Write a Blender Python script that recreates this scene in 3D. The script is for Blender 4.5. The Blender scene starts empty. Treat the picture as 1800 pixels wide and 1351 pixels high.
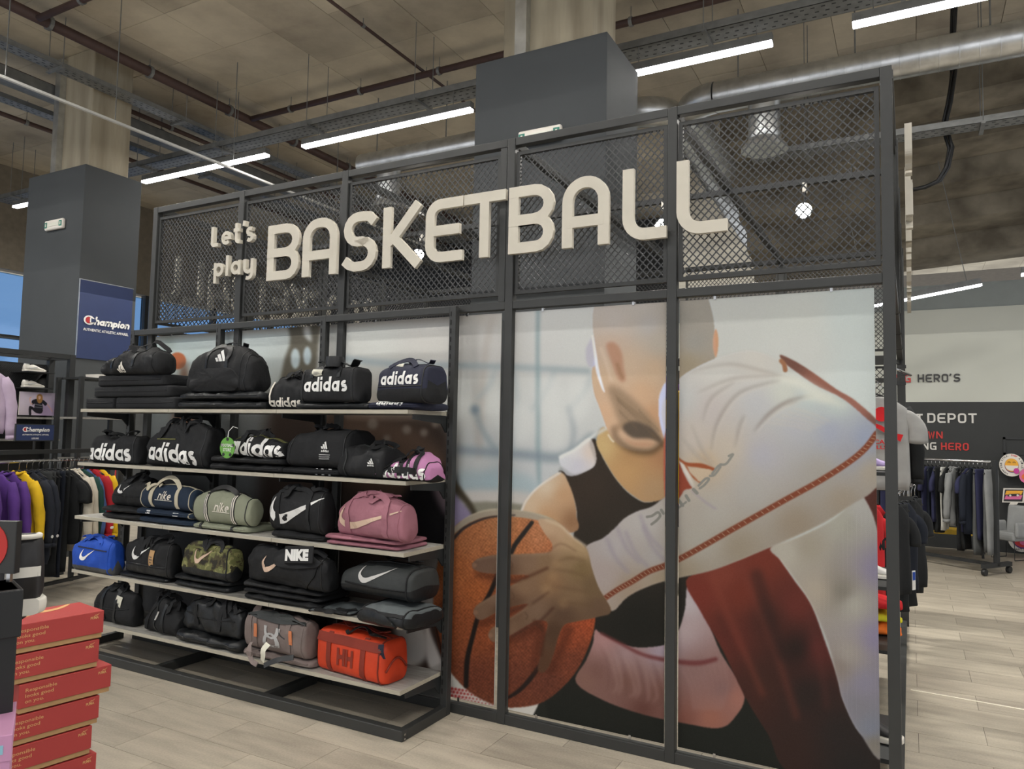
import bpy, bmesh, math, random
import numpy as np
from mathutils import Vector, Matrix, noise
from mathutils.bvhtree import BVHTree
random.seed(7)
SC = bpy.context.scene
COL = SC.collection
PI = math.pi
# ------------------------------------------------------------------ camera
CAMP = np.array([0.0, -3.67, 1.60]); FPX = 1302.14
def _basis(yaw, pitch, roll):
    cy, sy, cp, sp = math.cos(yaw), math.sin(yaw), math.cos(pitch), math.sin(pitch)
    f = np.array([sy*cp, cy*cp, sp]); r = np.array([cy, -sy, 0]); u = np.cross(r, f)
    c, s = math.cos(roll), math.sin(roll)
    return f, c*r + s*u, -s*r + c*u
FW, RT, UP = _basis(math.radians(-28.27074), math.radians(3.69638), math.radians(1.07888))
cam = bpy.data.cameras.new('camera'); camo = bpy.data.objects.new('camera', cam); COL.objects.link(camo)
cam.sensor_fit = 'HORIZONTAL'; cam.sensor_width = 36.0; cam.lens = FPX/1800*36; cam.clip_start = .05; cam.clip_end = 200
M = Matrix(((RT[0], UP[0], -FW[0], CAMP[0]), (RT[1], UP[1], -FW[1], CAMP[1]), (RT[2], UP[2], -FW[2], CAMP[2]), (0, 0, 0, 1)))
camo.matrix_world = M
SC.camera = camo
# ------------------------------------------------------------------ world, exposure, lamp strength
w = bpy.data.worlds.new('world'); SC.world = w; w.use_nodes = True
bg = w.node_tree.nodes['Background']; bg.inputs[0].default_value = (0.95, 0.97, 1.0, 1); bg.inputs[1].default_value = 0.85
SC.view_settings.view_transform = 'Standard'; SC.view_settings.look = 'None'
SC.view_settings.exposure = 0.0; SC.view_settings.gamma = 1.0; SC.view_settings.use_curve_mapping = False
LAMP_W = 118.0      # watts of one metre of ceiling strip
FRONT = 1.75        # boost of the added unseen rows, to brighten the front floor
# measuring helpers: where the sight line of a photograph pixel meets a plane of the shop
def ray(x, y): return FW + RT*(x-900)/FPX - UP*(y-675.5)/FPX
def at_y(x, y, Y): d = ray(x, y); return CAMP + d*(Y-CAMP[1])/d[1]
def at_z(x, y, Z): d = ray(x, y); return CAMP + d*(Z-CAMP[2])/d[2]
def at_x(x, y, X): d = ray(x, y); return CAMP + d*(X-CAMP[0])/d[0]
def pj(P):
    d = np.asarray(P, float)-CAMP; z = d @ FW
    return 900+FPX*(d @ RT)/z, 675.5-FPX*(d @ UP)/z
def along_x(P, d, px):
    n = RT*FPX - FW*(px-900); return -((np.asarray(P)-CAMP) @ n)/(np.asarray(d) @ n)
def along_y(P, d, py):
    n = UP*FPX + FW*(py-675.5); return -((np.asarray(P)-CAMP) @ n)/(np.asarray(d) @ n)
# ------------------------------------------------------------------ materials
def lin(c):
    if isinstance(c, str): c = tuple(int(c[i:i+2], 16) for i in (0, 2, 4))
    if max(c) > 1: c = tuple(v/255 for v in c)
    return tuple((v/12.92 if v <= .04045 else ((v+.055)/1.055)**2.4) for v in c[:3])
_M = {}
def mat(name, c, rough=.6, metal=0., var=.12, scale=8., bump=.0, bscale=60., spec=.5, emit=0., stretch=None, c2=None, detail=3.):
    if name in _M: return _M[name]
    m = bpy.data.materials.new(name); m.use_nodes = True; nt = m.node_tree; N = nt.nodes; Lk = nt.links
    b = N['Principled BSDF']; l = lin(c)
    b.inputs['Roughness'].default_value = rough; b.inputs['Metallic'].default_value = metal
    b.inputs['Specular IOR Level'].default_value = spec
    b.inputs['Base Color'].default_value = (*l, 1)
    if emit:
        b.inputs['Emission Color'].default_value = (*l, 1); b.inputs['Emission Strength'].default_value = emit
    tc = N.new('ShaderNodeTexCoord'); mp = N.new('ShaderNodeMapping'); Lk.new(tc.outputs['Object'], mp.inputs[0])
    if stretch: mp.inputs['Scale'].default_value = stretch
    if var:
        nz = N.new('ShaderNodeTexNoise'); nz.inputs['Scale'].default_value = scale; nz.inputs['Detail'].default_value = detail
        Lk.new(mp.outputs[0], nz.inputs[0])
        r = N.new('ShaderNodeValToRGB'); r.color_ramp.elements[0].position = .32; r.color_ramp.elements[1].position = .68
        d = lin(c2) if c2 else tuple(v*(1-var) for v in l)
        u = l if c2 else tuple(min(1, v*(1+var)) for v in l)
        r.color_ramp.elements[0].color = (*d, 1); r.color_ramp.elements[1].color = (*u, 1)
        Lk.new(nz.outputs[0], r.inputs[0]); Lk.new(r.outputs[0], b.inputs['Base Color'])
    if bump:
        n2 = N.new('ShaderNodeTexNoise'); n2.inputs['Scale'].default_value = bscale; n2.inputs['Detail'].default_value = 4
        Lk.new(mp.outputs[0], n2.inputs[0]); bp = N.new('ShaderNodeBump'); bp.inputs['Strength'].default_value = bump; bp.inputs['Distance'].default_value = .01
        Lk.new(n2.outputs[0], bp.inputs['Height']); Lk.new(bp.outputs[0], b.inputs['Normal'])
    _M[name] = m; return m
STEEL = mat('black_steel', (51, 52, 51), .48, .0, .06, 5, .03, 200, spec=.45)
STEELD = mat('dark_steel', (40, 42, 43), .5, .0, .06, 5)
WIRE = mat('wire_mesh', (62, 63, 64), .45, .2, .05)
WHITE = mat('white_paint', (226, 221, 212), .5, var=.03)
CREAMP = mat('cream_letter', (204, 198, 184), .65, var=.03, spec=.25)
PRINTW = mat('white_print', (225, 225, 222), .55, var=.04, scale=30)
BOARD = mat('grey_board', (160, 158, 152), .55, var=.12, scale=9, c2=(134, 132, 126), stretch=(1, 5, 5), bump=.04)
BOARDE = mat('board_edge', (176, 170, 154), .6, var=.08, scale=14, stretch=(1, 8, 8))
GALV = mat('galvanised', (206, 208, 208), .34, .9, .16, 7, .05, 20)
TRAY = mat('tray_metal', (120, 121, 119), .5, .3, .14, 10)
CONC = mat('concrete', (150, 141, 124), .85, var=.2, scale=1.6, c2=(124, 115, 99), bump=.12, bscale=14, detail=6)
CONCC = mat('concrete_column', (176, 166, 144), .85, var=.2, scale=1.3, c2=(140, 130, 110), stretch=(4, 4, .5), bump=.12, bscale=14, detail=6)
PIPE = mat('pipe_brown', (72, 52, 46), .6, var=.12)
CLAD = mat('cladding', (72, 75, 77), .75, var=.04, scale=2, spec=.2)
CLADD = mat('cladding_side', (46, 47, 48), .5, var=.04, scale=2)
RUB = mat('black_plastic', (30, 31, 32), .45, var=.05)
CHROME = mat('chrome', (200, 200, 200), .2, 1., .03)
PAPER = mat('paper_tag', (208, 206, 190), .7, var=.04)
KRAFT = mat('kraft_card', (176, 140, 96), .75, var=.06, scale=30)
LAMPM = mat('lamp_glow', (250, 250, 255), .4, var=0, emit=9.)
SPOTM = mat('spot_glow', (255, 250, 240), .4, var=0, emit=60.)
# ------------------------------------------------------------------ mesh builder
class MB:
    def __init__(s): s.v = []; s.f = []
    def add(s, vs, fs):
        o = len(s.v); s.v += [tuple(p) for p in vs]; s.f += [tuple(i+o for i in f) for f in fs]; return s
    def box(s, x0, x1, y0, y1, z0, z1, mtx=None):
        vs = [(x, y, z) for z in (z0, z1) for y in (y0, y1) for x in (x0, x1)]
        if mtx is not None: vs = [tuple(mtx @ Vector(p)) for p in vs]
        return s.add(vs, [(0, 2, 3, 1), (4, 5, 7, 6), (0, 1, 5, 4), (2, 6, 7, 3), (0, 4, 6, 2), (1, 3, 7, 5)])
    def beam(s, a, b, wd, ht, up=(0, 0, 1)):
        a, b = Vector(a), Vector(b); d = (b-a).normalized(); u = Vector(up)
        if abs(d.dot(u)) > .99: u = Vector((0, 1, 0))
        sx = d.cross(u).normalized(); u = sx.cross(d).normalized()
        vs = [p + sx*(i*wd/2) + u*(j*ht/2) for p in (a, b) for i, j in ((-1, -1), (1, -1), (1, 1), (-1, 1))]
        return s.add(vs, [(0, 1, 2, 3), (7, 6, 5, 4), (0, 4, 5, 1), (1, 5, 6, 2), (2, 6, 7, 3), (3, 7, 4, 0)])
    def tube(s, pts, r, n=8, cap=True, closed=False):
        pts = [Vector(p) for p in pts]; R = r if hasattr(r, '__len__') else [r]*len(pts); rings = []
        u = None; N = len(pts)
        for i, p in enumerate(pts):
            if closed: d = pts[(i+1) % N]-pts[i-1]
            else: d = pts[min(i+1, N-1)]-pts[max(i-1, 0)]
            d.normalize()
            if u is None: u = d.orthogonal().normalized()
            u = (u - d*u.dot(d)).normalized(); w_ = d.cross(u)
            rings.append([p + (u*math.cos(2*PI*k/n) + w_*math.sin(2*PI*k/n))*R[i] for k in range(n)])
        vs = [q for g in rings for q in g]; fs = []
        for i in range(N if closed else N-1):
            j = (i+1) % N
            for k in range(n): fs.append((i*n+k, i*n+(k+1) % n, j*n+(k+1) % n, j*n+k))
        if cap and not closed: fs += [tuple(range(n-1, -1, -1)), tuple((N-1)*n+k for k in range(n))]
        return s.add(vs, fs)
    def ribbon(s, pts, wid, th=.003, nrm=None):
        """a flat strap along pts; nrm: the outward directions of its broad side"""
        pts = [Vector(p) for p in pts]; N = len(pts); vs = []; fs = []
        for i, p in enumerate(pts):
            d = (pts[min(i+1, N-1)]-pts[max(i-1, 0)]).normalized()
            n = Vector(nrm[i]) if nrm else Vector((0, 0, 1))
            sd = d.cross(n)
            if sd.length < 1e-4: sd = d.orthogonal()
            sd.normalize(); n = sd.cross(d).normalized()
            ww = wid[i] if hasattr(wid, '__len__') else wid
            vs += [p-sd*ww/2-n*th/2, p+sd*ww/2-n*th/2, p+sd*ww/2+n*th/2, p-sd*ww/2+n*th/2]
        for i in range(N-1):
            for k in range(4): fs.append((i*4+k, i*4+(k+1) % 4, i*4+4+(k+1) % 4, i*4+4+k))
        fs += [(3, 2, 1, 0), tuple((N-1)*4+k for k in range(4))]
        return s.add(vs, fs)
    def prism(s, poly, y0, y1):
        """poly in (x, z), extruded along y"""
        n = len(poly); vs = [(x, y0, z) for x, z in poly] + [(x, y1, z) for x, z in poly]
        return s.add(vs, [tuple(range(n)), tuple(range(2*n-1, n-1, -1))] + [(i, n+i, n+(i+1) % n, (i+1) % n) for i in range(n)])
    def lathe(s, prof, n=16, c=(0, 0, 0)):
        vs = []; fs = []
        for r, z in prof:
            for k in range(n): vs.append((c[0]+r*math.cos(2*PI*k/n), c[1]+r*math.sin(2*PI*k/n), c[2]+z))
        for i in range(len(prof)-1):
            for k in range(n): fs.append((i*n+k, i*n+(k+1) % n, (i+1)*n+(k+1) % n, (i+1)*n+k))
        fs += [tuple(range(n-1, -1, -1)), tuple((len(prof)-1)*n+k for k in range(n))]
        return s.add(vs, fs)
    def build(s, name, m, parent=None, smooth=False, bevel=0, loc=None):
        me = bpy.data.meshes.new(name); me.from_pydata([tuple(p) for p in s.v], [], s.f); me.update()
        bm = bmesh.new(); bm.from_mesh(me); bmesh.ops.recalc_face_normals(bm, faces=bm.faces); bm.to_mesh(me); bm.free()
        if m is not None: me.materials.append(m)
        o = bpy.data.objects.new(name, me); COL.objects.link(o)
        if parent is not None: o.parent = parent
        if loc is not None: o.location = loc
        if smooth:
            me.polygons.foreach_set('use_smooth', [True]*len(me.polygons))
            if smooth != True: me.set_sharp_from_angle(angle=math.radians(smooth))
        if bevel:
            bv = o.modifiers.new('bevel', 'BEVEL'); bv.width = bevel; bv.segments = 2; bv.limit_method = 'ANGLE'
        return o
def empty(name, loc=(0, 0, 0), rz=0, label=None, cat=None, group=None):
    o = bpy.data.objects.new(name, None); COL.objects.link(o); o.location = loc; o.rotation_euler = (0, 0, rz); o.empty_display_size = .1
    if label: o['label'] = label
    if cat: o['category'] = cat
    if group: o['group'] = group
    return o
def tag(o, label, cat, group=None):
    o['label'] = label; o['category'] = cat
    if group: o['group'] = group
    return o
def struct(o): o['kind'] = 'structure'; return o
def stuff(o): o['kind'] = 'stuff'; return o
def copy_of(o, parent, loc, name=None):
    c = o.copy(); COL.objects.link(c); c.parent = parent; c.location = loc
    return c
# ------------------------------------------------------------------ lettering
def arc(cx, cy, r, a0, a1, n=7, ry=None):
    ry = r if ry is None else ry
    return [(cx+r*math.cos(math.radians(a0+(a1-a0)*i/n)), cy+ry*math.sin(math.radians(a0+(a1-a0)*i/n))) for i in range(n+1)]
def stroke_quads(path, wd):
    """quads of a pen of width wd along path (2D)"""
    P = [Vector(p) for p in path]; P = [p for i, p in enumerate(P) if i == 0 or (p-P[i-1]).length > 1e-5]
    L, Rr = [], []; n = len(P); closed = (P[0]-P[-1]).length < 1e-4
    for i, p in enumerate(P):
        if closed and i in (0, n-1): a, b = P[n-2], P[1]; d0 = (P[0]-a).normalized(); d1 = (b-P[0]).normalized()
        else:
            d0 = (p-P[i-1]).normalized() if i else (P[1]-p).normalized()
            d1 = (P[i+1]-p).normalized() if i < n-1 else d0
        t = (d0+d1)
        t = t.normalized() if t.length > 1e-4 else d0
        nn = Vector((-t.y, t.x)); k = max(.5, nn.dot(Vector((-d0.y, d0.x))))
        ww = wd[i] if hasattr(wd, '__len__') else wd
        L.append(p+nn*ww/2/k); Rr.append(p-nn*ww/2/k)
    return [(L[i], Rr[i], Rr[i+1], L[i+1]) for i in range(n-1)], (L, Rr)
def stroke_solid(mb, path, wd, y0, y1, ox=0, oz=0, sc=1.):
    _, (L, Rr) = stroke_quads(path, wd); n = len(L); vs = []; fs = []
    for y in (y0, y1):
        for q in L: vs.append((ox+q.x*sc, y, oz+q.y*sc))
        for q in Rr: vs.append((ox+q.x*sc, y, oz+q.y*sc))
    for i in range(n-1):
        fs += [(i, n+i, n+i+1, i+1), (2*n+i, 2*n+i+1, 3*n+i+1, 3*n+i), (i, i+1, 2*n+i+1, 2*n+i), (n+i, 3*n+i, 3*n+i+1, n+i+1)]
    fs += [(0, 2*n, 3*n, n), (n-1, 2*n-1, 4*n-1, 3*n-1)]
    mb.add(vs, fs)
def glyph(ch, W=.62, h=.085):
    """strokes of a wide rounded sign letter; cap height 1, h half the pen"""
    t, b, l, r = 1-h, h, h, W-h; m = .5
    if ch == 'B': return [[(l, 0), (l, 1)], [(0, t), (r-.24, t)]+arc(r-.24, t-.215, .24, 90, -90, 8, .215)+[(0, t-.43)], [(0, t-.43), (r-.2, t-.43)]+arc(r-.2, (t-.43+b)/2, .2, 90, -90, 8, (t-.43-b)/2)+[(0, b)]]
    if ch == 'A': return [[(l, 0), (l, t-.27)]+arc(l+.27, t-.27, .27, 180, 90)+arc(r-.27, t-.27, .27, 90, 0)+[(r, 0)], [(l, .36), (r, .36)]]
    if ch == 'S': return [[(r+.03, .80), (r-.08, t-.015)]+[(r-.2, t)]+arc(l+.22, t-.21, .22, 90, 270, 8, .21)+[(r-.2, t-.42)]+arc(r-.22, (t-.42+b)/2, .22, 90, -90, 8, (t-.42-b)/2)+[(l+.16, b), (l+.04, b+.04), (l-.06, .2)]]
    if ch == 'K': return [[(l, 0), (l, 1)], [(l, .40), (l+.12, .46), (r-.02, 1)], [(l+.12, .5), (r, 0)]]
    if ch == 'E': return [[(W, t), (l+.2, t)]+arc(l+.2, t-.2, .2, 90, 180)+arc(l+.2, b+.2, .2, 180, 270)+[(W, b)], [(l, .5), (W-.06, .5)]]
    if ch == 'T': return [[(0, t), (W, t)], [(W/2, 0), (W/2, t)]]
    if ch == 'L': return [[(l, 1), (l, b+.24)]+arc(l+.24, b+.24, .24, 180, 270)+[(W, b)]]
    if ch == 'H': return [[(l, 0), (l, 1)], [(r, 0), (r, 1)], [(l, .5), (r, .5)]]
    if ch == 'R': return [[(l, 0), (l, 1)], [(0, t), (r-.24, t)]+arc(r-.24, t-.23, .24, 90, -90, 8, .23)+[(0, t-.46)], [(r-.26, t-.46), (r, 0)]]
    if ch == 'O': return [[(r, .5)]+arc(r-.2, t-.2, .2, 0, 90)+arc(l+.2, t-.2, .2, 90, 180)+arc(l+.2, b+.2, .2, 180, 270)+arc(r-.2, b+.2, .2, 270, 360)+[(r, .5)]]
    if ch == 'D': return [[(l, 0), (l, 1)], [(0, t), (r-.22, t)]+arc(r-.22, t-.22, .22, 90, 0)+arc(r-.22, b+.22, .22, 0, -90)+[(0, b)]]
    if ch == 'P': return [[(l, 0), (l, 1)], [(0, t), (r-.24, t)]+arc(r-.24, t-.25, .24, 90, -90, 8, .25)+[(0, t-.5)]]
    if ch == 'N': return [[(l, 0), (l, 1)], [(r, 0), (r, 1)], [(l, 1), (r, 0)]]
    if ch == 'G': return [[(W-.03, t), (l+.2, t)]+arc(l+.2, t-.2, .2, 90, 180)+arc(l+.2, b+.2, .2, 180, 270)+[(r, b), (r, .46), (W*.5, .46)]]
    if ch == 'I': return [[(h, 0), (h, 1)]]
    if ch == 'W': return [[(l-.03, 1), (W*.28, 0), (W*.5, .8), (W*.72, 0), (r+.03, 1)]]
    if ch == "'": return [[(h, 1.02), (h, .9), (h-.1, .76)]]
    if ch == 'V': return [[(l-.03, 1), (W*.5, .02), (r+.03, 1)]]
    return []
def low(ch, k=.11):
    """strokes of a heavy round lower-case letter, x-height .7; returns strokes, width, pen"""
    r = .35-k; c = .35
    ring = lambda cx: arc(cx, c, r, 0, 360, 14)
    if ch == 'a': return [ring(c), [(c+r, 0), (c+r, .70)]], .70+k*.2
    if ch == 'd': return [ring(c), [(c+r, 0), (c+r, 1.)]], .70+k*.2
    if ch == 'p': return [ring(c), [(c-r, -.3), (c-r, .70)]], .70
    if ch == 'o': return [ring(c)], .70
    if ch == 'g': return [ring(c), [(c+r, .7), (c+r, 0)]+arc(c, -.05, r, 0, -140, 6)], .70
    if ch == 'i': return [[(k, 0), (k, .70)], [(k, .8), (k, 1.)]], 2*k+.02
    if ch == 'l': return [[(k, 0), (k, 1.)]], 2*k+.02
    if ch == 's': return [arc(.27, .51, .16, 40, 270, 8, .13)+arc(.25, .22, .17, 90, -140, 8, .14)], .52
    if ch == 'e': return [[(c-r, c), (c+r, c)]+arc(c, c, r, 0, 310, 12)], .70
    if ch == 't': return [[(.18, 1), (.18, .25)]+arc(.34, .25, .16, 180, 270, 4)+[(.42, .09)], [(0, .66), (.40, .66)]], .46
    if ch == 'y': return [[(k, .7), (k, .3)]+arc(c, .3, c-k, 180, 360, 8, .22)+[(2*c-k, .3)], [(2*c-k, .7), (2*c-k, 0)]+arc(c, -.02, c-k, 0, -120, 6, .2)], .70
    if ch == 'n': return [[(k, 0), (k, .7)], [(k, .42)]+arc(c, .38, r, 180, 0, 8, .25)+[(c+r, 0)]], .68
    if ch == 'k': return [[(k, 0), (k, 1.)], [(k, .3), (.5, .7)], [(k+.1, .38), (.55, 0)]], .56
    if ch == 'L': return [[(k, 1), (k, .2)]+arc(k+.12, .2, .12, 180, 270, 4)+[(.52, .08)]], .58
    if ch == "'": return [[(k, 1.05), (k-.04, .8)]], .2
    return [], .3
_T = {}
def text_mesh(s, bold=0., spacing=1.):
    """flat outline text: list of (verts, faces) with unit cap size, x to the right, y up"""
    key = (s, bold, spacing)
    if key in _T: return _T[key]
    cu = bpy.data.curves.new('text', 'FONT'); cu.body = s; cu.size = 1; cu.offset = bold; cu.space_character = spacing; cu.resolution_u = 2; cu.fill_mode = 'FRONT'
    o = bpy.data.objects.new('text', cu); COL.objects.link(o); dg = bpy.context.evaluated_depsgraph_get(); dg.update()
    me = bpy.data.meshes.new_from_object(o.evaluated_get(dg))
    v = [tuple(p.co[:2]) for p in me.vertices]; f = [tuple(p.vertices) for p in me.polygons]
    bpy.data.objects.remove(o); bpy.data.curves.remove(cu); bpy.data.meshes.remove(me)
    x0 = min(p[0] for p in v); x1 = max(p[0] for p in v)
    v = [(p[0]-x0, p[1]) for p in v]
    _T[key] = (v, f, x1-x0); return _T[key]
def put_text(name, s, m, parent, org, ux, uz, h, width=None, bold=0., spacing=1., center=False):
    """flat lettering: org = lower left point, ux / uz = unit directions, h = cap height, width = run length"""
    v, f, wd = text_mesh(s, bold, spacing); ux = Vector(ux).normalized(); uz = Vector(uz).normalized(); org = Vector(org)
    kx = (width/wd) if width else h/.72; kz = h/.72; sh = -wd*kx/2 if center else 0
    mb = MB(); mb.add([org + ux*(x*kx+sh) + uz*(z*kz) for x, z in v], f)
    return mb.build(name, m, parent)
# ================================================================== THE BUILDING
def tile_material():
    m = mat('floor_tile', (170, 161, 145), .42, var=.0); nt = m.node_tree; N = nt.nodes; L = nt.links; b = N['Principled BSDF']
    g = N.new('ShaderNodeNewGeometry'); mp = N.new('ShaderNodeMapping'); mp.inputs['Scale'].default_value = (1.2, 6, 1); L.new(g.outputs['Position'], mp.inputs[0])
    n1 = N.new('ShaderNodeTexNoise'); n1.inputs['Scale'].default_value = 2.2; n1.inputs['Detail'].default_value = 6; L.new(mp.outputs[0], n1.inputs[0])
    n2 = N.new('ShaderNodeTexNoise'); n2.inputs['Scale'].default_value = 90; n2.inputs['Detail'].default_value = 2; L.new(g.outputs['Position'], n2.inputs[0])
    oi = N.new('ShaderNodeObjectInfo')
    a = N.new('ShaderNodeMath'); a.operation = 'MULTIPLY_ADD'; L.new(n1.outputs[0], a.inputs[0]); a.inputs[1].default_value = 1.1; a.inputs[2].default_value = -.28
    c = N.new('ShaderNodeMath'); c.operation = 'MULTIPLY_ADD'; L.new(n2.outputs[0], c.inputs[0]); c.inputs[1].default_value = .55; L.new(a.outputs[0], c.inputs[2])
    d = N.new('ShaderNodeMath'); d.operation = 'MULTIPLY_ADD'; L.new(oi.outputs['Random'], d.inputs[0]); d.inputs[1].default_value = .3; L.new(c.outputs[0], d.inputs[2])
    r = N.new('ShaderNodeValToRGB'); r.color_ramp.elements[0].color = (*lin((138, 130, 117)), 1); r.color_ramp.elements[1].color = (*lin((186, 177, 160)), 1)
    r.color_ramp.elements[0].position = .2; r.color_ramp.elements[1].position = 1.0
    L.new(d.outputs[0], r.inputs[0]); L.new(r.outputs[0], b.inputs['Base Color']); return m
TILE = tile_material()
GROUT = mat('grout', (98, 92, 84), .8, var=.05)
floor = struct(MB().box(-16, 5, -6, 12.5, -.03, -.004).build('floor', GROUT))
TW, TD = .643, .290
def grid_parts(name, master, places, parent, limit, far_name, far_mesh, material):
    """the pieces that show largest become parts, the rest one joined piece"""
    def size(p):
        c = pj(p); d = float((np.asarray(p)-CAMP) @ FW)
        if d < .6 or not (-160 < c[0] < 1960 and -160 < c[1] < 1520): return 0
        return 1/d
    pl = sorted(places, key=lambda p: -size(p)); far = MB()
    for i, p in enumerate(pl):
        if i < limit and size(p) > 0:
            o = copy_of(master, parent, p); o.name = name
        else: far_mesh(far, p)
    if far.v: stuff(far.build(far_name, material, parent))
    bpy.data.objects.remove(master)
pl = []
for k in range(-9, 40):
    y = -.67+TD*k+TD/2; off = .017 if k % 2 else .338
    for i in range(-22, 6):
        x = off+TW*i+TW/2
        vis = (y < .15 and x > -6.2) or (x > -.45)
        pl.append((x, y, 0 if vis else -.0001))
tm = MB().box(-TW/2+.0012, TW/2-.0012, -TD/2+.0012, TD/2-.0012, -.004, 0).build('floor_tile', TILE)
near = [p for p in pl if p[2] == 0]; rest = [p for p in pl if p[2] < 0]
grid_parts('floor_tile', tm, near, floor, 290, 'outer_tiles', lambda b, p: b.add([(p[0]+i*(TW/2-.001), p[1]+j*(TD/2-.001), 0) for i, j in ((-1, -1), (1, -1), (1, 1), (-1, 1))], [(0, 1, 2, 3)]), TILE)
b = MB()
for p in rest: b.add([(p[0]+i*(TW/2-.001), p[1]+j*(TD/2-.001), 0) for i, j in ((-1, -1), (1, -1), (1, 1), (-1, 1))], [(0, 1, 2, 3)])
stuff(b.build('tiles_behind_display', TILE, floor))
b = MB().beam((-.02, 1.845, .001), (2.2, 1.71, .001), .013, .003)
tag(b.build('floor_tape', mat('tape', (236, 230, 212), .4, var=.02)), 'thin cream tape line stuck across the grey floor tiles of the aisle', 'tape')
# ---- ceiling: cast concrete with the print of square shutter boards
ceiling = struct(MB().box(-26, 10, -6, 24, 6.475, 6.7).build('ceiling', mat('joint_concrete', (100, 92, 80), .9, var=.1)))
CP = .87; pl = []
for i in range(-22, 12):
    for j in range(-9, 22): pl.append((-6.83+CP*(i+.5), 1.80+CP*(j+.5), 6.46+random.uniform(-.005, .004)))
def conc_material():
    m = mat('shutter_concrete', (196, 186, 166), .88, var=0, bump=.1, bscale=10); nt = m.node_tree; N = nt.nodes; L = nt.links; b_ = N['Principled BSDF']
    g = N.new('ShaderNodeNewGeometry'); n1 = N.new('ShaderNodeTexNoise'); n1.inputs['Scale'].default_value = .9; n1.inputs['Detail'].default_value = 9; n1.inputs['Roughness'].default_value = .62; L.new(g.outputs['Position'], n1.inputs[0])
    oi = N.new('ShaderNodeObjectInfo'); a = N.new('ShaderNodeMath'); a.operation = 'MULTIPLY_ADD'; L.new(oi.outputs['Random'], a.inputs[0]); a.inputs[1].default_value = .16; L.new(n1.outputs[0], a.inputs[2])
    r = N.new('ShaderNodeValToRGB'); r.color_ramp.elements[0].color = (*lin((154, 143, 126)), 1); r.color_ramp.elements[1].color = (*lin((206, 195, 172)), 1)
    r.color_ramp.elements[0].position = .34; r.color_ramp.elements[1].position = .76
    L.new(a.outputs[0], r.inputs[0]); L.new(r.outputs[0], b_.inputs['Base Color']); return m
SHUT = conc_material()
cm = MB().box(-CP/2+.003, CP/2-.003, -CP/2+.003, CP/2-.003, 0, .03).build('ceiling_panel', SHUT)
grid_parts('ceiling_panel', cm, pl, ceiling, 285, 'outer_ceiling_panels', lambda b, p: b.box(p[0]-CP/2+.003, p[0]+CP/2-.003, p[1]-CP/2+.003, p[1]+CP/2-.003, p[2], p[2]+.03), SHUT)
# ---- back wall: white above, black below
WB = 9.3
wall_back = struct(MB().box(-4.5, 7, WB+.02, WB+.3, 0, 3.98).build('wall_back', mat('wall_grey', (140, 146, 144), .8, var=.03)))
MB().box(-4.5, 7, WB, WB+.02, 2.183, 3.6).build('white_panel', mat('wall_white', (196, 198, 188), .7, var=.03, scale=1.2), wall_back)
BLK = mat('wall_black', (43, 45, 45), .6, var=.04)
MB().box(-4.5, 7, WB-.01, WB+.02, 0, 2.183).build('black_panel', BLK, wall_back)
# tall wall beyond the far side of the shop (left), with a glazed strip
wall_left = struct(MB().box(-15.3, -15, -6, 12.5, 0, 2.0).build('wall_left', mat('wall_far', (96, 98, 98), .8, var=.05)))
MB().box(-15.3, -15, -6, 12.5, 4.5, 6.46).build('lintel', mat('lintel', (120, 112, 98), .85), wall_left)
win = struct(empty('window_1'))
g = bpy.data.materials.new('blue_glass'); g.use_nodes = True; nt = g.node_tree; nt.nodes.remove(nt.nodes['Principled BSDF'])
tr = nt.nodes.new('ShaderNodeBsdfTransparent'); tr.inputs[0].default_value = (.44, .62, .84, 1); gl = nt.nodes.new('ShaderNodeBsdfGlossy'); gl.inputs['Roughness'].default_value = .05; gl.inputs[0].default_value = (.8, .9, 1, 1)
mx = nt.nodes.new('ShaderNodeMixShader'); mx.inputs[0].default_value = .07; nt.links.new(tr.outputs[0], mx.inputs[1]); nt.links.new(gl.outputs[0], mx.inputs[2]); nt.links.new(mx.outputs[0], nt.nodes['Material Output'].inputs[0])
for i in range(10):
    y0 = -6+i*1.85
    MB().box(-15.14, -15.12, y0+.05, y0+1.8, 1.95, 4.45).build('pane', g, win)
    MB().box(-15.2, -15.05, y0-.04, y0+.05, 1.9, 4.5).build('mullion', STEELD, win)
MB().box(-15.2, -15.05, -6, 12.5, 3.2, 3.27).build('transom', STEELD, win)
wall_far = struct(MB().box(-15.3, -4.6, 12.2, 12.5, 0, 6.46).build('wall_far', mat('wall_dark', (58, 60, 62), .8, var=.05)))
# ---- sloped concrete of the stand above the aisle (right, far)
ramp = struct(empty('trim_1'))
RC = mat('ramp_concrete', (140, 132, 116), .9, var=.25, scale=2.5, c2=(92, 85, 73), bump=.2, bscale=10, detail=6)
for i in range(5):
    y0 = 6.2+i*.62; z0 = 5.75-i*.34
    b = MB(); b.add([(-2.2, y0, z0-.25), (8, y0, z0+.35), (8, y0+.60, z0+.30), (-2.2, y0+.60, z0-.30), (-2.2, y0, z0+.1), (8, y0, z0+.8), (8, y0+.60, z0+.8), (-2.2, y0+.60, z0+.1)],
        [(0, 3, 2, 1), (4, 5, 6, 7), (0, 1, 5, 4), (1, 2, 6, 5), (2, 3, 7, 6), (3, 0, 4, 7)])
    b.build('ramp_step', RC, ramp)
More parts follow.
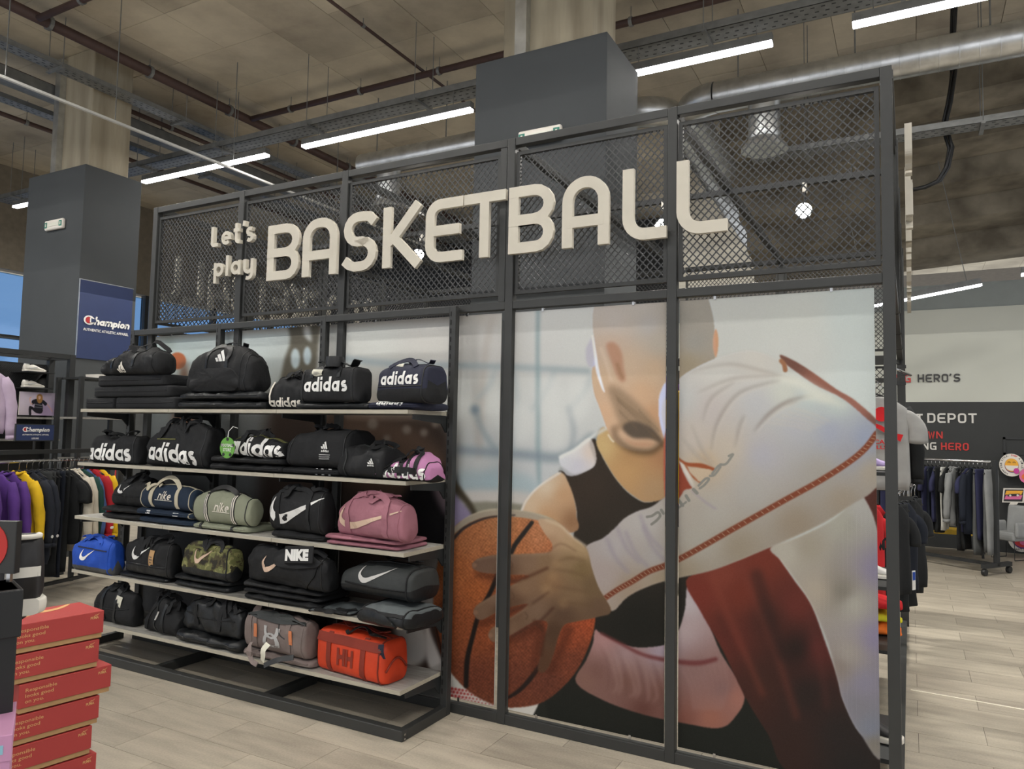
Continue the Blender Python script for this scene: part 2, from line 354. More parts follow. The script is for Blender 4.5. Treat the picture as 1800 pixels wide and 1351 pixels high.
# ---- columns
CY, CZT, HC = 1.75, 4.837, 6.46      # front plane of the columns, top of their cladding, ceiling
def column(cx, label):
    r = empty('column', (cx, CY, 0), 0, label, 'column')
    MB().box(-.615, .615, 0, .767, 0, CZT).build('cladding', CLAD, r, bevel=.005)
    MB().box(-.43, .43, .151, .695, CZT, HC).build('concrete_shaft', CONCC, r, bevel=.015)
    MB().box(-.27, -.16, .07, .151, CZT, HC-.06).build('cable_channel', GALV, r)
    return r
column(-9.615, 'column clad in black panels at far left carrying a navy brand board')
column(-2.72, 'column clad in dark grey panels rising behind the lettered cage')
GREEN = mat('sign_green', (38, 122, 104), .5, var=.03)
def exit_light(x0, x1, zc, label):
    r = empty('emergency_light', ((x0+x1)/2, CY, zc), 0, label, 'emergency light'); L2 = (x1-x0)/2
    MB().box(-L2, L2, -.05, 0, -.065, .065).build('housing', WHITE, r, bevel=.02)
    for s in (-1, 1): MB().box(s*L2*.80-.028, s*L2*.80+.028, -.053, -.049, -.035, .035).build('pictogram_plate', GREEN, r)
    for s in (-1, 1): MB().box(s*L2*.80-.008, s*L2*.80+.008, -.055, -.053, -.02, .02).build('pictogram', WHITE, r)
    MB().box(-L2*.6, L2*.6, -.056, -.05, -.022, .022).build('diffuser', mat('diffuser', (222, 222, 210), .4, var=.02), r)
    return r
p = at_y(93, 394, CY-.05); exit_light(p[0]-.195, p[0]+.195, p[2], 'small emergency exit light on the black column at far left')
p = at_y(947, 237, CY-.05); exit_light(p[0]-.20, p[0]+.20, p[2], 'emergency exit light on the grey column, half behind the cage top')
# ---- lamps on the tray row
LY, LZ = 3.30, 5.245
def strip_light(x0, x1, label, y=LY, z=LZ, ang=0, rod=True, power=None):
    c = (x0+x1)/2; h = (x1-x0)/2
    r = empty('ceiling_light', (c, y, z), ang, label, 'ceiling light', None)
    MB().box(-h, h, -.04, .04, .014, .09).build('housing', TRAY, r)
    MB().box(-h+.004, h-.004, -.042, .042, -.016, .014).build('diffuser', LAMPM, r)
    for s in (-1, 1): MB().tube([(s*h*.8, 0, .07), (s*h*.8, 0, .27 if y == LY else HC-.02-z)], .005, 5).build('rod', TRAY, r)
    ld = bpy.data.lights.new('strip_lamp', 'AREA'); ld.shape = 'RECTANGLE'; ld.size = 2*h; ld.size_y = .06; ld.energy = LAMP_W*2*h if power is None else power; ld.color = (1, .955, .88)
    lo = bpy.data.objects.new('strip_lamp', ld); COL.objects.link(lo); lo.parent = r; lo.location = (0, 0, -.016)
    return r
def lx(px, py): return at_z(px, py, LZ)[0]
strip_light(lx(246, 318), lx(378, 291.5), 'lit ceiling strip light nearest the black column, first of a touching pair')
strip_light(lx(379, 291), lx(470, 272), 'short lit ceiling strip light, second of the touching pair left of the cage')
strip_light(lx(531, 257), lx(833, 195), 'long lit ceiling strip light ending left of the grey column')
strip_light(lx(1100, 135), lx(1358, 75), 'lit ceiling strip light starting behind the grey column')
strip_light(lx(1498, 45), lx(1498, 45)+1.7, 'lit ceiling strip light cut by the top right photo edge')
p0 = at_z(26, 364, LZ); p1 = at_z(70, 356, LZ); strip_light(p0[0], p0[0]+1.7, 'distant lit strip light cut by the left column', p0[1])
p0 = at_y(1610, 523, 7.2); p1 = at_y(1724, 503.5, 7.6); d = p1-p0
r = strip_light(p0[0]-.9, p1[0], 'thin lit strip light above the white back wall', (p0[1]+p1[1])/2, (p0[2]+p1[2])/2, 0.0, power=30)
r.rotation_euler = (0, -math.atan2(d[2], d[0]), math.atan2(d[1], d[0]))
r.location = p1 - (p1-p0)/np.linalg.norm(p1-p0)*(p1[0]-p0[0]+.9)/2
p0 = at_y(1805, 482, 7.6); strip_light(p0[0]-.06, p0[0]+1.0, 'lit strip light at the right photo edge above the back wall', 7.6, p0[2], power=20)
# unseen strip light rows, added for their light above shelf unit and photographer
for y in (-.6, -4.3):
    for x in (-10.4, -7.4, -4.4, -1.4, 1.6):
        strip_light(x-.9, x+.9, '%s lit strip light from the left in the added unseen row above %s' % (('first', 'second', 'third', 'fourth', 'fifth')[int(round((x+10.4)/3))], 'the shelf unit' if y > -1 else 'the photographer'), y, LZ, power=LAMP_W*FRONT*1.8)['group'] = 'ceiling strip lights of the added unseen rows'
# ---- cable trays
def tray(a, b, label, wd=.20, ht=.06, rods=True, perf=True):
    a = Vector(a); bb = Vector(b); d = bb-a; n = d.length; d.normalize(); sx = Vector((-d.y, d.x, 0))
    r = empty('cable_tray', a, math.atan2(d.y, d.x), label, 'cable tray')
    m = MB().box(0, n, -wd/2, wd/2, 0, .004); m.box(0, n, -wd/2, -wd/2+.005, 0, ht); m.box(0, n, wd/2-.005, wd/2, 0, ht); m.build('channel', TRAY, r)
    if perf:
        q = MB(); k = int(n/.09)
        for i in range(k):
            for j in (-.3, 0, .3): q.box(.04+i*.09+(.03 if j == 0 else 0), .075+i*.09+(.03 if j == 0 else 0), j*wd-.008, j*wd+.008, -.0015, 0)
        stuff(q.build('slots', STEELD, r))
    i = .6
    while i < n:
        MB().box(i-.02, i+.02, -wd/2-.06, wd/2+.06, -.03, -.002).build('bracket', TRAY, r)
        for s in (-1, 1): MB().tube([(i, s*(wd/2+.05), -.02), (i, s*(wd/2+.05), HC-.02-a[2])], .005, 5).build('threaded_rod', TRAY, r)
        i += 1.7
    return r
tray((-14.2, LY+.13, LZ+.27), (3.4, LY+.13, LZ+.27), 'perforated cable tray carrying the row of strip lights across the ceiling', .27, .08)
def ywire(px, py, z): return at_z(px, py, z)[0]
for (px, py, z, nm) in ((20, 86, 5.85, 'grey cable tray running past the top of the black column on its left'), (30, 185, 5.85, 'second grey cable tray left of the black column, lower in view')):
    x = ywire(px, py, z); tray((x, -1, z), (x, 12, z), nm, .2, .06)
p = at_z(1640, 235, 4.85); tray((-1.6, p[1], 4.85), (4, p[1], 4.85), 'galvanised cable tray below the concrete stand at right', .22, .07)
x = ywire(300, 250, 6.0)
b = MB().beam((x, 0, 6.0), (x, 12, 6.0), .3, .13); tag(b.build('ceiling_duct', TRAY), 'flat grey duct along the ceiling right of the black column', 'duct')
# ---- sprinkler pipes
def pipe(name, a, b, r, label, rods=()):
    o = empty(name, a, 0, label, 'pipe'); a = Vector(a); b = Vector(b); d = b-a
    MB().tube([(0, 0, 0), d], r, 10).build('pipe_run', PIPE, o, smooth=True)
    n = int(d.length/1.3); dn = d.normalized()
    for i in range(1, n+1):
        q = dn*(i*1.3-.5); MB().tube([q-dn*.02, q+dn*.02], r*1.3, 10).build('clamp', TRAY, o)
        MB().tube([q+Vector((0, 0, r)), q+Vector((0, 0, HC-.02-a.z))], .005, 5).build('threaded_rod', TRAY, o)
    return o
PZ = 6.26; s = (PZ-1.6)/3.6
pipe('sprinkler_pipe', (-6.79*s, -1, PZ), (-6.79*s, 11.8, PZ), .066, 'thick brown sprinkler main running away along the ceiling at left')
pipe('sprinkler_pipe', (-6.79*s+.07, -3.67+5.975*s, PZ), (4.4, -3.67+5.975*s, PZ), .042, 'brown sprinkler branch crossing the ceiling behind the grey column')
pipe('sprinkler_pipe', (-4.34*s, -.5, PZ+.09), (-4.34*s, 6.5, PZ+.09), .02, 'thin brown pipe crossing the ceiling in the middle of the picture')
for px, py, z, rr, nm in ((40, 132, 6.2, .04, 'brown pipe beside the cable tray left of the black column'), (40, 213, 6.1, .034, 'lower brown pipe left of the black column'), (260, 208, 6.1, .034, 'brown pipe beside the flat grey duct')):
    x = ywire(px, py, z); pipe('sprinkler_pipe', (x, 2.7 if px > 200 else -1, z), (x, 11.8, z), rr, nm)
p = at_z(90, 26, 6.2); pipe('sprinkler_pipe', (-6.79*s+.08, p[1], 6.22), (-6.6, p[1], 6.22), .04, 'short brown pipe branching off the thick main at top left')
# thin white hanging rail
x = ywire(2, 134, 5.0); o = empty('hanging_rail', (x, -1, 5.0), 0, 'thin white rail hung on wires from the ceiling across the black column', 'rail')
MB().beam((0, 0, 0), (0, 9.6, 0), .036, .026).build('rail', mat('rail_white', (205, 205, 200), .4, var=.02), o)
for k in (1.2, 2.35, 4.0, 6.0, 8.4): MB().tube([(0, k, .01), (0, k, 1.45)], .006, 5).build('wire', TRAY, o)
# ---- round air ducts
DY, DZ, DR = 4.66, 5.461, .171
def duct_piece(o, a, b, r, pitch=.17):
    a, b = Vector(a), Vector(b); d = b-a
    MB().tube([a, b], r, 28).build('duct_run', GALV, o, smooth=40)
    n = int(d.length/pitch); u = d.normalized(); m = MB()
    for k in range(1, n): m.tube([a+u*(k*pitch-.006), a+u*(k*pitch), a+u*(k*pitch+.006)], [r*1.002, r*1.018, r*1.002], 28, cap=False)
    stuff(m.build('seams', GALV, o, smooth=True))
def dx(px): return at_y(px, 230, DY)[0]
def duct(x0, x1, elbow_x, drop_x, label, drop_to):
    o = empty('air_duct', (0, DY, DZ), 0, label, 'air duct')
    duct_piece(o, (x0, 0, 0), (x1, 0, 0), DR)
    e = elbow_x; s_ = -1 if e <= x0+.01 else 1
    pts = [(e+s_*.37*math.sin(a), .37*(1-math.cos(a)), 0) for a in [i*PI/16 for i in range(9)]]
    MB().tube(pts, DR*1.04, 24).build('elbow', GALV, o, smooth=40)
    duct_piece(o, (e+s_*.37, .37, 0), (e+s_*.37, 6, -.3), DR)
    MB().lathe([(.17, -.13), (.17, -drop_to+.08), (.178, -drop_to+.07), (.178, -drop_to+.03), (.17, -drop_to), (.24, -drop_to-.09), (.25, -drop_to-.12), (.0, -drop_to-.118)], 24, (drop_x, -.05, 0)).build('outlet', GALV, o, smooth=35)
    for k in range(int((x1-x0)/1.2)+1):
        q = x0+.25+k*1.2
        if q < x1: MB().tube([(q, 0, DR), (q, 0, HC-.02-DZ)], .008, 6).build('hanger_rod', TRAY, o)
    return o
xe = dx(1258)
z1 = DZ-at_y(1345, 245, DY-.05)[2]
duct(xe, 5.6, xe, dx(1345), 'round galvanised air duct with a drop outlet at top right', z1)
xr = dx(1118)
duct(dx(640), xr, xr, dx(690), 'round galvanised air duct with an outlet left of the grey column', DZ-at_y(690, 352, DY-.05)[2])
# black cable bundle hanging at right
pts = [at_y(1677, 20, 5.4)*np.array([1, 1, 0])+np.array([0, 0, 6.45])]+[at_y(x, y, 5.4) for x, y in ((1677, 20), (1676, 70), (1676, 125), (1668, 180), (1660, 220), (1672, 260), (1664, 295), (1650, 318), (1625, 328), (1595, 333))]
o = empty('cable_bundle', tuple(pts[0]), 0, 'black cable bundle hanging down past the round duct at right', 'cable')
for k in range(3): MB().tube([Vector(q-pts[0])+Vector((.022*math.cos(2*k+i*.6), .02*math.sin(2*k), .015*math.sin(i+k))) for i, q in enumerate(pts)], .016, 6).build('cable', RUB, o, smooth=True)
# ================================================================== THE LETTERED CAGE
XS = [-5.153, -4.205, -3.248, -2.007, -1.061, -.075]
ZT, ZM, YB = 3.296, 2.345, 3.66
cage = empty('display_cage', (-2.6, 0, 0), 0, 'tall black steel cage with wire mesh top panels in the middle of the shop', 'display cage')
cage.location = (0, 0, 0)
def post(x, y): MB().box(x-.025, x+.025, y, y+.05, 0, ZT).build('post', STEEL, cage, bevel=.003)
for x in XS: post(x, 0)
for x in (XS[0], XS[1], XS[2], XS[4]): post(x, YB)
MB().box(XS[5]-.02, XS[5]+.045, YB, YB+.05, 0, ZT).build('post', STEEL, cage, bevel=.003)
YS = [0, .93, 1.86, 2.79, YB]
for y in YS[1:4]:
    for x in (XS[0], XS[5]+.012): MB().box(x-.025, x+.025, y, y+.05, ZM-.04, ZT).build('post', STEEL, cage, bevel=.003)
MB().box(-2.078, -2.036, .004, .046, ZM, ZT-.046).build('filler_post', STEEL, cage, bevel=.002)
def seg(vals): return [(vals[i]+.025, vals[i+1]-.025) for i in range(len(vals)-1)]
for a, b in seg(XS):
    for y in (0, YB):
        for z0, z1 in ((ZT-.046, ZT), (ZM-.045, ZM)): MB().box(a, b, y+.002, y+.048, z0, z1).build('rail', STEEL, cage, bevel=.003)
    MB().box(a, b, .002, .048, 0, .055).build('bottom_rail', STEEL, cage, bevel=.003)
for x in (XS[0], XS[5]+.006):
    for i in range(4):
        a, b = YS[i]+.05, YS[i+1]
        for z0, z1 in ((ZT-.046, ZT), (ZM-.045, ZM)): MB().box(x-.023, x+.023, a, b, z0, z1).build('rail', STEEL, cage, bevel=.003)
    MB().box(x-.023, x+.023, .05, YB, 0, .05).build('bottom_rail', STEEL, cage, bevel=.003)
for x in (XS[1], XS[2], XS[3], XS[4]): MB().box(x-.022, x+.022, .05, YB, ZT-.05, ZT-.004).build('roof_beam', STEEL, cage, bevel=.003)
def wire_panel(w, h, mtx, pitch=.039, th=.0062):
    f = MB(); t = .02
    for q in ((0, w, 0, t), (0, w, h-t, h), (0, t, t, h-t), (w-t, w, t, h-t)): f.box(q[0], q[1], -.012, .012, q[2], q[3])
    fo = f.build('mesh_panel_frame', STEEL, cage); fo.matrix_local = mtx
    m = MB(); sl = 1.10   # steepness
    for fam in (1, -1):
        dx_ = h/sl; c = -dx_
        while c < w+dx_:
            # line x = c + fam*z/sl  (fam 1)  or  x = c + dx_ - z/sl
            x0, x1 = (c, c+dx_) if fam == 1 else (c+dx_, c); z0, z1 = 0, h
            p = []
            for (xa, za, xb, zb) in ((x0, z0, x1, z1),):
                ts = sorted([0, 1]+[(v-xa)/(xb-xa) for v in (.01, w-.01) if 0 < (v-xa)/(xb-xa) < 1])
                for i in range(len(ts)-1):
                    tm_ = (ts[i]+ts[i+1])/2
                    if .01 <= xa+(xb-xa)*tm_ <= w-.01:
                        ya = .0015*fam
                        m.beam((xa+(xb-xa)*ts[i], ya, za+(zb-za)*ts[i]), (xa+(xb-xa)*ts[i+1], ya, za+(zb-za)*ts[i+1]), .0035, th, (0, 0, 1) if False else (1, 0, 0) if False else (0, 0, 1))
            c += pitch
    mo = m.build('wire_mesh', WIRE, fo); stuff(mo); return fo
for i in range(5):
    a, b = XS[i]+.03, XS[i+1]-.03
    if i == 2: b -= .045
    wire_panel(b-a, .83, Matrix.Translation((a, .028, 2.385)))
    wire_panel(b-a, .83, Matrix.Translation((a, YB+.02, 2.385)))
R90 = Matrix.Rotation(PI/2, 4, 'Z')
for x in (XS[0], XS[5]+.012):
    for i in range(4): wire_panel(YS[i+1]-YS[i]-.06, .83, Matrix.Translation((x, YS[i]+.055, 2.385)) @ R90)
# lower back wall of the cage: mesh, with bars at the right end
for i in range(5): wire_panel(XS[i+1]-XS[i]-.06, 1.1, Matrix.Translation((XS[i]+.03, YB+.02, 1.15)), .05)
for z in (2.12, 2.28): MB().box(XS[4], XS[5], YB-.05, YB-.01, z-.02, z+.02).build('cross_bar', STEEL, cage)
# ---- the letters, standing proud of the mesh
def sign_word(word, x0s, x1s, z0, z1, root, gl, wd, y0, y1, material, pen=None):
    for ch, a, b in zip(word, x0s, x1s):
        m = MB(); sc = z1-z0
        for j, path in enumerate(glyph(ch, (b-a)/sc, wd/2)): stroke_solid(m, path, wd, y0-j*.0006, y1-j*.0004, a, z0, sc)
        m.build('letter', material, root)
def lets_play(root, org_lets, org_play, k, y0, y1):
    for word, (ox, oz), gap in (("Let's", org_lets, .15), ('play', org_play, .12)):
        x = ox
        for ch in word:
            st, wd_ = low(ch, .105)[:2]
            if st:
                m = MB()
                for j, path in enumerate(st): stroke_solid(m, path, .175, y0-j*.0006, y1-j*.0004, x, oz, k)
                m.build('letter', CREAMP, root)
            x += (wd_+gap)*k if ch != "'" else (wd_+.02)*k
LYF = -.055
def fx(px, py): return at_y(px, py, LYF)[0]
PX = [(470, 525, 440), (532, 592, 430), (604, 661, 420), (673, 743, 412), (748, 813, 402), (815, 888, 396), (894, 973, 388), (988, 1070, 380), (1094, 1171, 365), (1189, 1278, 352)]
la = [fx(a, y) for a, b, y in PX]; lb = [fx(b, y) for a, b, y in PX]
zb0 = at_y(468, 491, LYF)[2]; zt0 = at_y(471, 395.5, LYF)[2]; zb1 = at_y(1277, 409, LYF)[2]; zt1 = at_y(1190, 286.5, LYF)[2]
ZB, ZC = (zb0+zb1)/2, (zt0+zt1)/2
sign = empty('wall_sign', (0, 0, 0), 0, "raised cream letters Let's play BASKETBALL on the front mesh of the cage", 'sign')
sign_word('BASKETBALL', la, lb, ZB, ZC, sign, None, .160, LYF, LYF+.026, CREAMP)
olx, olz = fx(371, 434), at_y(373, 434.5, LYF)[2]; opx, opz = fx(376, 484), at_y(403, 484.5, LYF)[2]
kk = at_y(371, 399, LYF)[2]-olz
lets_play(sign, (olx, olz), (opx, opz), kk*.98, LYF-.006, LYF+.024)
def copy_sign(mtx, label):
    r = empty('wall_sign', (0, 0, 0), 0, label, 'sign'); r.matrix_world = mtx
    for c in list(sign.children):
        o = c.copy(); COL.objects.link(o); o.parent = r
xc = (la[0]+lb[-1])/2
# right flank: faces +x, reads away from the front; left flank faces -x
copy_sign(Matrix.Translation((-.035, 1.72, 0)) @ Matrix.Rotation(PI/2, 4, 'Z') @ Matrix.Translation((-xc*.78, .0, 0)) @ Matrix.Diagonal((.78, 1, 1, 1)), 'same cream lettering on the right flank of the cage, seen edge on')
copy_sign(Matrix.Translation((XS[0]-.06, 1.95, 0)) @ Matrix.Rotation(-PI/2, 4, 'Z') @ Matrix.Translation((-xc+.1, 0, 0)) @ Matrix.Diagonal((.78, 1, 1, 1)), 'same cream lettering on the left flank of the cage, seen reversed through the mesh')
# ---- track spotlights inside the cage
ty = 1.3; tz = at_y(735, 425, ty)[2]
tr_ = empty('light_track', (-2.6, ty, tz+.05), 0, 'black lighting track inside the cage carrying three spotlights', 'light track')
MB().box(-2.5, 2.5, -.018, .018, 0, .035).build('rail', STEELD, tr_)
for s in (-1, 1): MB().tube([(s*2.3, 0, .03), (s*2.3, 0, ZT-tz-.06)], .006, 6).build('rod', STEELD, tr_)
for px, py, nm in ((735, 448, 'leftmost of three lit track spotlights behind the mesh, by the letter K'), (1163, 397, 'middle lit track spotlight behind the mesh, between the last two letters'), (1413, 370, 'rightmost lit track spotlight behind the mesh, right of the lettering')):
    p = at_y(px, py, ty-.08); r = empty('spotlight', tuple(p), 0, nm, 'spotlight')
    dv = Vector(CAMP-p).normalized(); mt = dv.to_track_quat('Z', 'Y').to_matrix().to_4x4()
    m = MB().lathe([(.03, -.16), (.045, -.14), (.048, -.01), (.05, 0), (.044, 0), (.04, -.012), (0, -.012)], 18)
    o = m.build('lamp_head', STEELD, r, smooth=35); o.matrix_local = mt
    o = MB().lathe([(.047, -.010), (.047, .002), (0, .004)], 18).build('lens', SPOTM, r); o.matrix_local = mt
    MB().box(-.012, .012, .03, .08, tz-p[2]-.01, tz-p[2]+.05).build('adaptor', WHITE, r)
    MB().tube([(0, .055, .02), (0, .055, tz-p[2])], .008, 6).build('arm', STEELD, r)
# ================================================================== THE SHELF UNIT
SX = [-5.269, -4.314, -3.338, -2.371]; SZ = [1.711, 1.329, .950, .573, .236]; SD = .433
unit = empty('shelf_unit', (0, 0, 0), 0, 'black steel shelf unit with five grey boards of sports bags in front of the cage', 'shelf unit')
UX = [SX[0]+.0, SX[1], SX[2], SX[3]+.028]
for x in UX:
    u = MB().box(x-.022, x+.022, -.062, -.018, 0, 2.33).build('upright', STEEL, unit, bevel=.003)
    m = MB()
    for k in range(44): m.box(x-.013, x-.006, -.0632, -.0615, .12+k*.05, .148+k*.05)
    stuff(m.build('slots', mat('slot_black', (12, 12, 12), .8, var=0), u))
MB().box(UX[0]+.022, UX[3]-.022, -.06, -.02, 2.288, 2.33).build('top_rail', STEEL, unit, bevel=.003)
MB().box(UX[0]-.022, UX[3]+.022, -.475, -.425, 0, .056).build('base_beam', STEEL, unit, bevel=.004)
for x in UX: MB().box(x-.022, x+.022, -.425, -.062, 0, .054).build('base_foot', STEEL, unit, bevel=.003)
MB().box(UX[0]+.022, UX[3]-.022, -.058, -.022, .09, .16).build('rear_beam', STEEL, unit, bevel=.003)
for z in (.012, .036): MB().tube([(UX[3]+.0225, -.455, z), (UX[3]+.026, -.455, z)], .006, 8).build('bolt', CHROME, unit)
for zt in SZ:
    for i in range(3):
        a, b = SX[i]+.0015, SX[i+1]-.0015
        o = MB().box(a, b, -SD+.001, -.04, zt-.022, zt).build('shelf_board', BOARD, unit)
        MB().box(a, b, -SD, -SD+.0012, zt-.022, zt).build('edge_band', BOARDE, o)
        if i == 2: MB().box(b-.0005, b+.0012, -SD, -.04, zt-.022, zt).build('edge_band', BOARDE, o)
    for x in UX:
        q = [(-.04, zt-.024), (-.385, zt-.024), (-.385, zt-.05), (-.11, zt-.07), (-.062, zt-.12), (-.04, zt-.12)]
        xx = x-.03 if x == UX[3] else x
        m = MB(); n = len(q); m.add([(xx-.004, y, z) for y, z in q]+[(xx+.004, y, z) for y, z in q], [tuple(range(n)), tuple(range(2*n-1, n-1, -1))]+[(i, n+i, n+(i+1) % n, (i+1) % n) for i in range(n)])
        m.build('bracket', STEELD, unit)
# ================================================================== PRINTED PANELS (flat print, painted procedurally)
class Paint:
    """a small raster painter; the coordinates of a print are given in a drawing frame of its own"""
    def __init__(s, x0, y0, w_, h_, sc=1.0, base=(255, 255, 255)):
        s.x0, s.y0, s.sc = x0, y0, sc; s.W, s.H = int(w_*sc), int(h_*sc)
        s.a = np.empty((s.H, s.W, 3), np.float32); s.a[:] = base
        yy, xx = np.mgrid[0:s.H, 0:s.W].astype(np.float32); s.X = xx/sc+x0; s.Y = yy/sc+y0
    @staticmethod
    def blur(m, r):
        r = int(round(r))
        if r < 1: return m
        for ax in (0, 1):
            for _ in range(2):
                p = np.concatenate([np.repeat(m.take([0], ax), r+1, ax), m, np.repeat(m.take([-1], ax), r, ax)], ax)
                c = np.cumsum(p, ax, dtype=np.float64); n = m.shape[ax]
                m = ((c.take(range(2*r+1, 2*r+1+n), ax)-c.take(range(0, n), ax))/(2*r+1)).astype(np.float32)
        return m
    @staticmethod
    def smooth(pts, n=6, closed=True):
        P = np.array(pts, float); N = len(P); out = []
        for i in range(N if closed else N-1):
            p0 = P[i-1] if closed or i else P[0]; p1 = P[i]; p2 = P[(i+1) % N]; p3 = P[(i+2) % N] if closed or i+2 < N else P[-1]
            for k in range(n):
                t = k/n; out.append(.5*((2*p1)+(p2-p0)*t+(2*p0-5*p1+4*p2-p3)*t*t+(3*p1-p0-3*p2+p3)*t**3))
        if not closed: out.append(P[-1])
        return np.array(out)
    def _box(s, pts, pad):
        P = np.asarray(pts); a = int(max(0, (P[:, 0].min()-s.x0-pad)*s.sc)); b = int(min(s.W, (P[:, 0].max()-s.x0+pad)*s.sc+1))
        c = int(max(0, (P[:, 1].min()-s.y0-pad)*s.sc)); d = int(min(s.H, (P[:, 1].max()-s.y0+pad)*s.sc+1)); return a, b, c, d
    def mask(s, pts, soft=0, sm=True):
        P = s.smooth(pts) if sm and len(pts) > 3 else np.asarray(pts, float)
        a, b, c, d = s._box(P, 3*soft+3)
        if b <= a or d <= c: return None
        X, Y = s.X[c:d, a:b], s.Y[c:d, a:b]; ins = np.zeros(X.shape, bool)
        for i in range(len(P)):
            (x1, y1), (x2, y2) = P[i-1], P[i]
            if y1 == y2: continue
            ins ^= ((Y < y1) != (Y < y2)) & (X < (x2-x1)*(Y-y1)/(y2-y1)+x1)
        return (a, b, c, d), s.blur(ins.astype(np.float32), max(soft*s.sc, 1))
    def put(s, bm, col, op=1.):
        if bm is None: return
        (a, b, c, d), m = bm; m = (m*op)[..., None]
        s.a[c:d, a:b] = s.a[c:d, a:b]*(1-m)+np.asarray(col, np.float32)*m
    def poly(s, pts, col, soft=0, op=1., sm=True): s.put(s.mask(pts, soft, sm), col, op)
    def field(s, pts, cols, soft=0, sm=True, pw=2.2, op=1.):
        """fill with colours blended between control points (x, y, (r, g, b))"""
        bm = s.mask(pts, soft, sm)
        if bm is None: return
        (a, b, c, d), m = bm; X, Y = s.X[c:d, a:b], s.Y[c:d, a:b]; num = 0; den = 0
        for x, y, cc in cols:
            wt = 1/((X-x)**2+(Y-y)**2+120)**(pw/2); num = num+wt[..., None]*np.asarray(cc, np.float32); den = den+wt
        s.put(bm, num/den[..., None], op)
    def line(s, pts, wd, col, soft=0, op=1., sm=True):
        P = s.smooth(pts, 6, False) if sm and len(pts) > 2 else np.asarray(pts, float)
        W = np.interp(np.linspace(0, 1, len(P)), np.linspace(0, 1, len(wd)), wd) if hasattr(wd, '__len__') else np.full(len(P), wd)
        a, b, c, d = s._box(P, W.max()+3*soft+2)
        if b <= a or d <= c: return
        X, Y = s.X[c:d, a:b], s.Y[c:d, a:b]; m = np.zeros(X.shape, np.float32)
        for i in range(len(P)-1):
            dx_, dy_ = P[i+1]-P[i]; L2 = dx_*dx_+dy_*dy_+1e-9
            t = np.clip(((X-P[i][0])*dx_+(Y-P[i][1])*dy_)/L2, 0, 1)
            dist = np.hypot(X-P[i][0]-t*dx_, Y-P[i][1]-t*dy_); m = np.maximum(m, np.clip((W[i]/2-dist)*s.sc+.5, 0, 1))
        s.put(((a, b, c, d), s.blur(m, soft*s.sc)), col, op)
    def dot(s, x, y, r, col, soft=0, op=1., ry=None):
        s.poly([(x+r*math.cos(t*PI/6), y+(ry or r)*math.sin(t*PI/6)) for t in range(12)], col, soft, op)
def to_image(name, arr):
    h, w_ = arr.shape[:2]; im = bpy.data.images.new(name, w_, h); px = np.ones((h, w_, 4), np.float32)
    px[..., :3] = np.clip(arr[::-1]/255, 0, 1); im.pixels.foreach_set(px.ravel()); im.pack(); return im
def print_mat(name, im, rough=.65):
    m = bpy.data.materials.new(name); m.use_nodes = True; nt = m.node_tree; b = nt.nodes['Principled BSDF']
    t = nt.nodes.new('ShaderNodeTexImage'); t.image = im; t.extension = 'EXTEND'; nt.links.new(t.outputs[0], b.inputs['Base Color'])
    b.inputs['Roughness'].default_value = rough; b.inputs['Specular IOR Level'].default_value = .12; return m
def uv_quad(o, fn):
    me = o.data; uv = me.uv_layers.new(name='uv')
    for p in me.polygons:
        for li in p.loop_indices: uv.data[li].uv = fn(me.vertices[me.loops[li].vertex_index].co)
MP = Paint(230, 470, 1340, 890, 1.15)
p = MP
# --- background of the print
BG = [(300, 600, (178, 190, 188)), (420, 620, (182, 190, 188)), (650, 600, (186, 187, 182)), (760, 590, (184, 182, 177)), (850, 545, (176, 172, 166)), (860, 600, (188, 187, 184)), (960, 580, (195, 196, 194)), (1020, 600, (194, 196, 194)),
      (850, 700, (190, 193, 190)), (960, 720, (192, 195, 194)), (840, 820, (180, 184, 184)), (860, 850, (158, 172, 178)), (950, 830, (182, 186, 188)), (880, 880, (182, 178, 174)), (1300, 540, (188, 190, 186)), (1400, 560, (190, 193, 188)),
      (1500, 560, (184, 192, 190)), (1520, 650, (188, 196, 194)), (1400, 620, (192, 194, 190)), (700, 760, (130, 122, 112)), (600, 800, (70, 62, 55)), (400, 800, (110, 112, 112)), (300, 900, (60, 62, 64)), (500, 1000, (48, 46, 46)), (700, 900, (72, 60, 55)), (600, 1150, (60, 50, 46)), (300, 1150, (70, 70, 72)), (800, 1220, (200, 196, 190))]
p.field([(200, 450), (1600, 450), (1600, 1380), (200, 1380)], BG, sm=False, pw=3.2)
p.poly([(230, 470), (850, 520), (850, 562), (230, 600)], (166, 160, 152), 4, .75, False)
p.line([(872, 520), (850, 640), (842, 800)], 12, (172, 166, 160), 4, .7)
for a in (832, ): p.line([(832, 545), (834, 640), (836, 720), (840, 780)], 14, (160, 158, 154), 5, .6)
p.line([(600, 630), (700, 640), (800, 642), (900, 645), (1035, 652)], 9, (136, 152, 160), 4, .75)
p.line([(946, 530), (945, 620), (946, 700), (946, 790), (948, 860)], [7, 7, 9, 9, 6], (132, 152, 158), 3, .8)
p.line([(800, 790), (900, 797), (990, 802), (1040, 770)], [14, 16, 18, 18], (122, 136, 146), 5, .8)
p.line([(835, 715), (845, 750), (870, 790)], 8, (126, 142, 150), 4, .7); p.dot(834, 720, 8, (96, 112, 124), 4, .8)
for (a, b) in (((870, 650), (840, 700)), ((935, 720), (975, 650)), ((1000, 720), (1040, 660)), ((905, 655), (900, 790))): p.line([a, ((a[0]+b[0])/2+6, (a[1]+b[1])/2), b], 7, (150, 164, 170), 4, .55)
p.line([(1000, 715), (1008, 760), (1000, 800)], 8, (128, 140, 150), 4, .6)
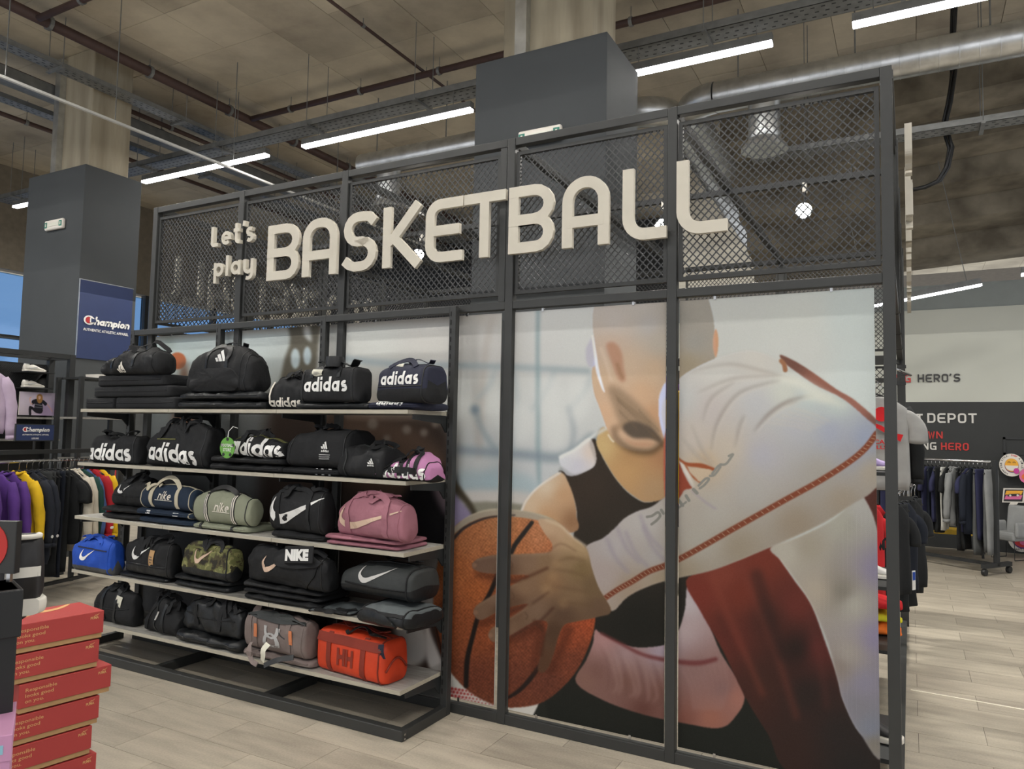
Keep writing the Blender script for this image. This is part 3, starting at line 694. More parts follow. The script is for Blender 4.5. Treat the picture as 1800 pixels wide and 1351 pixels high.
for c_ in ((800, 700), (880, 720), (968, 700), (975, 755), (915, 745), (1015, 700)): p.dot(c_[0], c_[1], 22, (203, 206, 204), 9, .6, 38)
p.poly([(795, 830), (930, 835), (935, 880), (800, 872)], (150, 170, 178), 8, .7)
p.poly([(815, 862), (930, 866), (935, 890), (818, 888)], (186, 181, 176), 5, .9)
p.poly([(822, 884), (935, 890), (935, 925), (815, 930)], (126, 124, 110), 3, .95)
# blurred players behind the shelf unit
p.poly([(505, 560), (530, 565), (535, 590), (548, 600), (545, 565), (565, 560), (560, 600), (556, 650), (545, 720), (490, 720), (498, 640), (510, 600)], (92, 88, 78), 3)
p.dot(519, 630, 8, (168, 180, 182), 2, 1, 18); p.dot(540, 625, 7, (160, 172, 176), 2, 1, 16)
p.poly([(480, 700), (600, 730), (780, 740), (790, 860), (760, 970), (480, 1000)], (58, 48, 42), 12)
p.poly([(560, 740), (700, 745), (770, 790), (780, 860), (640, 870)], (92, 74, 62), 14)
for c_ in ((715, 755, 8), (745, 760, 7), (680, 770, 6), (655, 745, 9), (765, 745, 6)): p.dot(c_[0], c_[1], c_[2], (128, 118, 108), 3, .8)
p.dot(312, 634, 15, (168, 98, 66), 1); p.poly([(318, 648), (330, 652), (345, 800), (300, 800)], (120, 92, 76), 5)
p.poly([(300, 560), (306, 600), (290, 640), (285, 590)], (130, 140, 130), 6, .4)
p.poly([(740, 830), (800, 840), (790, 960), (740, 950), (700, 900)], (22, 21, 23), 8)
p.poly([(760, 850), (790, 850), (800, 905), (780, 900)], (140, 124, 132), 5, .8)
p.poly([(795, 862), (810, 880), (832, 905), (815, 925), (795, 930)], (138, 128, 158), 4)
p.line([(792, 845), (810, 868), (826, 888), (838, 912)], [14, 12, 10, 8], (62, 56, 44), 3)
p.poly([(600, 1060), (770, 1090), (790, 1200), (600, 1240)], (58, 46, 42), 8)
p.poly([(690, 1080), (740, 1090), (752, 1150), (715, 1175), (700, 1130)], (178, 176, 172), 4); p.poly([(748, 1085), (760, 1120), (790, 1195), (775, 1200), (750, 1160)], (190, 186, 182), 3)
p.poly([(640, 1190), (765, 1200), (765, 1235), (640, 1230)], (150, 52, 44), 3)
# white ground with red halftone dots under the ball
p.poly([(775, 1165), (800, 1170), (900, 1225), (955, 1225), (945, 1350), (730, 1350), (730, 1235), (770, 1215)], (202, 199, 192), 1, 1, False)
p.poly([(725, 1205), (775, 1207), (780, 1236), (725, 1234)], (160, 56, 50), 3)
for r_ in range(6):
    for k in range(16):
        xx_ = 782+k*6.2+(r_ % 2)*3.1; yy_ = 1208+r_*6.0+k*.9; rr_ = max(.5, 3.1-k*.16)
        p.dot(xx_, yy_, rr_, (158, 52, 52))
# --- the man: dark vest, chest, head
p.field([(982, 828), (1010, 833), (1045, 817), (1036, 780), (1043, 770), (1050, 778), (1060, 805), (1085, 845), (1112, 872), (1140, 883), (1175, 868), (1200, 900), (1240, 1000), (1400, 1200), (1400, 1360), (928, 1360), (945, 1240), (1000, 1110), (1006, 960), (1014, 905), (1004, 865)],
        [(1030, 860, (66, 56, 48)), (1100, 920, (60, 53, 46)), (1050, 960, (56, 50, 43)), (1150, 900, (56, 50, 44)), (1120, 1100, (38, 37, 33)), (1000, 1280, (38, 40, 36)), (1150, 1320, (36, 38, 34)), (1260, 1300, (38, 40, 36))], 1)
p.field([(1062, 750), (1100, 785), (1176, 765), (1178, 862), (1140, 882), (1112, 870), (1085, 844), (1060, 804), (1048, 776)], [(1060, 785, (208, 180, 128)), (1100, 830, (196, 156, 108)), (1150, 860, (180, 148, 112)), (1160, 800, (178, 132, 96)), (1110, 800, (182, 142, 98))], 1)
p.field([(915, 905), (922, 882), (945, 856), (984, 830), (1000, 850), (1010, 880), (1013, 906), (1008, 935), (900, 940)], [(930, 890, (214, 190, 162)), (960, 855, (222, 205, 182)), (990, 870, (200, 160, 122)), (960, 910, (198, 156, 116)), (1005, 915, (150, 112, 82))], 1)
p.line([(914, 905), (925, 880), (947, 855), (985, 830)], 4, (226, 222, 216), 1, .8)
p.field([(990, 826), (983, 803), (1008, 790), (1037, 770), (1048, 812), (1022, 832), (1000, 836)], [(990, 810, (196, 200, 206)), (1015, 815, (184, 184, 198)), (1035, 795, (205, 190, 178)), (1010, 795, (206, 206, 206))], 1)
p.line([(985, 803), (1010, 790), (1040, 768), (1066, 752)], 6, (214, 216, 212), 2, .8)
head = [(1042, 575), (1042, 552), (1046, 530), (1050, 505), (1235, 500), (1246, 528), (1253, 555), (1256, 580), (1258, 620), (1250, 640), (1215, 655), (1178, 690), (1166, 705), (1163, 730), (1168, 760), (1160, 780), (1142, 792), (1110, 791), (1084, 778), (1069, 758), (1062, 740), (1052, 712), (1044, 690), (1040, 655), (1046, 620)]
p.field(head, [(1050, 545, (178, 166, 148)), (1080, 560, (178, 167, 150)), (1140, 570, (168, 160, 146)), (1120, 530, (176, 166, 148)), (1100, 640, (186, 160, 128)), (1150, 650, (184, 156, 122)), (1130, 690, (190, 154, 116)), (1070, 690, (190, 158, 124)), (1050, 670, (190, 160, 124)), (1060, 725, (196, 158, 120)), (1150, 730, (184, 142, 102)), (1075, 610, (182, 158, 132)), (1200, 560, (142, 135, 118)), (1220, 600, (146, 140, 124)), (1210, 640, (148, 134, 106)), (1240, 545, (150, 142, 124)), (1160, 600, (170, 158, 136))], 1, pw=2.6)
p.poly([(1258, 578), (1262, 590), (1262, 612), (1258, 628), (1253, 610), (1254, 590)], (192, 146, 112), 1)
p.poly([(1036, 600), (1042, 592), (1046, 620), (1048, 640), (1036, 645), (1030, 630), (1030, 612)], (178, 176, 188), 1.5)
p.line([(1041, 590), (1046, 622), (1050, 650), (1058, 678), (1062, 688)], [3, 5, 6, 4, 2], (216, 214, 206), 1)
p.poly([(1066, 604), (1080, 602), (1092, 618), (1096, 645), (1099, 668), (1088, 668), (1076, 640), (1068, 618)], (170, 128, 98), 3, .95); p.line([(1085, 640), (1090, 655), (1094, 664)], 6, (146, 110, 78), 2, .7)
p.line([(1056, 612), (1066, 640), (1074, 668)], 6, (204, 180, 150), 2, .5)
p.poly([(1068, 680), (1088, 682), (1118, 706), (1142, 730), (1158, 752), (1160, 770), (1130, 756), (1100, 756), (1088, 740), (1078, 712)], (140, 116, 88), 5, .85)
for k in range(26): p.line([(1082+k*2.4, 694+k*1.9), (1086+k*2.4, 706+k*1.9)], 1.6, (120, 98, 72), 1, .5)
p.line([(1079, 752), (1083, 770), (1100, 785), (1120, 792), (1144, 793), (1160, 782)], [6, 8, 10, 12, 12, 10], (100, 80, 58), 4, .85)
p.line([(1080, 754), (1092, 748), (1108, 745)], 8, (138, 110, 80), 4, .7)
p.poly([(1095, 754), (1099, 744), (1116, 740), (1142, 750), (1156, 764), (1165, 777), (1144, 771), (1112, 769)], (84, 72, 58), 3, .95)
p.line([(1146, 762), (1158, 774), (1164, 782)], 7, (96, 78, 58), 3, .8)
p.poly([(1096, 768), (1112, 776), (1136, 777), (1150, 781), (1136, 785), (1112, 783)], (172, 130, 96), 3, .75)
for k in range(34): x_ = 1086+(k*37 % 70); y_ = 700+(k*53 % 52)+(x_-1086)*.5; p.line([(x_, y_), (x_+2, y_+7)], 1.6, (106, 88, 66), .8, .5)
p.line([(1069, 764), (1074, 772), (1078, 776)], 3, (226, 214, 190), 1)
# --- far sleeve (lower)
fars = [(1046, 1106), (1060, 1115), (1110, 1136), (1170, 1132), (1192, 1108), (1204, 1070), (1210, 1030), (1240, 1080), (1266, 1145), (1308, 1218), (1290, 1262), (1262, 1279), (1205, 1271), (1130, 1255), (1060, 1230), (1012, 1198), (1030, 1160), (1042, 1130)]
p.field([(1046, 1106), (1060, 1115), (1110, 1136), (1170, 1132), (1192, 1108), (1204, 1070), (1210, 1030), (1240, 1080), (1266, 1145), (1308, 1218), (1290, 1262), (1262, 1279), (1205, 1271), (1130, 1255), (1060, 1230), (1012, 1198), (1030, 1160), (1042, 1130)],
        [(1060, 1125, (196, 150, 148)), (1100, 1145, (180, 150, 152)), (1160, 1142, (186, 170, 186)), (1205, 1060, (214, 204, 208)), (1200, 1110, (206, 186, 188)), (1050, 1180, (136, 98, 90)), (1100, 1200, (132, 94, 84)), (1160, 1220, (130, 90, 80)), (1220, 1180, (150, 116, 112)), (1270, 1210, (140, 106, 104)), (1250, 1262, (176, 116, 98)), (1200, 1265, (140, 88, 76)), (1130, 1245, (112, 72, 64)), (1295, 1225, (184, 126, 112)), (1030, 1195, (150, 112, 100))], 1)
p.line([(1056, 1112), (1090, 1130), (1130, 1150), (1175, 1160), (1225, 1165), (1258, 1158)], [4, 5, 6, 8, 9, 7], (122, 62, 62), 1.5, .85)
for k in range(13): p.line([(1052+k*10+(k*7 % 5), 1130+k*2.6), (1066+k*10, 1160+k*3.5), (1070+k*10+(k*5 % 7), 1190+k*3.4+(k*11 % 17)), (1066+k*10, 1215+k*2.5)], [1, 4, 5, 1], (200, 166, 158) if k % 3 else (120, 84, 78), 3, .32)
for k in range(9): p.line([(1200+k*9, 1176-k*1.5), (1214+k*8, 1205), (1220+k*6, 1245)], 5, (184, 146, 142), 3, .32)
# --- ball
ball = [(872, 896), (832, 905), (798, 927), (774, 972), (762, 1040), (765, 1100), (774, 1145), (790, 1178), (825, 1215), (868, 1238), (905, 1243), (950, 1235), (985, 1211), (1015, 1176), (1036, 1132), (1046, 1090), (1045, 1040), (1032, 985), (1000, 938), (955, 909), (910, 898)]
p.field(ball, [(880, 920, (206, 140, 92)), (830, 950, (196, 124, 78)), (950, 940, (204, 136, 92)), (800, 1000, (184, 108, 62)), (840, 1040, (188, 106, 58)), (790, 1100, (160, 88, 52)), (850, 1110, (158, 84, 50)), (900, 960, (200, 126, 78)), (985, 960, (190, 116, 74)), (900, 1190, (116, 64, 46)), (840, 1190, (124, 68, 48)), (960, 1200, (110, 62, 46)), (1000, 1120, (158, 78, 48)), (1030, 1090, (176, 84, 50)), (930, 1120, (128, 70, 48)), (1010, 1160, (122, 66, 46)), (880, 1060, (150, 82, 50))], 1, pw=2.6)
rs = np.random.RandomState(3); bmask = p.mask(ball, 1)
(a_, b_, c_, d_), mk = bmask
n_ = p.blur(rs.rand(d_-c_, b_-a_).astype(np.float32), 1); n_ = (n_-n_.mean())/n_.std()
gx = np.sin(p.X[c_:d_, a_:b_]*.95+np.sin(p.Y[c_:d_, a_:b_]*.05)*5)*np.sin(p.Y[c_:d_, a_:b_]*.95+np.sin(p.X[c_:d_, a_:b_]*.06)*4)
p.a[c_:d_, a_:b_] *= (1+mk*(.045*n_+.06*gx))[..., None]
p.line([(796, 934), (822, 914), (850, 903), (880, 900), (930, 905), (968, 916), (996, 938)], [9, 12, 13, 13, 12, 11, 6], (188, 178, 156), 1, .95)
p.line([(797, 946), (815, 928), (840, 915), (865, 908), (905, 905)], [6, 5, 4, 3, 2], (70, 62, 60), .8)
p.line([(935, 918), (922, 935), (905, 958), (893, 985), (880, 1010)], [7, 8, 8, 7, 6], (52, 48, 44), .6)
p.line([(878, 1000), (862, 1040), (843, 1075), (830, 1120), (821, 1160), (819, 1205)], [8, 8, 8, 8, 9, 8], (40, 34, 30), .6)
p.line([(948, 1170), (930, 1195), (910, 1215), (888, 1228)], [7, 8, 7, 4], (46, 36, 32), .6)
p.line([(764, 1085), (770, 1120), (780, 1155)], 4, (60, 40, 32), .6)
# --- torso: red side panel, white jersey
tors = [(1206, 1020), (1255, 998), (1300, 983), (1356, 960), (1372, 985), (1396, 1020), (1425, 1062), (1450, 1128), (1471, 1190), (1482, 1232), (1510, 1287), (1550, 1312), (1560, 1360), (1395, 1360), (1350, 1290), (1310, 1225), (1270, 1142), (1232, 1075)]
jers = [(1354, 962), (1400, 945), (1460, 915), (1500, 880), (1514, 862), (1532, 900), (1546, 950), (1556, 1000), (1556, 1318), (1510, 1287), (1482, 1232), (1472, 1195), (1455, 1130), (1425, 1060), (1395, 1015), (1372, 985)]
p.field([(1206, 1020), (1255, 998), (1300, 983), (1356, 960), (1372, 985), (1396, 1020), (1425, 1062), (1450, 1128), (1471, 1190), (1482, 1232), (1510, 1287), (1550, 1312), (1560, 1360), (1395, 1360), (1350, 1290), (1310, 1225), (1270, 1142), (1232, 1075)],
        [(1230, 1040, (148, 66, 50)), (1270, 1010, (158, 78, 58)), (1340, 985, (146, 68, 50)), (1300, 1040, (142, 66, 48)), (1400, 1060, (128, 62, 50)), (1280, 1120, (120, 58, 46)), (1350, 1090, (88, 52, 42)), (1440, 1140, (112, 56, 48)), (1400, 1140, (58, 44, 38)), (1340, 1200, (82, 52, 42)), (1420, 1220, (60, 48, 42)), (1480, 1290, (58, 50, 45)), (1380, 1310, (70, 50, 42)), (1500, 1340, (54, 49, 44))], 1, pw=2.6)
for pts, wd_, cc, op_ in (([(1250, 1008), (1275, 1070), (1310, 1150), (1340, 1220)], 9, (168, 84, 62), .5), ([(1300, 990), (1330, 1060), (1365, 1150), (1400, 1260)], 10, (150, 76, 58), .45), ([(1330, 1010), (1350, 1080), (1375, 1150)], 22, (60, 44, 38), .45), ([(1420, 1075), (1440, 1150), (1452, 1240)], 10, (122, 66, 56), .35), ([(1262, 1080), (1300, 1165), (1330, 1230)], 12, (96, 52, 42), .35)): p.line(pts, wd_, cc, 5, op_)
p.field([(1354, 962), (1400, 945), (1460, 915), (1500, 880), (1514, 862), (1532, 900), (1546, 950), (1556, 1000), (1556, 1318), (1510, 1287), (1482, 1232), (1472, 1195), (1455, 1130), (1425, 1060), (1395, 1015), (1372, 985)],
        [(1380, 970, (198, 190, 182)), (1420, 960, (178, 168, 156)), (1480, 920, (186, 182, 174)), (1520, 900, (196, 192, 192)), (1440, 1040, (194, 180, 168)), (1480, 1040, (150, 142, 134)), (1500, 1060, (196, 190, 184)), (1540, 1000, (162, 152, 182)), (1540, 1120, (160, 150, 184)), (1490, 1150, (186, 176, 172)), (1475, 1170, (160, 146, 142)), (1520, 1200, (160, 154, 178)), (1530, 1280, (146, 150, 172)), (1500, 1240, (150, 146, 160)), (1535, 1308, (150, 142, 136))], 1, pw=2.6)
bm_ = p.mask([(1440, 1050), (1500, 900), (1556, 960), (1556, 1300), (1510, 1280), (1475, 1195)], 6)
(a_, b_, c_, d_), mk = bm_; p.a[c_:d_, a_:b_] *= (1-mk*.075*(np.sin(p.X[c_:d_, a_:b_]*2.0)*np.sin(p.Y[c_:d_, a_:b_]*1.8) > .1))[..., None]
p.poly([(1506, 872), (1556, 815), (1556, 960), (1546, 945), (1532, 900), (1514, 868)], (98, 58, 50), 1)
# --- the near arm and back
p.poly([(1160, 690), (1174, 675), (1180, 772), (1170, 775), (1161, 750), (1157, 720)], (196, 196, 208), 1)
p.poly([(1167, 772), (1180, 760), (1180, 868), (1168, 868)], (190, 104, 84), 1)
p.poly([(1182, 800), (1204, 832), (1219, 858), (1203, 866), (1182, 885)], (162, 80, 60), 1)
p.field([(1370, 625), (1392, 632), (1425, 652), (1470, 684), (1503, 704), (1550, 748), (1550, 772), (1500, 732), (1440, 695), (1400, 662)], [(1390, 640, (126, 88, 76)), (1440, 672, (160, 108, 92)), (1500, 715, (168, 114, 100)), (1540, 755, (132, 92, 82))], 1)
arm = [(1180, 682), (1192, 667), (1215, 650), (1262, 628), (1310, 616), (1340, 620), (1372, 634), (1392, 648), (1432, 676), (1480, 700), (1520, 733), (1550, 765), (1556, 830), (1530, 866), (1500, 884), (1450, 917), (1380, 950), (1300, 984), (1245, 1004), (1180, 1018), (1140, 1030), (1104, 1048), (1078, 1073), (1066, 1062), (1050, 1030), (1038, 995), (1030, 961), (1060, 945), (1080, 928), (1098, 910), (1120, 898), (1145, 890), (1172, 872), (1192, 876), (1203, 861), (1217, 856), (1212, 835), (1196, 808), (1180, 795)]
p.field(arm, [(1200, 700, (196, 200, 206)), (1260, 650, (204, 206, 208)), (1330, 640, (206, 206, 206)), (1250, 720, (196, 192, 196)), (1220, 770, (204, 198, 196)), (1280, 790, (204, 196, 188)), (1240, 815, (206, 186, 162)), (1330, 710, (192, 196, 206)), (1380, 690, (206, 212, 210)), (1420, 700, (194, 208, 214)), (1470, 710, (196, 210, 214)), (1400, 750, (188, 192, 206)), (1460, 760, (174, 182, 206)), (1520, 770, (166, 178, 208)), (1500, 800, (172, 176, 192)), (1340, 800, (188, 190, 206)), (1320, 860, (190, 190, 192)), (1440, 830, (180, 178, 176)), (1530, 830, (190, 182, 172)), (1480, 880, (178, 168, 156)), (1400, 920, (172, 160, 146)), (1300, 960, (176, 166, 152)), (1260, 900, (196, 194, 192)), (1230, 950, (196, 194, 190)), (1200, 1005, (182, 170, 152)), (1130, 920, (206, 204, 208)), (1150, 980, (198, 196, 202)), (1080, 960, (202, 198, 206)), (1060, 1010, (200, 188, 190)), (1110, 1035, (186, 168, 152)), (1160, 1015, (188, 172, 152))], 1, pw=2.6)
for pts, op_ in (([(1215, 652), (1280, 640), (1340, 652), (1400, 668)], .5), ([(1225, 690), (1290, 665), (1370, 660)], .5), ([(1250, 790), (1262, 740), (1300, 690), (1370, 668)], .7), ([(1235, 740), (1250, 700), (1290, 672)], .5), ([(1200, 770), (1225, 800), (1252, 822)], .5), ([(1292, 785), (1300, 750), (1308, 730)], .6), ([(1325, 758), (1350, 728), (1385, 705), (1430, 694)], .9), ([(1330, 750), (1370, 715), (1400, 705)], .5), ([(1215, 745), (1235, 790), (1256, 820)], .45)):
    p.line(pts, [2, 6, 6, 2], (150, 142, 140), 2.2, op_*.75); p.line([(q[0]+4, q[1]+4) for q in pts], [1, 4, 4, 1], (216, 214, 212), 2, op_*.5)
p.poly([(1362, 664), (1400, 662), (1440, 682), (1470, 702), (1440, 702), (1400, 680)], (222, 226, 222), 5, .8); p.poly([(1410, 700), (1425, 688), (1470, 702), (1490, 716), (1440, 706)], (220, 226, 222), 4, .7)
for k in range(5): p.line([(1350+k*12, 742-k*6), (1390+k*10, 748-k*5), (1425+k*8, 756-k*4)], 3, (208, 204, 196), 2, .4)
for x_, y_ in ((1066, 945), (1085, 928), (1100, 935), (1125, 905), (1130, 925)): p.line([(x_, y_), (x_+16, y_+35), (x_+38, y_+60)], 6, (172, 166, 186), 3, .55)
p.line([(1216, 862), (1240, 882), (1258, 894)], 3, (172, 166, 190), 1.5, .7)
p.line([(1031, 962), (1038, 995), (1050, 1030), (1072, 1072)], 3, (170, 160, 158), 1, .6)
seam = [(1060, 1053), (1085, 1036), (1110, 1022), (1140, 1004), (1170, 993), (1200, 979), (1240, 957), (1280, 934), (1330, 906), (1380, 878), (1440, 845), (1490, 813), (1520, 788), (1540, 762)]
p.line(seam, [9, 10, 10, 10, 11], (140, 78, 58), .8); S_ = p.smooth(seam, 10, False)
for i in range(0, len(S_)-1, 2):
    d_ = S_[i+1]-S_[i]; d_ = d_/np.hypot(*d_); n2 = np.array([-d_[1], d_[0]]); p.line([S_[i]-n2*2.6-d_, S_[i]+n2*2.6+d_], 1.3, (196, 172, 152), 0, .8, False)
p.line([(1373, 634), (1378, 640), (1380, 650)], 8, (158, 112, 84), .8)
p.line([(1190, 803), (1206, 815), (1232, 818), (1256, 825)], [3, 6, 8, 4], (166, 92, 60), .8); p.line([(1205, 818), (1214, 834), (1232, 848)], 4, (176, 106, 74), .8); p.poly([(1212, 824), (1240, 824), (1250, 828), (1232, 846), (1220, 836)], (214, 196, 176), 1)
p.poly([(1196, 812), (1206, 822), (1222, 850), (1216, 856), (1202, 832)], (206, 200, 192), 1)
# lettering printed along the sleeve
GL = (150, 152, 150)
def sl(pts, wd_=4.2): p.line(pts, wd_, GL, .4, 1, len(pts) > 2)
sl([(1266, 816), (1276, 815), (1286, 802), (1288, 798), (1281, 801)]); sl([(1248, 836), (1256, 834), (1266, 820), (1262, 819), (1252, 832)]); sl([(1230, 858), (1238, 852), (1246, 842), (1240, 841), (1228, 853)])
sl([(1219, 860), (1225, 866)], 6); sl([(1206, 871), (1211, 879)], 5.5); sl([(1193, 879), (1200, 888)], 5.5); sl([(1193, 892), (1206, 882)], 3.6)
sl([(1162, 896), (1166, 902)], 5); sl([(1137, 908), (1146, 906), (1156, 900), (1160, 906), (1154, 914), (1145, 921)], 4.6)
# --- hand, with the shade its fingers throw on the ball
for pts, wd_ in (([(842, 1008), (900, 1018), (950, 1008)], 14), ([(846, 1094), (890, 1078), (940, 1060)], 14), ([(872, 1136), (910, 1118), (950, 1098)], 12), ([(968, 1180), (986, 1140), (1000, 1105)], 14), ([(940, 1180), (944, 1140), (952, 1100)], 10)): p.line(pts, wd_, (78, 40, 26), 5, .6)
hand = [(946, 915), (956, 911), (976, 915), (990, 926), (1002, 940), (1030, 963), (1040, 998), (1052, 1032), (1074, 1073), (1050, 1084), (1012, 1092), (992, 1098), (981, 1120), (973, 1150), (962, 1176), (950, 1182), (945, 1172), (951, 1148), (957, 1120), (962, 1094), (944, 1090), (928, 1098), (905, 1112), (885, 1122), (868, 1128), (859, 1119), (862, 1106), (885, 1092), (912, 1076), (928, 1061), (900, 1066), (870, 1077), (846, 1089), (834, 1082), (834, 1068), (852, 1054), (882, 1038), (915, 1020), (930, 1011), (890, 1009), (850, 1006), (833, 1000), (830, 990), (842, 981), (872, 975), (930, 973), (966, 970), (970, 955), (956, 935)]
p.field(hand, [(955, 920, (222, 196, 172)), (968, 930, (222, 194, 168)), (985, 935, (214, 186, 160)), (1000, 950, (206, 180, 150)), (1020, 962, (196, 172, 140)), (970, 950, (196, 164, 138)), (960, 985, (150, 124, 100)), (1000, 985, (160, 136, 108)), (1020, 1000, (140, 120, 88)), (1040, 1030, (126, 106, 82)), (1010, 1040, (142, 118, 94)), (970, 1020, (156, 124, 96)), (930, 984, (150, 124, 106)), (890, 984, (142, 118, 104)), (845, 988, (132, 106, 94)), (920, 1030, (152, 124, 102)), (870, 1052, (150, 124, 108)), (842, 1072, (142, 116, 100)), (940, 1072, (138, 114, 98)), (880, 1106, (148, 120, 102)), (890, 1004, (112, 86, 70)), (880, 1070, (108, 82, 66)), (905, 1060, (112, 86, 70)), (975, 1110, (92, 70, 56)), (958, 1165, (100, 72, 56)), (1050, 1070, (116, 94, 78)), (990, 1080, (104, 82, 68))], .8, pw=3.4)
for pts, wd_, cc, op_ in (([(870, 1010), (905, 1022), (926, 1014), (962, 998)], 5, (92, 58, 42), .7), ([(872, 1082), (905, 1070), (932, 1062), (964, 1040)], 4, (84, 56, 44), .6), ([(900, 1118), (930, 1100), (948, 1092), (972, 1068)], 5, (76, 50, 40), .6), ([(940, 1092), (955, 1110), (950, 1150)], 8, (84, 50, 36), .6), ([(962, 972), (985, 955), (1012, 968)], 3, (124, 98, 78), .5)): p.line(pts, wd_, cc, 2, op_)
for c_ in ((972, 1012), (960, 1035), (978, 990), (990, 1060)): p.dot(c_[0], c_[1], 9, (182, 152, 118), 4, .45)
for c_ in ((903, 1047), (926, 1082), (900, 992), (966, 1128)): p.line([(c_[0]-3, c_[1]-6), (c_[0]+1, c_[1]), (c_[0]-1, c_[1]+6)], 2, (98, 74, 60), .8, .6)
for c_ in ((836, 1076), (862, 1116), (834, 993)): p.dot(c_[0], c_[1], 4, (168, 132, 112), 1, .8)
p.line([(960, 914), (985, 924), (1005, 942), (1030, 960)], 4, (236, 220, 198), 1.5, .8)
p.line([(838, 984), (872, 977), (930, 975), (964, 972)], 3, (168, 144, 124), 1.5, .6)
p.line([(838, 1066), (856, 1054), (885, 1038), (920, 1020)], 3, (164, 138, 116), 1.5, .6)
p.line([(866, 1104), (888, 1092), (914, 1076), (934, 1060)], 3, (164, 138, 116), 1.5, .6)
for pts in ([(975, 1000), (1000, 1004), (1030, 1012)], [(972, 1030), (1000, 1034), (1034, 1040)], [(985, 1058), (1010, 1060), (1040, 1062)], [(980, 985), (1004, 980), (1028, 985)]): p.line(pts, [2, 5, 2], (112, 88, 66), 3, .45)
for k in range(24): p.line([(1012+k*.9, 968+k*4.2), (1026+k*.9, 972+k*4.2)], 1, (110, 90, 64), .5, .25)
GMAP = np.full((p.H, p.W, 3), .955, np.float32); GMAP[:, :int((798-p.x0)*p.sc)] = 1.08  # print behind the shelf unit painted brighter to offset the shelf's shade
def tone(pts, f, soft=1.5, sm=True):
    (a, b, c, d_), m = p.mask(pts, soft, sm); m = m[..., None]; GMAP[c:d_, a:b] = GMAP[c:d_, a:b]*(1-m)+np.asarray(f, np.float32)*m
tone([(982, 828), (1010, 833), (1045, 817), (1036, 780), (1043, 770), (1062, 750), (1100, 785), (1176, 765), (1240, 1000), (1400, 1200), (1400, 1360), (928, 1360), (945, 1240), (1000, 1110), (1006, 960)], .80); tone([(1062, 750), (1100, 785), (1176, 765), (1178, 862), (1140, 882), (1112, 870), (1085, 844), (1060, 804), (1048, 776)], .865); tone([(915, 905), (922, 882), (945, 856), (984, 830), (1000, 850), (1010, 880), (1013, 906), (1008, 935), (900, 940)], .87)
tone(head, (.965, .99, 1.07)); tone(fars, .78); tone(ball, (.80, .80, .82)); tone(tors, (.69, .70, .75)); tone(jers, (.80, .81, .79)); tone([(1506, 872), (1556, 815), (1556, 960), (1546, 945), (1532, 900), (1514, 868)], .75); tone([(1182, 800), (1204, 832), (1219, 858), (1203, 866), (1182, 885)], .8); tone([(1370, 625), (1392, 632), (1425, 652), (1470, 684), (1503, 704), (1550, 748), (1550, 772), (1500, 732), (1440, 695), (1400, 662)], .82)
fy = np.clip(.895-(p.Y-660)*.00042-np.clip(p.X-1380, 0, 200)*.0002, .75, .90)[..., None]*np.array([1.0, .985, .95], np.float32)
(a_, b_, c_, d_), mk = p.mask(arm, 1.5); mk = mk[..., None]; GMAP[c_:d_, a_:b_] = GMAP[c_:d_, a_:b_]*(1-mk)+fy[c_:d_, a_:b_]*mk
tone(hand, (.78, .755, .71)); tone([(775, 1165), (800, 1170), (870, 1238), (905, 1243), (955, 1225), (945, 1350), (730, 1350), (730, 1205)], .93); tone(ball, (.80, .80, .82)); tone(hand, (.78, .755, .71))
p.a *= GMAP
p.a += rs.randn(*p.a.shape[:2], 1).astype(np.float32)*1.6
# --- carry the print to the panels: resample the drawing in wall coordinates
MY = .030
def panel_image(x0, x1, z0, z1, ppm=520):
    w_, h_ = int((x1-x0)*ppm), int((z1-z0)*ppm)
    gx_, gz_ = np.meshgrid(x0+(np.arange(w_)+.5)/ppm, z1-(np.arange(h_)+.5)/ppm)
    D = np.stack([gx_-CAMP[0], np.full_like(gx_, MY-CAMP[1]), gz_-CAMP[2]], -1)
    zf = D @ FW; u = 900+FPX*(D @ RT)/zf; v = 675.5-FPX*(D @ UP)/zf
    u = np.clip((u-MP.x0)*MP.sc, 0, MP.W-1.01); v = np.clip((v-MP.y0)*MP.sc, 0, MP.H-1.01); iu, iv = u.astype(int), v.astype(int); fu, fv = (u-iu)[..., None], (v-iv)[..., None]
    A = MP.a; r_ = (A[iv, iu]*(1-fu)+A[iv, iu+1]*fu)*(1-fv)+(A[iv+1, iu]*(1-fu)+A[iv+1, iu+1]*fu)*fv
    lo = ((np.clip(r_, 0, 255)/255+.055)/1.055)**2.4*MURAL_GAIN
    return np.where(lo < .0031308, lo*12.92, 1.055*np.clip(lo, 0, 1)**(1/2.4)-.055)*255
MURAL_GAIN = 1.19
PAN = [(XS[0]+.035, XS[1]-.03, 'printed wall panel behind the left bay of the shelf unit'), (XS[1]+.03, XS[2]-.03, 'printed wall panel behind the middle bay of the shelf unit'), (XS[2]+.03, XS[3]-.06, 'printed wall panel with the left edge of the ball, partly behind the shelf unit'),
       (XS[3]+.03, XS[4]-.036, "printed wall panel showing the man's face and his hand on the ball"), (XS[4]+.034, XS[5]-.06, 'printed wall panel at right showing the raised white sleeve and red shirt side')]
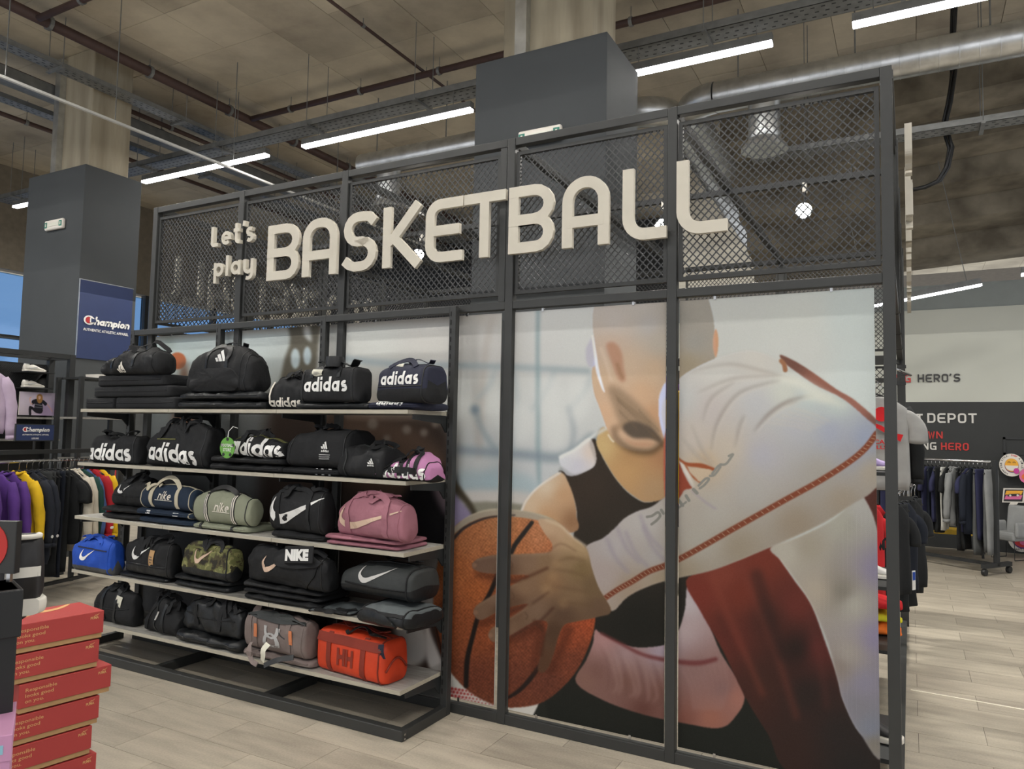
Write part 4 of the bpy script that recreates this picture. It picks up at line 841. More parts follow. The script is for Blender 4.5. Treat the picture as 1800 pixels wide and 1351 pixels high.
for i, (a, b, nm) in enumerate(PAN):
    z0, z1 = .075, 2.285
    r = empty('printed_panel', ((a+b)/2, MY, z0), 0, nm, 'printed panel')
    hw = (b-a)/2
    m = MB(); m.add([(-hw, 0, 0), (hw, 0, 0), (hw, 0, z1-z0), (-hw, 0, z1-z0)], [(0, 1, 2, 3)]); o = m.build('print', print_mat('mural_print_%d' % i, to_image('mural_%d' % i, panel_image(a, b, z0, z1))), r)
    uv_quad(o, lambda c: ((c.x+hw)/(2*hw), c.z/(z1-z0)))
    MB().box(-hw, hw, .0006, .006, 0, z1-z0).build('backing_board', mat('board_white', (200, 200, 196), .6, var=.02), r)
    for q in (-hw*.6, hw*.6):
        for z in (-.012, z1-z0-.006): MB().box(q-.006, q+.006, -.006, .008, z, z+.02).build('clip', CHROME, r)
del MP
# ================================================================== BAGS
def fabric(name, c, rough=.72, var=.18, bump=.25, scale=40, c2=None, sc2=6):
    return mat(name, c, rough, 0, var, sc2, bump, scale, spec=.35, c2=c2)
BK = fabric('black_fabric', (23, 24, 26)); BK2 = fabric('black_fabric_soft', (29, 30, 32), .8); BK3 = fabric('black_fabric_shiny', (28, 30, 32), .42, .15, .35, 22)
NAVY = fabric('navy_fabric', (35, 38, 56)); NAVY2 = fabric('navy_canvas', (30, 44, 62), .85, .1); SAGE = fabric('sage_canvas', (140, 144, 124), .85, .08); CREAM = fabric('cream_webbing', (190, 182, 160), .85, .08)
PINK = fabric('dusty_pink_fabric', (158, 106, 118), .85, .08); BLUE = fabric('royal_blue_fabric', (28, 74, 172), .7, .12); GREYD = fabric('dark_grey_fabric', (54, 57, 57), .6, .12); GREYM = fabric('mid_grey_fabric', (86, 92, 94), .7, .1)
TAUPE = fabric('taupe_fabric', (122, 110, 106), .8, .1); ORANGE = fabric('orange_tarpaulin', (206, 66, 34), .5, .1, .15); ORANGED = fabric('brick_red_webbing', (132, 50, 36), .7, .1); LILAC = fabric('lilac_fabric', (174, 118, 158), .8, .08)
OLIVE = fabric('olive_trim', (100, 100, 60), .8); GREYR = fabric('grey_rubber', (74, 76, 78), .6, .1); PEACH = fabric('peach_trim', (206, 128, 88), .8, .08)
CAMO = fabric('camouflage_fabric', (96, 96, 62), .8, .2, .2, 40)
_nt = CAMO.node_tree; _r = [n for n in _nt.nodes if n.type == 'VALTORGB'][0]; _r.color_ramp.interpolation = 'CONSTANT'
_r.color_ramp.elements[0].color = (*lin((44, 42, 34)), 1); _r.color_ramp.elements[0].position = 0; _r.color_ramp.elements[1].position = .46; _r.color_ramp.elements[1].color = (*lin((104, 106, 66)), 1)
for q_, c_ in ((.40, (72, 66, 44)), (.56, (134, 132, 86)), (.64, (60, 58, 40))): _e = _r.color_ramp.elements.new(q_); _e.color = (*lin(c_), 1)
for n in _nt.nodes:
    if n.type == 'TEX_NOISE' and abs(n.inputs['Scale'].default_value-6) < .1: n.inputs['Scale'].default_value = 14
IVORY = mat('ivory_print', (222, 216, 204), .6, var=.03); SILV = mat('silver_print', (206, 204, 200), .4, var=.05); ROSE = mat('beige_print', (206, 178, 156), .6, var=.04); GREYP = mat('grey_print', (176, 176, 176), .5, var=.05)

class Bag:
    """a soft bag built on a base line: x along its front, y into the shelf, z up; the thing's Empty sits at its base"""
    def __init__(s, name, label, cat, P, yaw, L, D, H, m, n=3.0, top=(.92, 1, 1, .96), taper=.25, ends=.86, wr=.012, seed=0, tilt=0., group=None, base=None, lean=0., sagbase=0.):
        s.L, s.D, s.H = L, D, H; s.m = m; wr *= 1.35 if wr > .0065 else 1
        s.root = empty(name, tuple(P), yaw, label, cat, group); s.root.rotation_euler = (tilt, 0, yaw)
        NX, NP = 26, 30; vs = []; fs = []
        us = [-1, -.985, -.95, -.9]+[-.8+1.6*i/(NX-1) for i in range(NX)]+[.9, .95, .985, 1]; sc_ = {0: ends*.82, 1: ends*.95, 2: (1+ends)/2, 3: 1-(1-ends)*.2}
        so = Vector((seed*3.1, seed*1.7, seed*.9)); N = len(us)
        for i, u in enumerate(us):
            k = min(i, N-1-i); e = sc_.get(k, 1.)
            q = (u+1)/2*(len(top)-1); j = min(int(q), len(top)-2); f = q-j; f = f*f*(3-2*f); ht = H*(top[j]*(1-f)+top[j+1]*f)
            for t in range(NP):
                a = 2*PI*t/NP-PI/2; ca, sa = math.cos(a), math.sin(a)
                y = math.copysign(abs(ca)**(2/n), ca)*.5; z = math.copysign(abs(sa)**(2/n), sa)*.5+.5
                y *= 1-taper*z; y *= 1+.06*math.sin(PI*z)*(1-u*u)
                zz = z*ht; fl = min(1, zz/.03)
                zz = (zz-ht*.45)*e+ht*.45 if z > .15 else zz*1.0+ (1-e)*.02
                p = Vector((u*L/2, y*D*e+D/2+lean*z, zz))
                w1 = noise.noise(p*9+so)*wr*1.2+noise.noise(p*22+so)*wr*.55+abs(noise.noise(Vector((p.x*16+p.z*9, p.y*10, p.z*14-p.x*7))+so))*wr*-.8
                d = Vector((0, math.copysign(1, y)*abs(ca), sa if z > .3 else 0))
                if d.length > 0: p += d.normalized()*w1*min(1, fl+.15)
                if k < 2: p.x += noise.noise(p*13+so)*wr*.6
                if p.z < 0: p.z = 0
                vs.append(p)
        for i in range(N-1):
            for t in range(NP): fs.append((i*NP+t, i*NP+(t+1) % NP, (i+1)*NP+(t+1) % NP, (i+1)*NP+t))
        c0, c1 = len(vs), len(vs)+1
        for i in (0, N-1):
            ring = vs[i*NP:(i+1)*NP]; c = sum(ring, Vector())/NP; c.x += (-1 if i == 0 else 1)*.004; vs.append(c)
        for t in range(NP): fs.append((c0, (t+1) % NP, t)); fs.append((c1, (N-1)*NP+t, (N-1)*NP+(t+1) % NP))
        mb = MB(); mb.v = [tuple(v) for v in vs]; mb.f = fs; s.vs, s.fs, s.N, s.NP = vs, fs, N, NP
        s.body = mb.build('body', m, s.root, smooth=True)
        s.bvh = BVHTree.FromPolygons([tuple(v) for v in vs], fs)
        if base:
            me = s.body.data; me.materials.append(base[0])
            zp = [math.copysign(abs(math.sin(2*PI*t/NP-PI/2))**(2/n), math.sin(2*PI*t/NP-PI/2))*.5+.5 for t in range(NP)]
            for p in me.polygons:
                f_ = fs[p.index]
                if p.index < (N-1)*NP: zz = max(zp[p.index % NP], zp[(p.index+1) % NP])
                else: zz = p.center.z/H
                if zz <= base[1]*1.12: p.material_index = 1
    def front(s, x, z, off=.003):
        h = s.bvh.ray_cast(Vector((x, -1, z)), Vector((0, 1, 0)))
        if h[0] is None: h = s.bvh.find_nearest(Vector((x, 0, z)))
        n = h[1] if h[1].y < 0 else -h[1]; return h[0]+n*off, n
    def side(s, y, z, off=.003, sg=1):
        h = s.bvh.ray_cast(Vector((sg*2, y, z)), Vector((-sg, 0, 0)))
        if h[0] is None: h = s.bvh.find_nearest(Vector((sg*s.L/2, y, z)))
        n = h[1] if h[1].x*sg > 0 else -h[1]; return h[0]+n*off, n
    def topp(s, x, y, off=.003):
        h = s.bvh.ray_cast(Vector((x, y, 2)), Vector((0, 0, -1)))
        if h[0] is None: h = s.bvh.find_nearest(Vector((x, y, s.H)))
        n = h[1] if h[1].z > 0 else -h[1]; return h[0]+n*off, n
    def conform(s, polys2d, off=.003):
        mb = MB()
        for q in polys2d: mb.add([s.front(x, z, off)[0] for x, z in q], [tuple(range(len(q)))])
        return mb
    def word(s, txt, x, z, h, wd=None, m=None, slant=0., pen=.20, gap=.07, rise=0., k=.108, name='lettering', sx=1.):
        """round lower-case word printed on the front; x, z lower left, h = ascender height"""
        polys = []; cx = 0
        if txt == 'adidas' and wd: h = wd/4.3
        tot = sum(low(c, k)[1]+gap for c in txt)
        kx = (wd/tot) if wd else h
        for c in txt:
            st, w_ = low(c, k)[:2]
            for path in st:
                dense = []
                for i in range(len(path)-1):
                    nn = max(1, int(math.hypot(path[i+1][0]-path[i][0], path[i+1][1]-path[i][1])/.14))
                    for j in range(nn): dense.append((path[i][0]+(path[i+1][0]-path[i][0])*j/nn, path[i][1]+(path[i+1][1]-path[i][1])*j/nn))
                dense.append(path[-1]); qs, _ = stroke_quads(dense, pen)
                for q in qs: polys.append([(x+(cx+v.x+slant*v.y)*kx, z+v.y*h+rise*(cx+v.x)*kx) for v in q])
            cx += w_+gap
        o = s.conform(polys, .004).build(name, m or PRINTW, s.root); return o
    def text(s, txt, x, z, h, wd, m=None, bold=.02, rise=0., name='lettering', off=.004):
        v, f, w_ = text_mesh(txt, bold); kx = wd/w_; kz = h/.72; mb = MB()
        mb.add([s.front(x+a*kx, z+b*kz+rise*a*kx, off)[0] for a, b in v], f); return mb.build(name, m or PRINTW, s.root)
    def swoosh(s, x, z, wd, h, m=None, rise=0., cuts=(), wk=1.05):
        c = [(.10, .86, .01), (.045, .62, .085), (.03, .42, .15), (.07, .24, .23), (.16, .13, .27), (.28, .16, .25), (.42, .30, .20), (.58, .48, .14), (.75, .67, .085), (.9, .85, .035), (1, .97, .004)]
        P = Paint.smooth([(a, b) for a, b, _ in c], 4, False); Wd = np.interp(np.linspace(0, 10, len(P)), range(11), [q[2] for q in c])
        # pen width is in units of the mark's height; keep the aspect while offsetting
        A = wd/h; qs, _ = stroke_quads([(a*A, b) for a, b in P], list(Wd*wk)); polys = []
        groups = [[]]; ed = sorted(cuts)
        groups = [[] for _ in range(len(ed)+1)]
        for q in qs:
            xm = sum(v.x for v in q)/4/A
            if any(a < xm < b for a, b in ed): continue
            groups[sum(1 for a, b in ed if xm >= b)].append([(x+v.x*h, z+v.y*h+rise*v.x*h) for v in q])
        for g_ in groups:
            if g_: s.conform(g_, .004).build('mark', m or PRINTW, s.root)
    def bars(s, x, z, wd, h, m=None, off=.004):
        """three slanting bars of growing height"""
        for bx, hh in ((.10, .34), (.42, .66), (.74, 1.)):
            polys = []
            for j in range(3):
                q = []
                for t, e in ((j/3, 0), (j/3, 1), ((j+1)/3, 1), ((j+1)/3, 0)):
                    zz = hh*t*(1 if e else .86); q.append((x+wd*(bx+.25*e-.46*zz), z+h*zz))
                polys.append(q)
            s.conform(polys, off).build('mark', m or PRINTW, s.root)
    def handle(s, x1, x2, m, wid=.03, z0=.08, rise=.07, droop=0., ysh=.35, back=True, name='handle'):
        """webbing from the foot of the front up to the top and round in a loop"""
        z0 *= s.H; pts = []; nr = []
        for i in range(9):
            z = z0+(s.H*.90-z0)*i/8; p, n = s.front(x1, z, .004); pts.append(p); nr.append(n)
        p1, n1 = s.front(x1, s.H*.90); p2, n2 = s.front(x2, s.H*.90)
        yc = s.D*ysh
        for i in range(1, 10):
            t = i/10; a = PI*t; q = p1.lerp(p2, t); q.y += (yc-q.y)*math.sin(a); q.z += (rise+s.H*.06)*math.sin(a)**.8; pts.append(q); nr.append(Vector((0, -.8, .6)))
        for i in range(9):
            z = s.H*.90+(z0-s.H*.90)*i/8; p, n = s.front(x2, z, .004); pts.append(p); nr.append(n)
        return MB().ribbon(pts, wid, .003, nr).build(name, m, s.root, smooth=40)
    def strap(s, pts, m, wid=.035, name='shoulder_strap', th=.004):
        P = Paint.smooth(pts, 5, False); N_ = [s.topp(p[0], p[1])[1] for p in P]
        return MB().ribbon([Vector(p) for p in P], wid, th, N_).build(name, m, s.root, smooth=40)
    def over(s, xs, y, m, wid=.035, lift=.012, name='shoulder_strap', wob=.02, seed=1):
        """a strap lying slack along the top"""
        pts = []
        for i in range(15):
            t = i/14; x = xs[0]+(xs[1]-xs[0])*t; yy = y+wob*math.sin(t*9+seed); p, _ = s.topp(x, yy); pts.append((p.x, p.y, p.z+lift*(1+math.sin(t*13+seed))*.9+.004))
        return s.strap(pts, m, wid, name)
    def zip(s, m=RUB, y=.5):
        pts = []; nr = []
        for i in range(17):
            x = -s.L*.46+s.L*.92*i/16; p, n = s.topp(x, s.D*y, .002); pts.append(p); nr.append(n)
        return MB().ribbon(pts, .018, .003, nr).build('zip', m, s.root, smooth=40)
    def end_seam(s, m, sg=1, r=.0035, k=3):
        i = s.N-1-k if sg > 0 else k; ring = s.vs[i*s.NP:(i+1)*s.NP]; c = sum(ring, Vector())/s.NP
        return MB().tube([c+(p-c)*1.006 for p in ring], r, 5, closed=True).build('piping', m, s.root, smooth=True)
    def seam_line(s, pts, m, r=.0025, name='seam'):
        return MB().tube([s.front(x, z, .002)[0] for x, z in Paint.smooth(pts, 6, False)], r, 5).build(name, m, s.root, smooth=True)
    def patch(s, pts, m, off=.004, name='pocket', th=.006):
        """a pocket panel on the front, raised"""
        P = Paint.smooth(pts, 5); n = len(P); c = P.mean(0); vs = []; fs = []
        for k, o_ in ((1., .001), (.97, off+th), (.6, off+th*1.3), (.2, off+th*1.4)):
            for q in P: vs.append(s.front(c[0]+(q[0]-c[0])*k, c[1]+(q[1]-c[1])*k, o_)[0])
        vs.append(s.front(c[0], c[1], off+th*1.4)[0])
        for j in range(3):
            for i in range(n): fs.append((j*n+i, j*n+(i+1) % n, (j+1)*n+(i+1) % n, (j+1)*n+i))
        for i in range(n): fs.append((3*n+i, 3*n+(i+1) % n, 4*n))
        mb = MB(); mb.add(vs, fs); return mb.build(name, m, s.root, smooth=50)
    def band(s, x, z0, z1, m, wid=.03, name='band'):
        pts = []; nr = []
        for i in range(8): p, n = s.front(x, s.H*(z0+(z1-z0)*i/7), .004); pts.append(p); nr.append(n)
        return MB().ribbon(pts, wid, .003, nr).build(name, m, s.root, smooth=40)
    def band_x(s, x0, x1, z, m, wid=.02, name='band'):
        pts = []; nr = []
        for i in range(14): p, n = s.front(x0+(x1-x0)*i/13, z, .004); pts.append(p); nr.append(n)
        return MB().ribbon(pts, wid, .003, nr).build(name, m, s.root, smooth=40)
    def tag(s, x, z, w_, h_, m=PAPER, rot=0., curl=.01, lines=True):
        p, n = s.front(x, z, .008); vs = []; fs = []
        for i in range(5):
            for j in (-1, 1):
                a, b = j*w_/2, -h_*i/4; vs.append((p.x+a*math.cos(rot)-b*math.sin(rot), p.y-.004-curl*math.sin(i/4*PI), p.z+a*math.sin(rot)+b*math.cos(rot)))
        for i in range(4): fs.append((i*2, i*2+1, i*2+3, i*2+2))
        o = MB().add(vs, fs).build('price_tag', m, s.root)
        if lines:
            mb = MB()
            for i, (u0, u1, v) in enumerate(((.2, .7, .35), (.2, .8, .5), (.25, .6, .66))):
                q = [(w_*(u0-.5), -h_*v), (w_*(u1-.5), -h_*v), (w_*(u1-.5), -h_*(v+.05)), (w_*(u0-.5), -h_*(v+.05))]
                mb.add([(p.x+a*math.cos(rot)-b*math.sin(rot), p.y-.006-curl*math.sin(-b/h_*PI), p.z+a*math.sin(rot)+b*math.cos(rot)) for a, b in q], [(0, 1, 2, 3)])
            mb.build('print_lines', GREYR, o)
        return o
    def ruffle(s, m, n=5, seed=1, hgt=.05, name='strap_bundle'):
        """slack handles and buckles bunched on the top"""
        rnd = random.Random(seed); mb = MB()
        for k in range(n):
            x0 = rnd.uniform(-.36, .2)*s.L; ln = rnd.uniform(.14, .4)*s.L; y = s.D*rnd.uniform(.25, .62); hh = hgt*rnd.uniform(.5, 1.1); pts = []; nr = []
            for i in range(9):
                t = i/8; p, _ = s.topp(max(-.45*s.L, min(.45*s.L, x0+ln*t)), y+.03*math.sin(t*6+k)); p = p.copy(); p.z += hh*math.sin(PI*t)*.8+.003; pts.append(p); nr.append(Vector((.2*math.sin(k), -.75, .65)))
            mb.ribbon(pts, rnd.uniform(.022, .036), .003, nr)
        return stuff(mb.build(name, m, s.root, smooth=40))
def place(pxL, pxR, pxE, pyT, shelf, lift=0., yaw=0., yf=-.415, D=None, pyB=None):
    """front left / front right / back right corner columns and top row in the photograph -> position and true size"""
    z = SZ[shelf-1]+lift; n = RT*FPX-FW*(pxL-900)
    x = CAMP[0]-((yf-CAMP[1])*n[1]+(z-CAMP[2])*n[2])/n[0]
    P0 = np.array([x, yf, z]); d = np.array([math.cos(yaw), math.sin(yaw), 0]); e = np.array([-d[1], d[0], 0])
    L = along_x(P0, d, pxR); P1 = P0+d*L; Dd = D or min(.40, max(.14, along_x(P1, e, pxE)))
    H = along_y(P0+d*L*.5+e*Dd*.4, np.array([0, 0, 1.]), pyT)
    C = P0+d*L*.5
    return tuple(C), yaw, L, Dd, H
def folded(pxL, pxR, shelf, n, t, label, m, yf=-.41, D=.30, yaw=0., lift0=0., wr=.006, group=None, name='folded_bag', mark=None, taper=0., seed=None):
    """a pile of flat folded bags, each a thing; returns the height of the pile"""
    z = lift0; lo = label if isinstance(label, (list, tuple)) else [label]*n
    for i in range(n):
        P, y, L, Dd, _ = place(pxL+random.uniform(-2, 2), pxR+random.uniform(-2, 2), 0, 700, shelf, z, yaw, yf, D)
        b = Bag(name, lo[i], 'folded bag', P, y, L, D, t, m, n=9 if t > .078 else 3.2, top=(1, 1, .99, 1, 1) if t > .078 else (.95, 1, .97, 1, .94), taper=.0 if t > .078 else .04, ends=.985 if t > .078 else .93, wr=wr, seed=(seed or random.random()*50)+i, group=group)
        b.seam_line([(-L*.46, t*.55), (0, t*.5), (L*.46, t*.55)], m if m != BK else BK2, .0035, 'fold_edge')
        if mark and i == n-1: mark(b)
        z += t*.97
    return z
def bag(label, pl, m, **k): return Bag(k.pop('name', 'duffel_bag'), label, 'bag', *pl, m, **k)
# ------------------------------------------------------------ top shelf
G1 = None
z = folded(150, 200, 1, 1, .085, 'flat black boxy folded bag, lower left of the pile under the leftmost top-shelf bag', BK2, wr=.002, D=.3, yf=-.40)
folded(203, 306, 1, 1, .085, 'flat black boxy folded bag, lower right of the pile under the leftmost top-shelf bag', BK2, wr=.002, D=.3, yf=-.40)
z = folded(162, 296, 1, 1, .080, 'flat black boxy folded bag, second layer of the pile at top shelf left', BK2, wr=.002, lift0=.083, D=.3, yf=-.40)
z = folded(169, 288, 1, 1, .080, 'flat black boxy folded bag, topmost of the pile at top shelf left', BK2, wr=.002, lift0=.161, D=.3, yf=-.40)
b = bag('black duffel with three ivory bars, leftmost on the top shelf, on a folded pile', place(170, 265, 318, 615, 1, .236, -.12, -.41), BK, n=2.6, top=(.66, .88, 1, .98, .96), taper=.3, wr=.014, seed=2)
b.bars(-b.L*.12, b.H*.12, .085, .075, IVORY); b.ruffle(BK2, 5, 3, .06); b.handle(-b.L*.22, b.L*.15, BK3, .03, .3, .02); b.zip(); b.end_seam(BK2)
z = folded(310, 455, 1, 2, .058, ['flattened black bag under the big domed duffel, lower of two', 'flattened black bag under the big domed duffel, upper of two'], BK3, wr=.010, yf=-.425)
b = bag('big domed black duffel with a white three-bar mark and a front pocket, top shelf', place(320, 428, 480, 609, 1, .105, -.05, -.42), BK, n=2.9, top=(.82, .97, 1, .97, .80), taper=.32, wr=.012, seed=5)
b.patch([(-b.L*.43, b.H*.10), (-b.L*.30, b.H*.47), (0, b.H*.52), (b.L*.30, b.H*.47), (b.L*.36, b.H*.1), (0, b.H*.06)], BK2)
b.bars(-b.L*.02, b.H*.66, .085, .075, PRINTW); b.handle(-b.L*.17, b.L*.17, BK3, .034, .45, .015); b.zip(); b.end_seam(BK3); b.end_seam(BK3, 1, .003, 5); b.over((-b.L*.1, b.L*.3), b.D*.5, BK3)
b = bag('small black duffel with white lettering and a pale cord, middle of the top shelf', place(470, 530, 545, 662, 1, 0, .10, -.36), BK2, n=2.7, top=(.8, .96, 1, .98, .9), wr=.013, seed=8)
b.word('adidas', -b.L*.47, b.H*.10, .085, b.L*.92, IVORY); b.ruffle(BK2, 5, 5, .05); b.zip()
MB().tube([b.front(-b.L*.44, b.H*z_, .01)[0] for z_ in (.8, .6, .4, .2)], .005, 6).build('cord', IVORY, b.root)
z = folded(517, 645, 1, 1, .045, 'flat folded black bag under the black lettered duffel on the top shelf', BK3, wr=.003)
b = bag('black duffel with white lettering, price tag and a rolled strap, on the top shelf', place(524, 620, 657, 646, 1, .043, -.10, -.41), BK2, n=4.2, top=(.95, 1, 1, 1, .97), taper=.14, ends=.93, wr=.007, seed=11)
b.word('adidas', -b.L*.41, b.H*.30, .125, b.L*.80); b.tag(-b.L*.18, b.H*.92, .085, .045, rot=-.05); b.zip(); b.end_seam(RUB); b.end_seam(RUB, -1)
b.over((-b.L*.3, b.L*.45), b.D*.4, BK3, .05, .02); b.handle(-b.L*.28, b.L*.22, BK3, .03, .7, .015)
q = b.topp(b.L*.05, b.D*.3)[0]; MB().lathe([(.0, -.03), (.05, -.03), (.055, 0), (.05, .03), (0, .035)], 14, (q.x, q.y, q.z+.035)).build('strap_pad', RUB, b.root, smooth=50)
for x_ in (-.44, .44): b.seam_line([(x_*b.L, b.H*.06), (x_*b.L, b.H*.5), (x_*b.L*.98, b.H*.85)], RUB, .003)
z = folded(645, 740, 1, 1, .05, 'folded navy bag with white lettering on its edge, under the navy duffel', NAVY, wr=.003, mark=lambda q: q.word('adidas', -q.L*.3, q.H*.45, .03, q.L*.5))
b = bag('navy duffel with white lettering and black ends, right end of the top shelf', place(657, 742, 791, 640, 1, .036, -.20, -.40), NAVY, n=3.6, top=(.9, 1, 1, 1, .95), taper=.2, ends=.9, wr=.006, seed=14, base=(BK2, .42))
b.word('adidas', -b.L*.40, b.H*.46, .112, b.L*.80); b.tag(-b.L*.1, b.H*.97, .07, .035); b.zip(); b.end_seam(RUB); b.handle(-b.L*.26, b.L*.26, NAVY, .03, .9, .03); b.seam_line([(-b.L*.45, b.H*.42), (0, b.H*.42), (b.L*.45, b.H*.42)], RUB, .003)
b.over((-b.L*.2, b.L*.42), b.D*.55, NAVY, .03, .012)
# ------------------------------------------------------------ second shelf
b = bag('black duffel with white lettering, leftmost on the second shelf', place(153, 234, 252, 758, 2, 0, .0, -.42), BK2, n=4, top=(.95, .92, .85, .95, 1), taper=.12, wr=.011, seed=20, D=None) if False else bag('black duffel with white lettering, leftmost on the second shelf', place(153, 234, 252, 762, 2, 0, .0, -.42), BK2, n=4, top=(.95, .92, .85, .95, 1), taper=.12, wr=.011, seed=20)
b.word('adidas', -b.L*.52, b.H*.12, .125, b.L*.96); b.ruffle(BK3, 5, 7, .05); b.end_seam(RUB)
b = bag('slumped black duffel with distorted white lettering, second from left on the second shelf', place(248, 356, 402, 742, 2, 0, -.02, -.42), BK, n=3.2, top=(.7, .9, .98, 1, .92), taper=.25, wr=.016, seed=23)
b.word('adidas', -b.L*.44, b.H*.16, .125, b.L*.84, rise=-.05, slant=-.08); b.ruffle(BK2, 6, 9, .05); b.zip(); b.end_seam(RUB); b.band_x(-b.L*.3, 0, b.H*.62, OLIVE, .008, 'zip_edge')
z = folded(366, 492, 2, 2, .048, ['flattened black bag under the duffel with the green hang tag, lower of two', 'flattened black bag under the duffel with the green hang tag, upper of two'], BK, wr=.010, yf=-.425)
b = bag('black duffel with white lettering and a green hang tag, middle of the second shelf', place(396, 492, 530, 768, 2, .09, -.03, -.42), BK, n=3, top=(.8, .98, 1, .9, .8), taper=.25, wr=.015, seed=26)
b.word('adidas', -b.L*.46, b.H*.16, .115, b.L*.98, rise=-.06); b.ruffle(BK2, 5, 11, .05); b.zip(OLIVE, .4)
hq = b.front(-b.L*.34, b.H*.60, .02)[0]
ht = empty('hang_tag', b.root.location+Vector((hq.x, hq.y-.045, hq.z-.02)), .12, 'round green football-shaped hang tag reading FOOTBALL STORE, hung from the second-shelf duffel', 'tag')
TG = mat('tag_green', (98, 158, 62), .5, var=.06)
MB().prism([(.06*math.cos(t*PI/10)*.95, .06*math.sin(t*PI/10)*1.08) for t in range(20)], -.002, .002).build('card', TG, ht)
mb = MB()
for t in range(5):
    a_ = t*2*PI/5+.3; mb.prism([(.045*math.cos(a_)+.012*math.cos(q*2*PI/5), .052*math.sin(a_)+.012*math.sin(q*2*PI/5)) for q in range(5)], -.0028, -.002)
stuff(mb.build('ball_patches', RUB, ht)); put_text('lettering', 'FOOTBALL', PRINTW, ht, (0, -.0032, .006), (1, 0, 0), (0, 0, 1), .018, .088, .02, center=True); put_text('lettering', 'STORE', PRINTW, ht, (0, -.0032, -.022), (1, 0, 0), (0, 0, 1), .02, .06, .02, center=True)
MB().tube([(0, 0, .06), (-.005, .01, .10), (.01, .03, .13), (.03, .05, .12)], .002, 5).build('cord', PRINTW, ht)
z = folded(492, 592, 2, 1, .045, 'folded black bag with three white stripes under the boxy duffel on the second shelf', BK2, wr=.006, mark=lambda q: q.conform([[(q.L*(.12+.11*i), q.H*.2), (q.L*(.16+.11*i), q.H*.2), (q.L*(.13+.11*i), q.H*.85), (q.L*(.09+.11*i), q.H*.85)] for i in range(3)]).build('stripes', PRINTW, q.root))
b = bag('boxy black training duffel with a small white mark, second shelf', place(497, 604, 668, 754, 2, .043, -.02, -.42), BK2, n=4, top=(.82, .93, .98, 1, .97), taper=.16, wr=.010, seed=29)
b.bars(b.L*.12, b.H*.50, .05, .042); b.text('adidas', b.L*.13, b.H*.42, .014, .055)
for i in range(3): b.band_x(b.L*.11, b.L*.27, b.H*(.35-.05*i), GREYP, .004, 'fine_print')
b.ruffle(BK2, 4, 13, .04); b.zip(); b.end_seam(RUB); b.seam_line([(-b.L*.42, b.H*.05), (-b.L*.40, b.H*.5), (-b.L*.36, b.H*.86)], RUB, .003)
b = bag('drooping black duffel with a cinched left end, beside the lilac bag', place(588, 668, 720, 778, 2, 0, -.10, -.425), BK2, n=3.2, top=(.88, 1, .92, .95, .9), taper=.2, wr=.014, seed=32)
b.bars(b.L*.20, b.H*.42, .04, .032); b.text('adidas', b.L*.20, b.H*.36, .01, .042); b.ruffle(BK, 4, 17, .035); b.seam_line([(-b.L*.35, b.H*.05), (-b.L*.3, b.H*.5), (-b.L*.36, b.H*.9)], GREYD, .005); b.zip(GREYD)
b = bag('collapsed lilac duffel with black straps and white lettering, right end of the second shelf', place(652, 742, 792, 792, 2, 0, -.16, -.43), LILAC, n=2.8, top=(.45, .62, .70, .80, 1.0, .55), taper=.45, wr=.016, seed=35, base=(BK, .14))
b.word('adidas', -b.L*.36, b.H*.10, .06, b.L*.84, rise=.0); b.handle(-b.L*.28, b.L*.0, BK, .03, .18, .01, name='handle'); b.handle(b.L*.12, b.L*.3, BK, .028, .18, .02); b.band_x(-b.L*.3, b.L*.3, b.H*.36, BK, .035, 'waist_strap'); b.end_seam(BK, 1); b.end_seam(BK, -1)
b.over((-b.L*.2, b.L*.3), b.D*.4, BK, .03, .015)
# ------------------------------------------------------------ third shelf
z = folded(176, 244, 3, 2, .045, ['crumpled flat black bag at the left end of the third shelf, lower of two', 'crumpled flat black bag at the left end of the third shelf, upper of two'], BK, wr=.010)
b = bag('black duffel with a split white swoosh, leftmost on the third shelf', place(190, 246, 300, 838, 3, .085, .02, -.41), BK, n=2.7, top=(.8, .95, 1, .98, .9), wr=.013, seed=40)
b.swoosh(-b.L*.32, b.H*.45, .14, .07, cuts=((.34, .44),)); b.ruffle(BK2, 5, 19, .05); b.zip(); b.seam_line([(-b.L*.44, b.H*.4), (0, b.H*.38), (b.L*.44, b.H*.4)], BK2, .003)
z = folded(239, 334, 3, 2, .050, ['folded navy canvas bag with cream edges, lower of two on the third shelf', 'folded navy canvas bag with cream edges, upper of two on the third shelf'], NAVY2, wr=.008, mark=lambda q: [q.end_seam(CREAM), q.conform([[(q.L*a_, q.H*.35), (q.L*(a_+.08), q.H*.35), (q.L*(a_+.08), q.H*.7), (q.L*a_, q.H*.7)] for a_ in (-.3, .2)]).build('label_patch', PRINTW, q.root)])
b = bag('round navy canvas duffel with cream handles and script lettering, third shelf', place(241, 334, 352, 852, 3, .096, 0, -.42), NAVY2, n=2.25, top=(.86, .98, 1, .98, .9), taper=.05, ends=.85, wr=.006, seed=43)
b.handle(-b.L*.24, b.L*.24, CREAM, .03, .12, .055); b.end_seam(CREAM); b.end_seam(CREAM, -1); b.zip(CREAM); b.word('nike', -b.L*.12, b.H*.42, .055, b.L*.25, IVORY, slant=.35, pen=.13)
b.band_x(-b.L*.16, b.L*.16, b.H*.40, IVORY, .003, 'flourish'); b.over((-b.L*.45, -b.L*.1), b.D*.2, CREAM, .025, .01)
z = folded(336, 432, 3, 1, .045, 'folded sage canvas bag under the sage duffel on the third shelf', SAGE, wr=.007, mark=lambda q: [q.band(x_*q.L, .2, .9, RUB, .02, 'strap_end') for x_ in (-.3, .25)])
